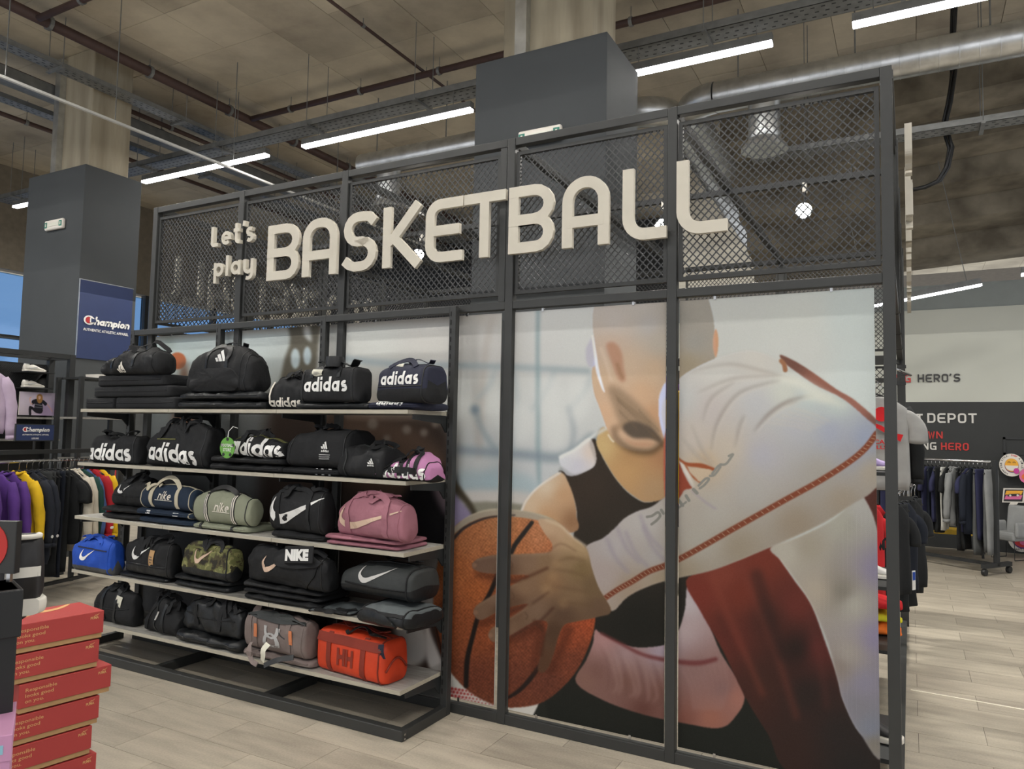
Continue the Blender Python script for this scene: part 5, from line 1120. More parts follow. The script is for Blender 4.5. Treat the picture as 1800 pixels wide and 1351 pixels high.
b = bag('sage green canvas duffel with striped straps and script lettering, middle of the third shelf', place(333, 434, 462, 862, 3, .043, -.02, -.42), SAGE, n=2.25, top=(.86, .98, 1, .97, .86), taper=.05, ends=.84, wr=.007, seed=46)
for x_ in (-.24, .24):
    b.band(x_*b.L, .06, .93, RUB, .034, 'strap'); b.band(x_*b.L, .06, .93, IVORY, .024, 'strap_face').location = (0, -.0012, 0); b.band(x_*b.L, .06, .93, RUB, .006, 'strap_stripe').location = (0, -.0024, 0)
b.handle(-b.L*.24, b.L*.24, RUB, .03, .88, .03); b.end_seam(RUB); b.end_seam(RUB, -1); b.zip(RUB); b.word('nike', -b.L*.07, b.H*.40, .055, b.L*.26, IVORY, slant=.35, pen=.13); b.band_x(-b.L*.10, b.L*.2, b.H*.38, IVORY, .003, 'flourish')
z = folded(472, 566, 3, 1, .045, 'folded black bag with white trim under the big-swoosh duffel, third shelf', BK2, wr=.010)
b = bag('black duffel with an oversized white swoosh cut by its straps, third shelf', place(470, 562, 592, 858, 3, .043, -.05, -.42), BK, n=2.6, top=(.86, .98, 1, 1, .94), taper=.12, wr=.008, seed=49)
b.swoosh(-b.L*.46, b.H*.20, b.L*.98, b.H*.68, cuts=((.12, .17), (.70, .78)), wk=1.25); b.handle(-b.L*.32, b.L*.26, BK2, .03, .1, .01); b.end_seam(RUB); b.end_seam(RUB, -1); b.zip(); b.ruffle(BK2, 4, 21, .03)
z = folded(568, 700, 3, 2, .030, ['folded dusty pink bag, lower of two under the pink duffel', 'folded dusty pink bag, upper of two under the pink duffel'], PINK, wr=.007, yf=-.425)
b = bag('dusty pink duffel with a beige swoosh and pink straps, right end of the third shelf', place(586, 702, 740, 872, 3, .056, -.12, -.42), PINK, n=2.7, top=(.78, .97, 1, .98, .86), taper=.2, ends=.88, wr=.009, seed=52)
b.swoosh(-b.L*.46, b.H*.20, b.L*1.0, b.H*.60, ROSE, cuts=((.13, .20), (.72, .80))); b.handle(-b.L*.30, b.L*.27, PINK, .036, .1, .025); b.end_seam(PINK, 1, .005); b.zip(PINK); b.over((-b.L*.3, b.L*.35), b.D*.45, PINK, .035, .012); b.ruffle(PINK, 3, 4, .035)
# ------------------------------------------------------------ fourth shelf
b = bag('royal blue duffel with a white swoosh and grey base, left end of the fourth shelf', place(119, 188, 213, 945, 4, 0, -.04, -.455), BLUE, n=3, top=(.78, .96, 1, 1, .95), taper=.28, wr=.009, seed=60, base=(GREYR, .22))
b.swoosh(-b.L*.22, b.H*.34, .16, .085); b.zip(BLUE); b.end_seam(BLUE, 1, .004); b.handle(-b.L*.25, b.L*.25, BLUE, .03, .85, .02); b.band_x(-b.L*.36, b.L*.42, b.H*.70, NAVY, .008, 'pocket_zip'); b.over((-b.L*.4, b.L*.4), b.D*.45, BLUE, .035, .014)
z = folded(204, 292, 4, 1, .035, 'flat black bag under the black duffel with the kraft tag, fourth shelf', BK3, wr=.006)
b = bag('black duffel with a white swoosh and a kraft price tag, fourth shelf', place(213, 292, 320, 948, 4, .033, -.02, -.425), BK, n=3.2, top=(.9, 1, 1, .97, .94), taper=.25, wr=.010, seed=63, base=(BK3, .30))
b.swoosh(-b.L*.30, b.H*.42, .17, .095); b.tag(b.L*.16, b.H*.74, .048, .115, KRAFT, rot=-.06); b.ruffle(BK2, 5, 23, .04); b.zip(); b.end_seam(RUB); b.seam_line([(-b.L*.46, b.H*.32), (0, b.H*.3), (b.L*.44, b.H*.3)], BK3, .004)
z = folded(301, 400, 4, 2, .040, ['flat black bag under the camouflage duffel, lower of two', 'flat black bag under the camouflage duffel, upper of two'], BK3, wr=.008)
b = bag('olive camouflage duffel with a beige swoosh and black base, fourth shelf', place(315, 398, 428, 952, 4, .077, -.06, -.425), CAMO, n=3.2, top=(.92, 1, 1, .97, .94), taper=.22, wr=.009, seed=66, base=(BK3, .28))
b.swoosh(-b.L*.22, b.H*.40, .17, .10, ROSE); b.zip(); b.end_seam(BK2, 1, .005); b.ruffle(BK2, 4, 25, .045); b.band_x(-b.L*.42, b.L*.44, b.H*.83, OLIVE, .012, 'piped_edge'); b.handle(b.L*.0, b.L*.34, BK2, .03, .8, .02)
z = folded(424, 560, 4, 3, .036, ['flattened black bag at the bottom of the pile under the block-lettered duffel', 'flattened black bag in the middle of the pile under the block-lettered duffel', 'flattened black bag on top of the pile under the block-lettered duffel'], BK, wr=.012, yf=-.43)
b = bag('big black duffel with block letters on its strap and a beige swoosh, fourth shelf', place(428, 566, 604, 962, 4, .104, -.06, -.43), BK, n=2.9, top=(.95, 1, .97, .97, .85), taper=.28, wr=.016, seed=69)
b.swoosh(-b.L*.26, b.H*.34, .18, .105, ROSE); b.ruffle(BK2, 5, 27, .04); b.end_seam(RUB); b.zip(); b.patch([(-b.L*.1, b.H*.55), (-b.L*.08, b.H*.92), (b.L*.42, b.H*.95), (b.L*.40, b.H*.62)], BK2, .008)
q = b.front(b.L*.06, b.H*.66, .022)[0]; sp = MB().box(-.01, .22, .001, .012, -.012, .085).build('strap_pad', BK2, b.root, bevel=.004); tx = put_text('lettering', 'NIKE', PRINTW, b.root, (0, -.001, .008), (1, 0, 0), (0, 0, 1), .058, .19, .07)
for o_ in (sp, tx): o_.location = (q.x, q.y-.012, q.z); o_.rotation_euler = (-.12, -.10, 0); b.seam_line([(b.L*.28, b.H*.05), (b.L*.38, b.H*.4), (b.L*.40, b.H*.7)], RUB, .004)
b = bag('folded grey and black duffel flap over the fourth shelf edge, left of two', place(538, 616, 640, 1064, 4, 0, .12, -.47, D=.26), GREYM, n=2.6, top=(.5, .8, 1, .9, .8), taper=.1, wr=.010, seed=71, base=(BK, .62), name='folded_bag')
b.end_seam(BK, -1, .005); b.band_x(-b.L*.4, b.L*.4, b.H*.55, BK, .03); b.strap([(b.L*.1, .05, b.H*1.0), (b.L*.3, .03, b.H*1.05), (b.L*.46, .08, b.H*.9)], BK2, .03)
b = bag('folded grey and black duffel with an open mouth, right end of the fourth shelf', place(626, 708, 775, 1060, 4, .0, -.14, -.50, D=.34), GREYM, n=3.0, top=(.92, 1, 1, .98, .9), taper=.1, wr=.010, seed=73, base=(BK3, .66), name='folded_bag')
b.patch([(-b.L*.42, b.H*.15), (-b.L*.40, b.H*.62), (b.L*.1, b.H*.66), (b.L*.32, b.H*.2), (b.L*.1, b.H*.08)], BK3, .006, 'mouth_flap'); b.end_seam(BK, -1, .006); b.end_seam(BK, 1, .005); b.band_x(-b.L*.44, b.L*.44, b.H*.70, BK, .02)
b = bag('dark grey duffel with a silver swoosh, right end of the fourth shelf', place(592, 716, 778, 988, 4, .115, -.10, -.40), GREYD, n=3.4, top=(.72, .95, 1, 1, .98), taper=.22, ends=.94, wr=.006, seed=75, base=(BK3, .34))
b.swoosh(-b.L*.22, b.H*.42, .25, .095, SILV); b.end_seam(BK, 1, .006); b.zip(); b.seam_line([(-b.L*.40, b.H*.36), (0, b.H*.34), (b.L*.45, b.H*.36)], BK, .005); b.over((-b.L*.2, b.L*.4), b.D*.6, BK2, .03)
# ------------------------------------------------------------ bottom shelf
b = bag('black duffel with a long white paper tag, leftmost on the bottom shelf', place(156, 226, 250, 1032, 5, 0, 0, -.41), BK, n=2.9, top=(.7, .95, 1, .95, .9), wr=.012, seed=80, taper=.3)
b.tag(b.L*.20, b.H*.80, .062, .13, PAPER, rot=-.16); b.ruffle(BK2, 5, 29, .05); b.zip(); b.handle(-b.L*.2, b.L*.12, BK3, .03, .1, .02); b.seam_line([(-b.L*.4, b.H*.5), (0, b.H*.42), (b.L*.4, b.H*.5)], BK3, .004)
b = bag('small black drawstring backpack with a zip pull, second from left on the bottom shelf', place(244, 300, 312, 1046, 5, 0, -.03, -.425, D=.24), BK, n=2.4, top=(.55, .95, 1, .9, .6), taper=.45, wr=.016, seed=83, name='backpack')
b.handle(-b.L*.1, b.L*.12, BK3, .025, .1, .02); b.ruffle(BK2, 5, 31, .06); MB().tube([b.front(-.01, b.H*q_, .01)[0] for q_ in (.62, .5, .4)], .005, 6).build('zip_pull', SILV, b.root); b.seam_line([(-b.L*.38, b.H*.1), (-b.L*.3, b.H*.5), (-b.L*.1, b.H*.8)], BK3, .004)
z = folded(304, 420, 5, 1, .074, 'crumpled black bag under the large black holdall on the bottom shelf', BK3, wr=.018, yf=-.43)
b = bag('large plain black holdall, third from left on the bottom shelf', place(314, 416, 436, 1056, 5, .07, -.03, -.41), BK3, n=2.8, top=(.85, 1, 1, .97, .9), taper=.2, wr=.016, seed=86)
b.ruffle(BK2, 6, 33, .035); b.zip(); b.handle(-b.L*.22, b.L*.2, BK2, .03, .2, .01); b.seam_line([(-b.L*.44, b.H*.55), (0, b.H*.5), (b.L*.42, b.H*.55)], BK2, .004)
z = folded(422, 545, 5, 1, .050, 'folded taupe bag under the taupe duffel on the bottom shelf', TAUPE, wr=.010, yf=-.425, mark=lambda q: q.band(-.25*q.L, .1, .9, TAUPE, .03, 'strap_end'))
b = bag('taupe duffel with orange straps and a white emblem, bottom shelf', place(424, 532, 566, 1076, 5, .048, -.06, -.42), TAUPE, n=2.9, top=(.9, 1, 1, 1, .93), taper=.14, wr=.009, seed=89)
for sg in (-1, 1): b.handle(sg*b.L*.30, sg*b.L*.30-.04, TAUPE, .036, .1, .02) if sg < 0 else b.band(b.L*.24, .12, .86, TAUPE, .036, 'strap')
for x_ in (-.30, .27): b.band(x_*b.L, .34, .68, PEACH, .024, 'strap_edge').location = (.012, -.0035, 0)
cx_, cz_ = -.01*b.L, b.H*.46; pl_ = []
for sgn in (-1, 1):
    arcp = Paint.smooth([(-.66, .80), (-.62, .42), (-.44, .02), (0, -.20), (.44, .02), (.62, .42), (.66, .80)], 3, False)
    for q in stroke_quads([(x, sgn*y) for x, y in arcp], list(np.interp(np.linspace(0, 6, len(arcp)), range(7), [.36, .32, .26, .18, .26, .32, .36])))[0]: pl_.append([(cx_+v.x*.088, cz_+v.y*.062) for v in q])
b.conform(pl_, .004).build('mark', GREYP, b.root); b.text('UNDER ARMOUR', cx_-.075, b.H*.20, .014, .15, GREYP)
b.zip(); b.end_seam(TAUPE, 1, .004); b.patch([(-b.L*.42, b.H*.86), (0, b.H*.78), (b.L*.42, b.H*.86), (b.L*.4, b.H*1.0), (-b.L*.4, b.H*1.0)], GREYD, .004, 'flap'); b.seam_line([(b.L*.10, b.H*.8), (b.L*.12, b.H*.55), (b.L*.2, b.H*.45)], GREYD, .003)
s_ = b.strap([(-b.L*.30, -.01, b.H*.2), (-b.L*.28, -.035, .02), (-b.L*.18, -.06, -.035), (-b.L*.05, -.075, -.045)], TAUPE, .028); MB().box(-.02, .02, -.006, .006, -.012, .012).build('buckle', TAUPE, b.root, loc=(-b.L*.24, -.05, -.005))
MB().ribbon(Paint.smooth([(b.L*.05, -.045, .075), (b.L*.03, -.070, .045), (b.L*.03, -.072, .01), (0, -.062, -.025)], 4, False), .04, .0015, [(0, -1, .2)]*13).build('price_tag', PAPER, b.root)
b.strap([(b.L*.40, -.02, b.H*.10), (b.L*.22, -.05, .0), (b.L*.06, -.075, -.04)], RUB, .03, 'dark_strap')
b = bag('orange duffel with dark red straps and HH lettering, right end of the bottom shelf', place(552, 668, 720, 1106, 5, 0, -.10, -.40), ORANGE, n=4.2, top=(.98, 1, .97, .95, .95), taper=.10, ends=.9, wr=.004, seed=92)
for x_ in (-.28, .23): b.band(x_*b.L, .03, .92, ORANGED, .036, 'webbing')
b.band_x(-b.L*.47, b.L*.47, b.H*.80, ORANGED, .05, 'top_band'); b.text('HH', -b.L*.15, b.H*.28, .085, .125, ORANGED, .05); b.end_seam(ORANGED, 1, .005); b.zip(ORANGED); b.over((-b.L*.4, b.L*.4), b.D*.5, ORANGED, .035, .012)
b.over((-b.L*.1, b.L*.42), b.D*.3, RUB, .02, .014, 'lash_cord', .03, 4); b.tag(b.L*.47, b.H*1.02, .05, .075, NAVY, rot=.2)
pts = [b.side(b.D*(.15+.7*i/8), b.H*(.3+.25*math.sin(PI*i/8)), .006)[0] for i in range(9)]; MB().tube(pts, .006, 6).build('side_handle', ORANGED, b.root, smooth=True)
# ================================================================== LEFT: SHOE BOXES, STAND, CLOTHES RAIL, BRAND WALL
RED = mat('red_card', (172, 60, 57), .6, var=.05, scale=3); REDD = mat('red_card_front', (186, 58, 56), .6, var=.05, scale=3)
bx = empty  # alias kept short
BL, BWD, BH = .325, .215, .109; ang = math.radians(81.3)
dL = Vector((math.cos(ang), math.sin(ang), 0)); dW = Vector((-math.sin(ang), math.cos(ang), 0))
TOPZ = .872; BR = Vector((-2.811, -1.803, 0))
def cat_mark(mb, o, ux, uy, k):
    """the leaping mark: body, tail and legs as one flat outline"""
    P = Paint.smooth([(0, .10), (.10, .20), (.22, .24), (.32, .34), (.40, .36), (.46, .30), (.62, .30), (.80, .36), (1.0, .52), (.98, .56), (.80, .46), (.62, .42), (.46, .44), (.38, .50), (.30, .46), (.20, .34), (.08, .28), (-.02, .16)], 3)
    mb.add([o + ux*(x*k) + uy*(y*k) for x, y in P], [tuple(range(len(P)))])
offs = [0, -.012, .040, 0, -.022, .0, -.01, .01]
KPR = mat('kraft_print', (214, 164, 108), .6, var=.03)
names = ['topmost red shoe box of the stack at the left, under the hanging trainer', 'second red shoe box from the top of the stack', 'third red shoe box from the top, sticking out of the stack', 'fourth red shoe box from the top of the stack', 'fifth red shoe box from the top of the stack', 'sixth red shoe box from the top, cut by the photo edge', 'seventh red shoe box of the stack, near the floor', 'lowest red shoe box of the stack, on the floor']
for i in range(8):
    zt = TOPZ-i*BH; o0 = BR + dL*offs[i]; o0.z = zt-BH
    r = empty('shoe_box', tuple(o0), ang, names[i], 'shoe box', 'red shoe boxes in the stack')
    # local: x from -BL to 0 along the long side (front face at y = 0), y 0..BWD away
    MB().box(-BL+.004, -.004, .004, BWD-.004, .004, BH-.004).build('tray', KRAFT, r)
    MB().box(-BL, 0, 0, BWD, .022, BH-.002).build('lid', RED, r, bevel=.002)
    # local -y is the long face turned to the aisle
    put_text('lettering', 'Responsible', KPR, r, (-BL+.022, -.0008, .078), (1, 0, 0), (0, 0, 1), .013, .105, .004)
    put_text('lettering', 'looks good', KPR, r, (-BL+.022, -.0008, .058), (1, 0, 0), (0, 0, 1), .013, .094, .004)
    put_text('lettering', 'on you.', KPR, r, (-BL+.022, -.0008, .038), (1, 0, 0), (0, 0, 1), .013, .062, .004)
    put_text('brand_word', 'PUMA', KPR, r, (-.050, -.0008, .080), (1, 0, 0), (0, 0, 1), .010, .030, .03)
    mb = MB(); cat_mark(mb, Vector((-.040, -.0008, .084)), Vector((1, 0, .15)), Vector((0, 0, 1)), .022); mb.build('brand_mark', KPR, r)
    if i == 0:
        mb = MB(); cat_mark(mb, Vector((-.27, .045, BH-.0008)), Vector((1, .12, 0)), Vector((-.12, 1, 0)), .24); mb.build('lid_mark', KPR, r)
    MB().box(-.012, .0015, .03, BWD-.03, .035, .075).build('end_flap', RED, r)
# ---- black slotted display stand with the trainer on its arm
DS = 2.05
def atd(px, py, d): q = ray(px, py); return CAMP + q*d
st = empty('display_stand', tuple(atd(2, 1040, 1.58)*np.array([1, 1, 0])), math.radians(-20), 'black slotted display stand cut by the left photo edge', 'stand')
zt = atd(2, 1034, 1.58)[2]
MB().box(-.10, .028, -.02, .03, 0, zt).build('post', RUB, st, bevel=.003)
MB().box(-.10, .034, -.026, .036, zt-.10, zt-.0).build('cap_block', RUB, st, bevel=.003)
mb = MB()
for k in range(9): mb.box(-.004, .012, -.0275, -.0255, zt-.135-k*.07, zt-.115-k*.07)
stuff(mb.build('slots', mat('slot_black', (12, 12, 12), .8, var=0), st))
MB().box(-.36, -.30, -.2, .2, 0, .02).build('base', RUB, st)
sg = empty('promo_sign', tuple(atd(6, 1008, 1.64)), math.radians(28), 'small dark sign panel with a red disc, on the stand at the left edge', 'sign')
sh = (1008-917)*1.64/FPX
MB().box(-.16, .022, 0, .018, .0, sh).build('panel', mat('sign_dark', (58, 58, 56), .6, var=.04), sg, bevel=.001)
MB().box(.022, .0235, 0, .018, .0, sh).build('panel_edge', RUB, sg)
MB().lathe([(.058, -.001), (.058, .001), (0, .001)], 28, (0, 0, 0)).build('red_disc', mat('sign_red', (196, 52, 46), .6, var=.03), sg).matrix_local = Matrix.Translation((-.052, -.0012, sh*.52)) @ Matrix.Rotation(PI/2, 4, 'X')
put_text('lettering', 'SPORT', PRINTW, sg, (-.105, -.0036, sh*.55), (1, 0, 0), (0, 0, 1), .016, .085, .03)
MB().box(.004, .012, .004, .014, -.03, 0).build('peg', CHROME, sg)
def shoe(name, label, loc, rz, L, m_up, m_sole, m_trim, high=False, group=None, tilt=(0, 0)):
    """a trainer, toe towards +x, heel at x = 0"""
    r = empty(name, loc, rz, label, 'shoe', group); r.rotation_euler = (tilt[0], tilt[1], rz)
    xs = [0, .04, .12, .25, .40, .55, .70, .83, .93, .985, 1.0]; wd = [.10, .145, .165, .16, .15, .16, .185, .185, .15, .09, .03]; ht = [.30, .36, .34, .30, .33, .29, .22, .18, .145, .11, .085]
    if high: ht = [.50, .56, .56, .53, .42, .33, .25, .20, .16, .12, .09]
    hs = .095
    hs = .115 if high else hs
    def loft(rows, n, cap=True):
        vs = []; fs = []
        for x, w_, z0, z1, e in rows:
            for t in range(n):
                a = 2*PI*t/n; ca, sa = math.cos(a), math.sin(a)
                zz = math.copysign(abs(sa)**(2/e), sa)*.5+.5; yy = math.copysign(abs(ca)**(2/e), ca)
                vs.append((x*L, yy*w_*L*(1-(.32 if e < 3 else .16 if e > 5.2 else 0)*zz), (z0+(z1-z0)*zz)*L))
        for i in range(len(rows)-1):
            for t in range(n): fs.append((i*n+t, i*n+(t+1) % n, (i+1)*n+(t+1) % n, (i+1)*n+t))
        fs += [tuple(range(n-1, -1, -1)), tuple((len(rows)-1)*n+t for t in range(n))]
        return MB().add(vs, fs)
    loft([(x, w_*.97, hs*.8, h_, 5.5 if high and x < .3 else 2.6) for x, w_, h_ in zip(xs, wd, ht)], 20).build('upper', m_up, r, smooth=True)
    loft([(x*1.02-.01, w_*1.06, (0 if x < .8 else (x-.8)*.16), hs+(.012 if x > .9 else 0), 5) for x, w_ in zip(xs, wd)], 20).build('sole', m_sole, r, smooth=40)
    zt_ = ht[1]*L
    MB().tube([(.02*L+.20*L*(1-math.cos(a))*.55, .085*L*math.sin(a), zt_*.97-.02*L*math.sin(a/2)) for a in [2*PI*k/14 for k in range(14)]], .018*L, 6, closed=True).build('collar', m_trim, r, smooth=True)
    m = MB()
    for k in range(5):
        x = (.36+.06*k)*L; z = np.interp(x/L, xs, ht)*L
        m.tube([(x, -.07*L, z-.02*L), (x, 0, z+.012*L), (x, .07*L, z-.02*L)], .010*L, 5)
    m.build('laces', m_trim, r, smooth=True)
    for sgn in (-1, 1):
        P = [(.18, .16), (.30, .15), (.42, .19), (.58, .24)]; MB().ribbon([(x*L, sgn*(np.interp(x, xs, wd)*.90*L), z*L) for x, z in P], [.05*L, .06*L, .04*L, .01*L], .004, [(0, sgn, .25)]*4).build('side_stripe', m_trim, r)
    if high:
        for zz, hh in ((.30, .07),): MB().ribbon([(-.004*L+.02*L*abs(math.sin(a)), .135*L*math.sin(a), zz*L) for a in [-.9+1.8*k/8 for k in range(9)]], hh*L, .006, [(-math.cos(a), math.sin(a), 0) for a in [-.9+1.8*k/8 for k in range(9)]]).build('heel_tab', m_sole, r, smooth=40)
        MB().tube([(.06*L-.07*L*math.cos(a), .10*L*math.sin(a), .545*L) for a in [-2.0+4.0*k/10 for k in range(11)]], .02*L, 6).build('collar_edge', m_sole, r, smooth=True)
    return r
p = atd(36, 1083, 1.70); st_i = st.matrix_basis.inverted(); q0 = Vector(p)+Vector((-.06, .03, -.004)); q1 = Vector(st.location)+Vector((-.03, .0, q0.z))
for v in (st_i,): bpy.context.view_layer.update()
st_i = st.matrix_world.inverted(); MB().beam(st_i @ q0, st_i @ q1, .05, .006).build('shoe_arm', RUB, st)
OFFW = mat('trainer_white', (222, 218, 208), .5, var=.04); SHB = mat('trainer_black', (36, 35, 37), .5, var=.08)
p = atd(36, 1083, 1.70)
shoe('trainer', 'black and white high-top trainer, heel towards the camera, above the red boxes', tuple(p), math.radians(160), .33, SHB, OFFW, OFFW, True)
# pink box in the corner
p = atd(20, 1290, 1.45); r = empty('shoe_box', tuple(p), math.radians(60), 'lavender pink shoe box with a pale blue label at the lower left corner', 'shoe box')
PKB = mat('pink_card', (206, 150, 186), .55, var=.05)
MB().box(-.3, 0, 0, .2, -.16, -.05).build('tray', PKB, r); MB().box(-.302, .002, -.002, .202, -.05, 0).build('lid', PKB, r, bevel=.001)
MB().box(-.10, -.012, -.0035, -.002, -.035, -.018).build('label', mat('label_blue', (150, 196, 214), .5, var=.03), r)
MB().box(-.3, 0, 0, .2, -p[2], -.162).build('pedestal', RUB, r)
# ---- clothes
GM = {}
def gmat(n, c): return fabric('garment_'+n, c, .85, .10, .18, 30)
for n, c in (('purple', (84, 50, 124)), ('yellow', (226, 184, 34)), ('navy', (34, 38, 48)), ('charcoal', (52, 54, 54)), ('black', (26, 28, 30)), ('cream', (206, 198, 182)), ('green', (30, 66, 60)), ('blue', (66, 88, 136)), ('red', (176, 34, 44)), ('dnavy', (22, 28, 40)), ('white', (204, 204, 198)), ('grey', (128, 130, 130)), ('scarlet', (206, 38, 44)), ('indigo', (40, 42, 70)), ('lilac', (186, 168, 190)), ('dgrey', (84, 86, 86)), ('heather', (158, 158, 156))): GM[n] = gmat(n, c)
def garment(name, label, P, ang, m, kind='sweatshirt', Ln=.70, W=.24, T=.035, group=None, seed=0, hz=-.10, hanger=True, logo=None, cat='garment', sleeve=None):
    """hung by its hook: local x across the shoulders, y through the cloth, z down from the rail"""
    r = empty(name, tuple(P), ang, label, cat, group); so = Vector((seed*2.3, seed*1.1, seed*.7))
    n = 22; rows = []
    if kind == 'trousers': prof = [(0, W*.62), (.06, W*.66), (.5, W*.62), (1, W*.60)]
    else: prof = [(0, W*.34), (.05, W*.62), (.12, W*.92), (.2, W*.96), (.5, W*.97), (.92, W*1.0), (1, W*.93)]
    vs = []; fs = []; R = 15
    for i in range(R):
        t = i/(R-1); t = t**1.35; hw = np.interp(t, [a for a, _ in prof], [b for _, b in prof]); th = T*(.5+.5*min(1, t*5))
        for k in range(n):
            a = 2*PI*k/n; x = hw*math.copysign(abs(math.cos(a))**.7, math.cos(a)); y = th*math.copysign(abs(math.sin(a))**.8, math.sin(a))
            y += .014*t*math.sin(x*38+seed*3)+.022*t*noise.noise(Vector((x*5, y*3, t*3))+so); vs.append((x, y, hz-t*Ln+.012*noise.noise(Vector((x*6, 0, t*2))+so)*t))
    for i in range(R-1):
        for k in range(n): fs.append((i*n+k, i*n+(k+1) % n, (i+1)*n+(k+1) % n, (i+1)*n+k))
    fs += [tuple(range(n-1, -1, -1)), tuple((R-1)*n+k for k in range(n))]
    MB().add(vs, fs).build('legs' if kind == 'trousers' else 'body', m, r, smooth=True)
    if kind != 'trousers':
        sl = {'sweatshirt': .56, 'tshirt': .20, 'jacket': .58}[kind]
        for sgn in (-1, 1):
            pts = []; rr = []
            for i in range(9):
                t = i/8; q_ = kind == 'tshirt'; pts.append((sgn*(W*(.74 if q_ else .84)+(.10 if q_ else .075)*math.sin(min(1, t*1.5)*PI/2)), .012*math.sin(t*5+seed), hz-(.105 if q_ else .075)-sl*t)); rr.append((.062-.018*t)*(1+.08*math.sin(t*19+seed)) if not q_ else .052+.010*t)
            rr[0] *= .55; rr[1] *= .9
            s_ = MB().tube(pts, rr, 10).build('sleeve', sleeve or m, r, smooth=True)
            for v in s_.data.vertices: v.co.y *= .72 if kind != 'tshirt' else .5
            if kind != 'tshirt': MB().tube([pts[-1], (pts[-1][0], pts[-1][1], pts[-1][2]-.04)], .040, 10).build('cuff', sleeve or m, r, smooth=True)
        if kind == 'sweatshirt': MB().tube([(.07*math.cos(a), .030*math.sin(a), hz-.005+.012*math.cos(2*a)) for a in [2*PI*k/12 for k in range(12)]], .012, 6, closed=True).build('collar', m, r, smooth=True)
    if hanger:
        h = MB().tube([(-W*.75, 0, hz-.055), (-.03, 0, hz+.012), (0, 0, hz+.02), (.03, 0, hz+.012), (W*.75, 0, hz-.055)], .006, 6).build('hanger', RUB, r, smooth=True)
        MB().tube([(0, 0, hz+.02), (0, 0, -.025), (.012, 0, -.008), (.016, 0, .006), (0, 0, .014), (-.014, 0, .006)], .0028, 6).build('hook', CHROME, h, smooth=True)
    if logo is not None:
        for sgn in (1,): MB().lathe([(.0, -.001), (.014, -.001), (.014, .001), (0, .001)], 12).build('cuff_mark', PRINTW, r).matrix_local = Matrix.Translation((sgn*(W*.84+.075+.046), -.0, hz-.075-logo)) @ Matrix.Rotation(PI/2, 4, 'Y')
    return r
RZ = 1.25; ra = at_z(-60, 814.2, RZ); rb = at_z(196, 804.8, RZ); rd = Vector(rb-ra); rlen = rd.length; rdn = rd.normalized(); ra_v = Vector(ra)
rang = math.atan2(rdn.y, rdn.x)
rack = empty('clothes_rack', (ra[0], ra[1], 0), rang, 'black clothes rack of colourful sweatshirts left of the shelf unit', 'clothes rack')
MB().tube([(-.3, 0, RZ), (rlen+.12, 0, RZ)], .014, 10).build('hang_rail', CHROME, rack, smooth=True)
MB().box(-.35, rlen+.16, -.02, .02, RZ+.065, RZ+.105).build('top_rail', STEELD, rack)
for x in (-.33, rlen+.14):
    MB().box(x-.018, x+.018, -.018, .018, 0, RZ+.105).build('upright', STEELD, rack); MB().box(x-.02, x+.02, -.30, .30, 0.0, .04).build('foot', STEELD, rack)
MB().box(-.33, rlen+.14, -.018, .018, .06, .09).build('base_beam', STEELD, rack)
gar = [(-30, 'purple', 'sweatshirt', .70, 'purple sweatshirt cut by the left photo edge'), (2, 'purple', 'sweatshirt', .70, 'purple sweatshirt, first fully seen on the left rack'), (24, 'purple', 'sweatshirt', .74, 'purple sweatshirt next to the yellow one on the left rack'),
       (43, 'yellow', 'sweatshirt', .72, 'bright yellow sweatshirt between the purple and navy ones'), (56, 'navy', 'sweatshirt', .78, 'navy sweatshirt with a round cuff mark beside the yellow one'), (66, 'navy', 'sweatshirt', .84, 'second navy sweatshirt with a round cuff mark on the left rack'),
       (74, 'charcoal', 'trousers', .80, 'charcoal jogging trousers on the left rack, nearest the navy sweatshirts'), (81, 'charcoal', 'trousers', .78, 'charcoal jogging trousers on the left rack, nearest the black clothes'), (90, 'black', 'trousers', .98, 'long black trousers on the left rack, first of two'), (99, 'dnavy', 'trousers', 1.0, 'long blue-black trousers on the left rack'),
       (108, 'black', 'trousers', .96, 'long black trousers on the left rack, second of two'), (116, 'black', 'tshirt', .70, 'black T-shirt on the left rack with a small sleeve mark'), (124, 'black', 'tshirt', .70, 'black T-shirt on the left rack beside the cream sweatshirts'), (131, 'cream', 'sweatshirt', .78, 'cream sweatshirt on the left rack, nearest the black T-shirts'), (137, 'cream', 'sweatshirt', .76, 'cream sweatshirt on the left rack, nearest the green one'),
       (145, 'green', 'sweatshirt', .72, 'dark green sweatshirt beside the cream ones'), (153, 'blue', 'sweatshirt', .70, 'dusty blue sweatshirt between green and red'), (162, 'red', 'sweatshirt', .72, 'red sweatshirt, first of two on the left rack'), (169, 'red', 'sweatshirt', .74, 'red sweatshirt, second of two on the left rack'), (177, 'yellow', 'sweatshirt', .66, 'yellow sweatshirt at the far end of the left rack')]
for i, (px, c, k, Ln, lb) in enumerate(gar):
    n_ = RT*FPX-FW*(px-900); t = -((ra-CAMP) @ n_)/(np.array(rdn) @ n_)
    # the sleeve that shows stands towards the camera: step back by its reach
    P = ra_v + rdn*(t-.05 if k != 'trousers' else t-.03)
    garment({'trousers': 'trousers', 'tshirt': 't_shirt'}.get(k, k), lb, P, rang+PI/2+PI+random.uniform(-.12, .12), GM[c], k, Ln, .235, .03, 'clothes on the left rack', i+1, logo=.50 if c in ('navy', 'red') and k == 'sweatshirt' else None, cat={'trousers': 'trousers', 'tshirt': 'T-shirt'}.get(k, 'sweatshirt'))
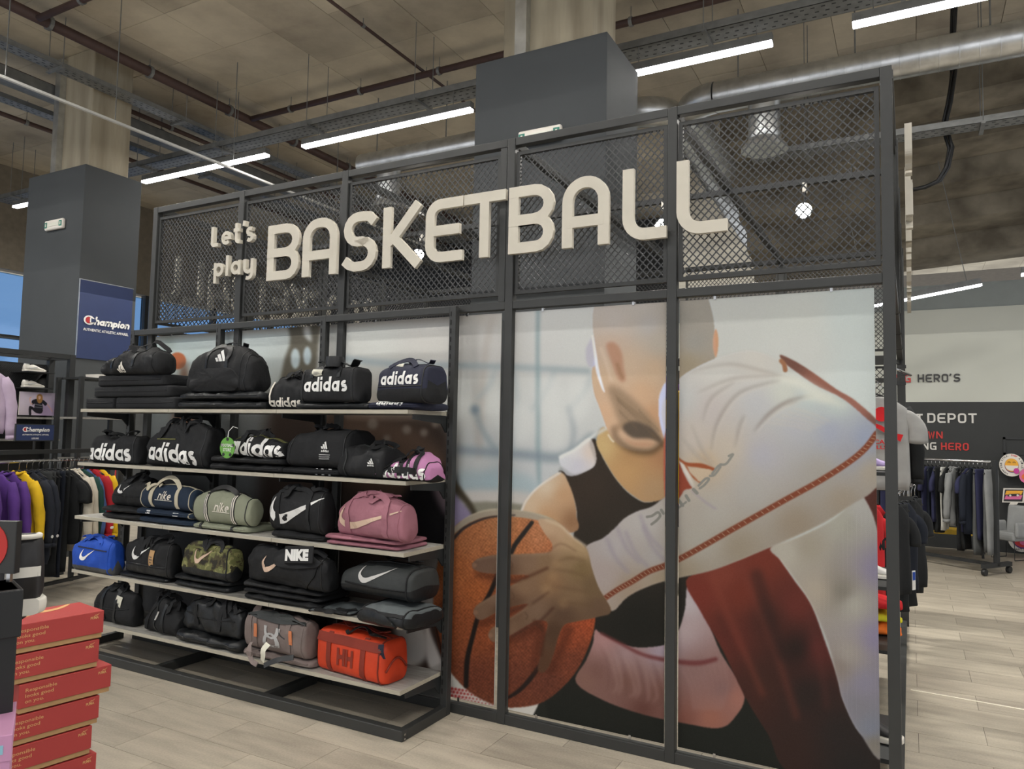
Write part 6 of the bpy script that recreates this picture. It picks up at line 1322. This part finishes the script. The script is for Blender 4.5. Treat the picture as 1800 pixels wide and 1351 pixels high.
n_ = RT*FPX-FW*(199-900); t = -((ra-CAMP) @ n_)/(np.array(rdn) @ n_); p = np.array(ra)+np.array(rdn)*t+np.array([.20, -.10, -.17]); r = empty('sale_tag', tuple(p), math.radians(-40), 'red SALE tag hanging at the end of the left clothes rack', 'tag')
MB().box(-.045, .045, -.002, .002, -.085, .085).build('card', mat('tag_red', (206, 44, 52), .5, var=.03), r).rotation_euler = (0, -.25, 0)
o = put_text('lettering', 'SALE', PRINTW, r, (.012, -.004, -.075), (-.25, 0, 1), (-1, 0, -.25), .034, .135, .03); MB().tube([(0, 0, .085), (-.12, -.02, .14), (-.217, -.05, .185)], .002, 5).build('loop', PRINTW, r)
# ---- brand wall unit behind the rack
WX = -8.0
y0, y1 = at_x(-60, 605, WX)[1], at_x(126, 625, WX)[1]; ztp = at_x(60, 617, WX)[2]
wu = empty('wall_unit', (WX, (y0+y1)/2, 0), 0, 'black steel wall unit with mesh back and white trainers behind the left clothes rack', 'wall unit'); hy = (y1-y0)/2
MB().box(-.42, -.40, -hy, hy, 0, ztp-.1).build('back_panel', mat('unit_black', (34, 35, 35), .6, var=.05), wu)
for y in (-hy, hy):
    for x in (-.38, 0): MB().box(x-.03, x+.03, y-.03, y+.03, 0, ztp).build('upright', STEELD, wu)
    MB().box(-.38, 0, y-.02, y+.02, ztp-.05, ztp).build('top_rail', STEELD, wu)
for x in (-.38, 0): MB().box(x-.025, x+.025, -hy, hy, ztp-.05, ztp).build('top_rail', STEELD, wu)
m = MB()
for k in range(60):
    yy = -hy+k*2*hy/60
    for f in (1, -1): m.beam((-.395, max(-hy, min(hy, yy)), ztp-.75), (-.395, max(-hy, min(hy, yy+f*.5)), ztp-.12), .006, .006)
stuff(m.build('wire_mesh', WIRE, wu))
def ux(px, py): q = at_x(px, py, WX-.2); return q
for (pxa, pya, pxb, lb) in ((41, 651, 80, 'white trainer on the upper arm of the brand wall'), (39, 679, 77, 'white trainer on the lower arm of the brand wall')):
    q = ux(pxa, pya+1); q2 = ux(pxb, pya+2); L_ = abs(q2[1]-q[1])
    shoe('trainer', lb, tuple(q), PI/2, min(.42, L_), OFFW, OFFW, mat('trainer_grey', (190, 190, 188), .5, var=.03), False, 'white trainers on the brand wall')
    MB().box(-.40, -.06, q[1]-wu.location.y-.02, q[1]-wu.location.y+L_+.02, q[2]-.012, q[2]-.002).build('shoe_shelf', STEELD, wu)
for (pa, pb) in (((2, 729), (103, 736)), ((0, 770), (98, 772))):
    a, b_ = ux(*pa), ux(*pb); MB().box(-.40, -.12, -hy+.02, b_[1]-wu.location.y, (a[2]+b_[2])/2-.02, (a[2]+b_[2])/2).build('shelf', BOARD, wu)
# picture on the shelf: a flat print of a person
a, b_ = ux(27, 729), ux(91, 731); hgt = ux(30, 687)[2]-ux(28, 728)[2]; wdt = abs(b_[1]-a[1])
PG = Paint(0, 0, 66, 44, 4, (184, 172, 190))
PG.field([(0, 0), (66, 0), (66, 44), (0, 44)], [(5, 5, (190, 180, 194)), (60, 5, (186, 174, 192)), (50, 35, (168, 150, 180)), (10, 40, (196, 186, 196))], 0, False)
PG.poly([(44, 26), (58, 30), (62, 42), (40, 43)], (160, 140, 172), 2, .6)
PG.poly([(22, 16), (33, 12), (42, 14), (50, 21), (46, 25), (41, 21), (42, 32), (28, 33), (27, 22), (23, 24)], (40, 40, 48), .3); PG.line([(28, 23), (42, 25)], 1.6, (120, 120, 126), .3); PG.line([(28, 28), (42, 29)], 1.2, (110, 110, 116), .3)
PG.poly([(18, 27), (30, 31), (42, 32), (40, 40), (30, 39), (22, 33), (22, 43), (18, 43)], (38, 36, 42), .3)
PG.poly([(31, 5), (36, 3), (40, 6), (41, 14), (38, 20), (33, 20), (30, 12)], (168, 124, 72), .4); PG.poly([(33, 7), (37, 7), (37, 12), (34, 13)], (214, 176, 150), .3)
PG.line([(23, 22), (20, 22), (18, 12), (20, 10)], 1.5, (206, 164, 142), .2); PG.line([(50, 22), (58, 32), (60, 36)], 1.5, (196, 150, 136), .2)
r = empty('picture', (WX-.14, (a[1]+b_[1])/2, a[2]+.002), 0, 'lilac picture of a seated person in black sportswear on the brand wall shelf', 'picture')
o = MB().add([(0, -wdt/2, 0), (0, wdt/2, 0), (0, wdt/2, hgt), (0, -wdt/2, hgt)], [(0, 1, 2, 3)]).build('print', print_mat('picture_print', to_image('picture_print', PG.a)), r); uv_quad(o, lambda c: ((c.y+wdt/2)/wdt, c.z/hgt))
MB().box(-.012, -.001, -wdt/2, wdt/2, 0, hgt).build('board', WHITE, r)
NVB = mat('brand_navy', (38, 52, 92), .5, var=.04)
def champion(root, o, ux_, uz_, w_, nrm):
    """brand lettering: a large C with a red core, the script, the line below"""
    o = Vector(o); ux_ = Vector(ux_); uz_ = Vector(uz_); nrm = Vector(nrm)*.006; k = w_/5.2
    def ell(cx, cz, rx, rz, n=20): return [o+nrm+ux_*(k*(cx+rx*math.cos(2*PI*i/n)))+uz_*(k*(cz+rz*math.sin(2*PI*i/n))) for i in range(n)]
    MB().add(ell(.62, .55, .62, .50), [tuple(range(20))]).build('letter', PRINTW, root)
    q = [v+nrm*.5 for v in ell(.55, .55, .36, .36)]; MB().add(q, [tuple(range(20))]).build('letter_core', mat('core_red', (170, 38, 44), .5, var=.02), root)
    MB().add([o+nrm*2+ux_*(k*x)+uz_*(k*z) for x, z in ((.66, .3), (.80, .3), (.80, .82), (.66, .82))], [(0, 1, 2, 3)]).build('letter_bar', PRINTW, root)
    MB().add([o+nrm*2+ux_*(k*x)+uz_*(k*z) for x, z in ((.80, .34), (1.32, .40), (1.32, .70), (.80, .78))], [(0, 1, 2, 3)]).build('letter_gap', NVB, root)
    mb = MB(); x = 1.15; cnt_ = [0]
    def lift(): cnt_[0] += 1; return nrm*(1+.06*cnt_[0])
    for ch in 'hampion':
        for path in (low('n', .12)[0] if ch in 'hm' else low(ch, .12)[0]):
            if ch == 'h' and path[0][0] == .12 and len(path) == 2: path = [(.12, 0), (.12, 1.15)]
            lf = lift()
            for q in stroke_quads(path, .25)[0]: mb.add([o+lf+ux_*(k*(x+(v.x+.22*v.y)*.78))+uz_*(k*(.12+v.y*.78)) for v in q], [(0, 1, 2, 3)])
        if ch == 'm':
            for path in low('n', .12)[0]:
                lf = lift()
                for q in stroke_quads(path, .25)[0]: mb.add([o+lf+ux_*(k*(x+.34+(v.x+.22*v.y)*.78))+uz_*(k*(.12+v.y*.78)) for v in q], [(0, 1, 2, 3)])
            x += .34
        x += (low(ch if ch not in 'hm' else 'n', .12)[1]+.05)*.78
    stuff(mb.build('script', PRINTW, root)); put_text('lettering', 'AUTHENTIC ATHLETIC APPAREL', PRINTW, root, o+nrm-uz_*(k*.62), ux_, uz_, k*.28, w_, .02)
CXR = -9.0
q0, q1, q2 = at_x(140, 490, CXR+.01), at_x(235, 514, CXR+.01), at_x(138, 629, CXR+.01)
r = empty('brand_board', (CXR+.001, (q0[1]+q1[1])/2, (q0[2]+q2[2])/2), 0, 'navy brand board with white script lettering on the black column', 'sign'); wb = (q1[1]-q0[1])/2; hb = (q0[2]-q2[2])/2
MB().box(0, .012, -wb+.01, wb-.01, -hb, hb).build('board', NVB, r); MB().box(0, .0125, -wb+.002, -wb+.009, -hb, hb).build('edge_strip', GALV, r); MB().box(0, .0125, -wb, wb, hb, hb+.008).build('edge_strip', GALV, r)
zz = at_x(190, 568, CXR)[2]-r.location.z; champion(r, (.013, -wb*.80, zz-.06), (0, 1, 0), (0, 0, 1), wb*1.66, (1, 0, 0))
def on_rack(px):
    n_ = RT*FPX-FW*(px-900); return np.array(ra)-np.array(rdn)*(((ra-CAMP) @ n_)/(np.array(rdn) @ n_))
p = on_rack(60)+np.array([.02, 0, 0])
a, b_ = at_x(25, 775, p[0]-.02), at_x(94, 775, p[0]-.02)
r = empty('brand_sign', (p[0]-.02, (a[1]+b_[1])/2, a[2]), 0, 'small navy brand sign standing on the left clothes rack', 'sign'); ws = (b_[1]-a[1])/2; hs_ = at_x(60, 745, p[0]-.02)[2]-a[2]
MB().box(-.01, .01, -ws, ws, 0, hs_).build('frame', STEELD, r); MB().box(.01, .011, -ws+.008, ws-.008, .008, hs_-.008).build('board', NVB, r)
champion(r, (.0112, -ws*.66, hs_*.52), (0, 1, 0), (0, 0, 1), ws*1.36, (.2, 0, 0)); put_text('lettering', 'LEISURE', PRINTW, r, (.0125, -ws*.18, hs_*.12), (0, 1, 0), (0, 0, 1), hs_*.09, ws*.36, .02)
MB().box(-.006, .006, -.008, .008, RZ+.105-a[2], 0).build('stem', STEELD, r)
q = at_x(4, 655, WX+.25); garment('sweatshirt', 'lilac sweatshirt hanging on the brand wall, cut by the left photo edge', (q[0], q[1]-.16, q[2]+.13), PI/2-.25, GM['lilac'], 'sweatshirt', .62, .2, .03, None, 61, cat='sweatshirt')
# low wire unit and white box seen past the column
WU2 = -7.6
q = at_x(150, 700, WU2); r = empty('shelf_rack', (WU2, q[1]+.25, 0), 0, 'low black mesh-sided shelf rack between the black column and the shelf unit', 'shelf rack')
zr = at_x(150, 662, WU2)[2]
for y in (-.30, .30):
    for x in (0, -.4): MB().box(x-.02, x+.02, y-.02, y+.02, 0, zr).build('upright', STEELD, r)
for z in (zr, zr-.42, zr-.85): MB().box(-.4, .0, -.28, .28, z-.02, z).build('shelf', BOARD if z < zr else STEELD, r)
q = empty('white_box', (WU2-.2, r.location.y+.05, zr), .1, 'small white box on top of the low rack beside the column', 'box'); MB().box(-.1, .1, -.12, .12, .001, .03).build('tray', WHITE, q); MB().box(-.102, .102, -.122, .122, .03, .045).build('lid', WHITE, q)
# ================================================================== RIGHT: FLANK OF THE CAGE, BACK WALL WITH ITS WRITING, CLOTHES RACK, STANDEES
FX = -.02
# ---- flank fittings
fl = empty('flank_rails', (FX, 2.6, 0), 0, 'black hanging rails and low shelves on the right flank of the cage', 'rail')
for z, ya, yb in ((2.16, 2.7, 3.6), (1.22, 1.8, 3.55)): MB().tube([(-.11, ya-2.6, z), (.03, yb-2.6, z)], .012, 8).build('hang_rail', CHROME, fl, smooth=True)
for z, y in ((1.22, 1.85), (1.22, 3.5), (2.16, 2.75), (2.16, 3.5), (1.98, 1.95)): MB().box(-.06, .03 if z < 1.5 else .0, y-2.61, y-2.59, z-.012, z+.012).build('bracket', STEELD, fl)
for z, a, b in ((.36, 1.3, 2.1), (.17, .15, .75), (1.42, .9, 1.6), (.80, .9, 1.6)): MB().box(-.36, -.07, a-2.6, b-2.6, z-.02, z).build('shelf', STEELD, fl)
def flat_garment(name, label, P, rz, m, W, H, seed, sleeves=True, cat='T-shirt'): return garment(name, label, P, rz, m, 'tshirt', H, W, .035, None, seed, cat=cat)
p = at_y(1566, 668, 2.0)
t = garment('t_shirt', 'light grey T-shirt with a red print hanging on the right flank of the cage', (-.205, 2.0, 1.99), .10, GM['heather'], 'tshirt', .63, .205, .04, None, 70, cat='T-shirt')
put_text('lettering', 'CHICAGO', GM['scarlet'], t, (-.10, -.062, -.42), (1, 0, 0), (0, 0, 1), .028, .22, .02); put_text('lettering', 'BULLS', GM['scarlet'], t, (-.06, -.062, -.455), (1, 0, 0), (0, 0, 1), .024, .12, .02)
MB().ribbon([(-.08, -.066, -.26), (.02, -.070, -.31), (.10, -.068, -.36), (.15, -.064, -.38)], [.012, .03, .03, .05], .003, [(0, -1, 0)]*4).build('print_bat', GM['scarlet'], t)
MB().lathe([(.0, -.002), (.05, -.002), (.05, .002), (0, .002)], 16).build('print_patch', GM['scarlet'], t).matrix_local = Matrix.Translation((.03, -.062, -.22)) @ Matrix.Rotation(PI/2, 4, 'X')
garment('sweatshirt', 'black sweatshirt hanging behind the grey T-shirt on the right flank', (-.21, 2.95, 2.03), .12, GM['black'], 'sweatshirt', .70, .22, .05, None, 71, cat='sweatshirt')
for i, (y, c, lb, k, L_) in enumerate(((2.25, 'scarlet', 'red shirt nearest the camera on the low flank rail', 'tshirt', .62), (2.38, 'scarlet', 'red shirt second on the low flank rail', 'tshirt', .66), (2.5, 'black', 'black shirt next to the red ones on the low flank rail', 'tshirt', .64), (2.62, 'black', 'black trousers with a white hang tag on the low flank rail', 'trousers', .78), (2.76, 'dnavy', 'blue-black shirt in the middle of the low flank rail', 'tshirt', .66), (2.92, 'black', 'black trousers beyond the hang tag on the low flank rail', 'trousers', .80), (3.1, 'black', 'black shirt at the far part of the low flank rail', 'tshirt', .68), (3.3, 'black', 'black trousers near the rear post of the low flank rail', 'trousers', .76))):
    g_ = garment('trousers' if k == 'trousers' else 't_shirt', lb, (FX-(.24 if i < 2 else .13)+.025*i, y, 1.22), 1.0+.05*math.sin(i*3), GM[c], k, L_, .15, .03, 'clothes on the low flank rail', 80+i, cat='trousers' if k == 'trousers' else 'T-shirt')
    if i == 3:
        MB().box(.02, .06, -.075, -.072, -.72, -.58).build('hang_tag', PRINTW, g_); MB().box(.024, .056, -.0765, -.0752, -.65, -.59).build('tag_print', BLUE, g_)
SHR = [('scarlet', 'red shorts folded on the low flank shelf', .52, .08), ('yellowgreen', 'neon yellow shorts folded on the low flank shelf', .44, .07), ('orange', 'bright orange shorts folded at the bottom of the low flank shelf', .36, .075)]
GM['yellowgreen'] = gmat('yellowgreen', (206, 200, 40)); GM['orange'] = gmat('orange', (240, 122, 44))
for i, (c, lb, z, h) in enumerate(SHR): Bag('folded_shorts', lb, 'shorts', (-.20, 1.62, z), .2, .30, .26, h, GM[c], n=2.6, top=(.7, 1, .95, .7), taper=.2, wr=.016, seed=100+i)
shoe('trainer', 'basketball shoe in black and red with a white sole on the lowest flank shelf', (-.315, .40, .171), math.radians(-8), .27, SHB, OFFW, mat('shoe_red', (206, 44, 44), .5, var=.04), True)
for i, (y, z, c, nm) in enumerate(((1.15, .801, (226, 224, 220), 'white trainer on the middle flank shelf'), (1.1, 1.421, (170, 150, 200), 'lilac trainer on the upper flank shelf'))): shoe('trainer', nm, (-.34, y, z), .1, .27, mat('flank_shoe_%d' % i, c, .5, var=.04), OFFW, OFFW)
# yellow and purple shirts hung inside the cage, seen through the gaps of the print
for i, (x, y, c, nm) in enumerate(((-1.35, .55, 'purple', 'purple basketball shirt hung inside the cage behind the print'), (-.95, .62, 'yellow', 'yellow basketball shirt hung inside the cage behind the print'), (-.62, .6, 'indigo', 'indigo shirt hung inside the cage behind the print'))):
    garment('t_shirt', nm, (x, y, 2.05), .3, GM[c], 'tshirt', .75, .25, .04, None, 110+i, cat='T-shirt')
o = empty('inner_rail', (-1.0, .58, 2.04), 0, 'black hanging rail inside the cage behind the printed panels', 'rail'); MB().tube([(-.8, 0, 0), (.8, 0, 0)], .012, 8).build('rail', STEELD, o)
for s in (-.8, .8): MB().box(s-.015, s+.015, -.015, .015, -2.04, .02).build('upright', STEELD, o)
# ---- writing on the back wall
WRD = mat('letter_red', (200, 52, 48), .5, var=.03); WDK = mat('letter_dark', (52, 52, 52), .5, var=.03); WWT = mat('letter_white', (214, 212, 206), .5, var=.02)
def wall_word(label, word, px0, px1, pyt, pyb, m, gapf=.22):
    a, b = at_y(px0, (pyt+pyb)/2, WB-.02), at_y(px1, (pyt+pyb)/2, WB-.02); zt_, zb_ = at_y((px0+px1)/2, pyt, WB-.02)[2], at_y((px0+px1)/2, pyb, WB-.02)[2]; h = zt_-zb_
    r = empty('wall_lettering', (a[0], WB-.012, zb_), 0, label, 'lettering'); ws_ = [.30 if c == "'" else (.2 if c == 'I' else .92) for c in word]; tot = sum(ws_)+gapf*(len(word)-1); k = (b[0]-a[0])/tot; x = 0
    for c, w_ in zip(word, ws_):
        mb = MB()
        for j, path in enumerate(glyph(c, w_*k/h, .085)): stroke_solid(mb, path, .17, -.012-j*.0008, 0, x, 0, h)
        if mb.v: mb.build('letter', m, r)
        x += (w_+gapf)*k
wall_word('red letters TING on the white back wall, partly behind the cage post', 'TING', 1556, 1601, 658, 672, WRD)
wall_word("dark letters HERO'S on the white back wall", "HERO'S", 1613, 1688, 657, 671, WDK)
wall_word('white letter T on the black back wall beside the T-shirt', 'T', 1611, 1622, 727, 744, WWT)
wall_word('white letters DEPOT on the black back wall', 'DEPOT', 1630, 1717, 726, 743, WWT)
wall_word('red letters OWN on the black back wall', 'OWN', 1618, 1657, 758, 770, WRD)
wall_word('white letters NG on the black back wall', 'NG', 1621, 1646, 777, 790, WWT)
wall_word('red letters HERO on the black back wall', 'HERO', 1654, 1703, 778, 791, WRD)
# ---- clothes rack before the back wall
A_, B_ = at_y(1540, 808, 8.0), at_y(1748, 812, 7.09); A_[2] = B_[2]; d_ = Vector(B_-A_); ln = d_.length; an = math.atan2(d_.y, d_.x); zr = float(B_[2])
rk = empty('clothes_rack', (A_[0], A_[1], 0), an, 'black clothes rack on castors before the black back wall', 'clothes rack')
MB().tube([(0, 0, zr), (ln, 0, zr)], .016, 10).build('hang_rail', CHROME, rk, smooth=True)
for x in (.03, ln):
    MB().box(x-.025, x+.025, -.025, .025, .10, zr+.02).build('upright', STEELD, rk); MB().box(x-.025, x+.025, -.28, .28, .09, .14).build('foot', STEELD, rk)
    for y in (-.25, .25):
        w_ = MB().lathe([(0, -.02), (.04, -.02), (.045, 0), (.04, .02), (0, .02)], 14).build('castor', RUB, rk); w_.matrix_local = Matrix.Translation((x, y, .045)) @ Matrix.Rotation(PI/2, 4, 'Y')
MB().box(.03, ln, -.02, .02, .095, .135).build('base_beam', STEELD, rk)
gl = [('indigo', 'tshirt', .72), ('indigo', 'trousers', .80), ('dnavy', 'trousers', .82), ('white', 'tshirt', .62), ('black', 'tshirt', .70), ('black', 'trousers', 1.0), ('grey', 'trousers', .74), ('black', 'trousers', .96), ('dnavy', 'tshirt', .68), ('black', 'tshirt', .70), ('indigo', 'tshirt', .72), ('dnavy', 'trousers', .82), ('indigo', 'tshirt', .70), ('black', 'trousers', .84), ('white', 'trousers', .80), ('black', 'tshirt', .66), ('grey', 'sweatshirt', .70), ('grey', 'sweatshirt', .72), ('black', 'trousers', 1.02), ('black', 'trousers', 1.0), ('indigo', 'tshirt', .78), ('dnavy', 'sweatshirt', .80), ('dgrey', 'trousers', 1.05), ('indigo', 'trousers', .86), ('dgrey', 'trousers', 1.0), ('grey', 'trousers', 1.02)]
cnt = {}
for i, (c, k, L_) in enumerate(gl):
    x = .22+(ln-.26)*i/(len(gl)-1); P = Vector((A_[0], A_[1], zr))+d_.normalized()*x
    kn = {'tshirt': 'T-shirt', 'trousers': 'trousers', 'sweatshirt': 'sweatshirt'}[k]; cn = {'dnavy': 'blue-black', 'dgrey': 'dark grey'}.get(c, c); cnt[(c, k)] = cnt.get((c, k), 0)+1
    same = sum(1 for q in gl if q[:2] == (c, k)); w_ = ['first', 'second', 'third', 'fourth', 'fifth', 'sixth'][cnt[(c, k)]-1]
    lb = f'{cn} {kn} on the rack before the black wall' if same == 1 else f'{w_} {cn} {kn} from the left on the rack before the black wall'
    garment('trousers' if k == 'trousers' else ('t_shirt' if k == 'tshirt' else 'sweatshirt'), lb, P, an+PI/2+random.uniform(-.25, .25)+.15, GM[c], k, L_*1.0, .21, .03, 'clothes on the rack before the black wall', 200+i, hz=-.09, cat=kn)
# ---- yellow bench, grey chair
p = at_y(1668, 968, 8.5); r = empty('bench', (p[0], 8.6, 0), 0, 'low yellow bench seen behind the clothes rack', 'bench'); MB().box(-.45, .45, -.2, .2, .30, .36).build('seat', mat('yellow_paint', (206, 168, 48), .5, var=.05), r)
for x in (-.4, .4):
    for y in (-.16, .16): MB().box(x-.015, x+.015, y-.015, y+.015, 0, .30).build('leg', STEELD, r)
p = at_z(1776, 972, 0); r = empty('lounge_chair', (p[0]-.06, 8.62, 0), math.radians(-40), 'light grey upholstered chair with thin wire legs by the standees', 'chair')
UPH = fabric('chair_fabric', (158, 160, 160), .85, .06)
r.scale = (.5, .5, .85); MB().box(-.30, .30, -.28, .30, .30, .44).build('seat', UPH, r, bevel=.05); o = MB().box(-.30, .30, .0, .14, .0, .52).build('backrest', UPH, r, bevel=.05, loc=(0, .24, .36)); o.rotation_euler = (-.25, 0, 0)
for s in (-1, 1): MB().box(s*.33-.05, s*.33+.05, -.26, .30, .36, .60).build('armrest', UPH, r, bevel=.04)
for x in (-.28, .28):
    MB().tube([(x, -.24, .31), (x*1.15, -.30, .01), (x*1.15, .30, .01), (x, .26, .31)], .009, 6).build('leg', STEELD, r)
# ---- printed standees by the wall
YEL = mat('face_yellow', (236, 172, 52), .5, var=.04); MAG = mat('magenta', (196, 60, 150), .5, var=.04); PUR = mat('print_purple', (96, 56, 130), .5, var=.04); PNK = mat('print_pink', (222, 110, 160), .5, var=.04); BLKP = mat('print_black', (44, 42, 46), .5, var=.04); ORP = mat('print_orange', (226, 112, 52), .5, var=.04); REDP = mat('print_red', (206, 52, 56), .5, var=.04)
SY = 9.10
def disc(root, cx, cz, rx, rz, y, m, name, n=28, th=.004):
    return MB().prism([(cx+rx*math.cos(2*PI*i/n), cz+rz*math.sin(2*PI*i/n)) for i in range(n)], y-th, y).build(name, m, root)
def standee(px, py, label): q = at_y(px, py, SY); return empty('standee', tuple(q), 0, label, 'standee')
K = float(np.linalg.norm(at_y(1790, 850, SY)-at_y(1780, 850, SY)))/10
r = standee(1778, 817, 'round white standee of a laughing yellow face with writing round its rim')
disc(r, 0, 0, 22*K, 24*K, 0, WHITE, 'card', th=.012); disc(r, 0, -1*K, 12.5*K, 15*K, -.013, PUR, 'face_edge'); disc(r, 0, 0, 12*K, 14*K, -.018, YEL, 'face')
MB().prism([(12*K*math.cos(a)*.96, 14*K*math.sin(a)*.8-1*K) for a in [PI+PI*i/12 for i in range(13)]], -.028, -.023).build('mouth', WHITE, r)
for s in (-1, 1): MB().tube([(s*4.5*K+2.4*K*math.cos(a), -.025, 5*K+1.6*K*math.sin(a)) for a in [PI*i/6 for i in range(7)]], .5*K, 5).build('eye', BLKP, r)
disc(r, 8*K, -12*K, 5*K, 6*K, -.028, MAG, 'ball')
words_ = 'SHOW YOUR STYLE, SNAP A SMILE!'
for i, ch in enumerate(words_):
    a = math.radians(245-i*9.2)
    if ch != ' ':
        ux_ = Vector((math.sin(a), 0, -math.cos(a))); uz_ = Vector((math.cos(a), 0, math.sin(a)))
        put_text('rim_letter', ch, REDP if 17 <= i <= 20 else BLKP, r, Vector((17*K*math.cos(a), -.0135, 19*K*math.sin(a)))-ux_*K*1.2, ux_, uz_, 3.6*K, None, .02)
r = standee(1782, 871, 'cassette-shaped standee in yellow, pink and black')
sk = lambda w_, h_, dx_=0, dz_=0: [(dx_-w_-2*K, dz_-h_), (dx_+w_-2*K, dz_-h_+1.5*K), (dx_+w_+1*K, dz_+h_+1.5*K), (dx_-w_+1*K, dz_+h_)]
MB().prism(sk(19*K, 15*K), -.010, 0).build('card', WHITE, r); MB().prism(sk(16.5*K, 12.5*K), -.013, -.010).build('shell', BLKP, r); MB().prism(sk(14.5*K, 4.2*K, .8*K, 6*K), -.016, -.013).build('top_stripe', YEL, r); MB().prism(sk(14.5*K, 4.2*K, -.6*K, -4*K), -.016, -.013).build('lower_stripe', PNK, r); MB().prism(sk(9.5*K, 2.6*K, 0, 1*K), -.019, -.016).build('window', BLKP, r)
for s in (-1, 1): disc(r, s*6.5*K, 1*K+s*.5*K, 2*K, 2.2*K, -.019, WHITE, 'reel')
MB().prism(sk(7*K, 2.6*K, 0, -17*K), -.012, 0).build('foot_piece', WHITE, r)
r = standee(1795, 945, 'large round standee of a face with red heart eyes, cut by the photo edge')
disc(r, 0, 0, 24*K, 29*K, 0, WHITE, 'card', th=.012); disc(r, 2*K, -1*K, 19*K, 21*K, -.013, PUR, 'face_edge'); disc(r, 2*K, 1*K, 18.5*K, 20*K, -.018, REDP, 'lower_face'); MB().prism([(2*K+18.5*K*math.cos(a), 2*K+19*K*math.sin(a)) for a in [PI*i/14 for i in range(15)]], -.026, -.022).build('upper_face', YEL, r)
MB().prism([(-17*K, -1*K), (20*K, 2*K), (20*K, 5*K), (-17*K, 2*K)], -.029, -.026).build('mask_edge', WHITE, r); disc(r, 3*K, -9*K, 6*K, 5*K, -.026, PNK, 'mouth')
for cx_ in (-8, 8):
    P = [(cx_*K+.38*K*16*math.sin(t)**3, 10*K+.38*K*(13*math.cos(t)-5*math.cos(2*t)-2*math.cos(3*t)-math.cos(4*t))) for t in [2*PI*i/20 for i in range(20)]]; MB().prism(P, -.031, -.027).build('heart_eye', REDP, r)
put_text('rim_letter', 'FIRST BUY', BLKP, r, (-16*K, -.0135, -27*K), (1, 0, .1), (0, 0, 1), 4*K, 34*K, .02)
r = standee(1803, 836, 'pink and orange round standee at the right photo edge'); disc(r, 0, 0, 12*K, 15*K, -.03, PNK, 'card', th=.012); disc(r, 1*K, -2*K, 9*K, 7*K, -.043, ORP, 'inner')
r = standee(1803, 905, 'orange lips-shaped standee at the right photo edge'); MB().prism([(-16*K, 4*K), (-8*K, 7*K), (0, 5*K), (8*K, 8*K), (14*K, 3*K), (8*K, -6*K), (-6*K, -5*K)], -.03, -.018).build('card', ORP, r); MB().prism([(-13*K, 2*K), (0, 2.5*K), (12*K, 3*K), (0, -1*K)], -.034, -.03).build('lip_line', REDP, r)
# dark framed screen on the wall
a, b = at_y(1763, 768, WB-.02), at_y(1815, 800, WB-.02); r = empty('wall_frame', (a[0], WB-.03, b[2]), 0, 'thin dark frame on the black wall above the standees', 'frame')
w_, h_ = b[0]-a[0], a[2]-b[2]
for q in ((0, w_, 0, .03), (0, w_, h_-.03, h_), (0, .03, 0, h_), (w_-.03, w_, 0, h_)): MB().box(q[0], q[1], 0, .018, q[2], q[3]).build('bar', STEELD, r)
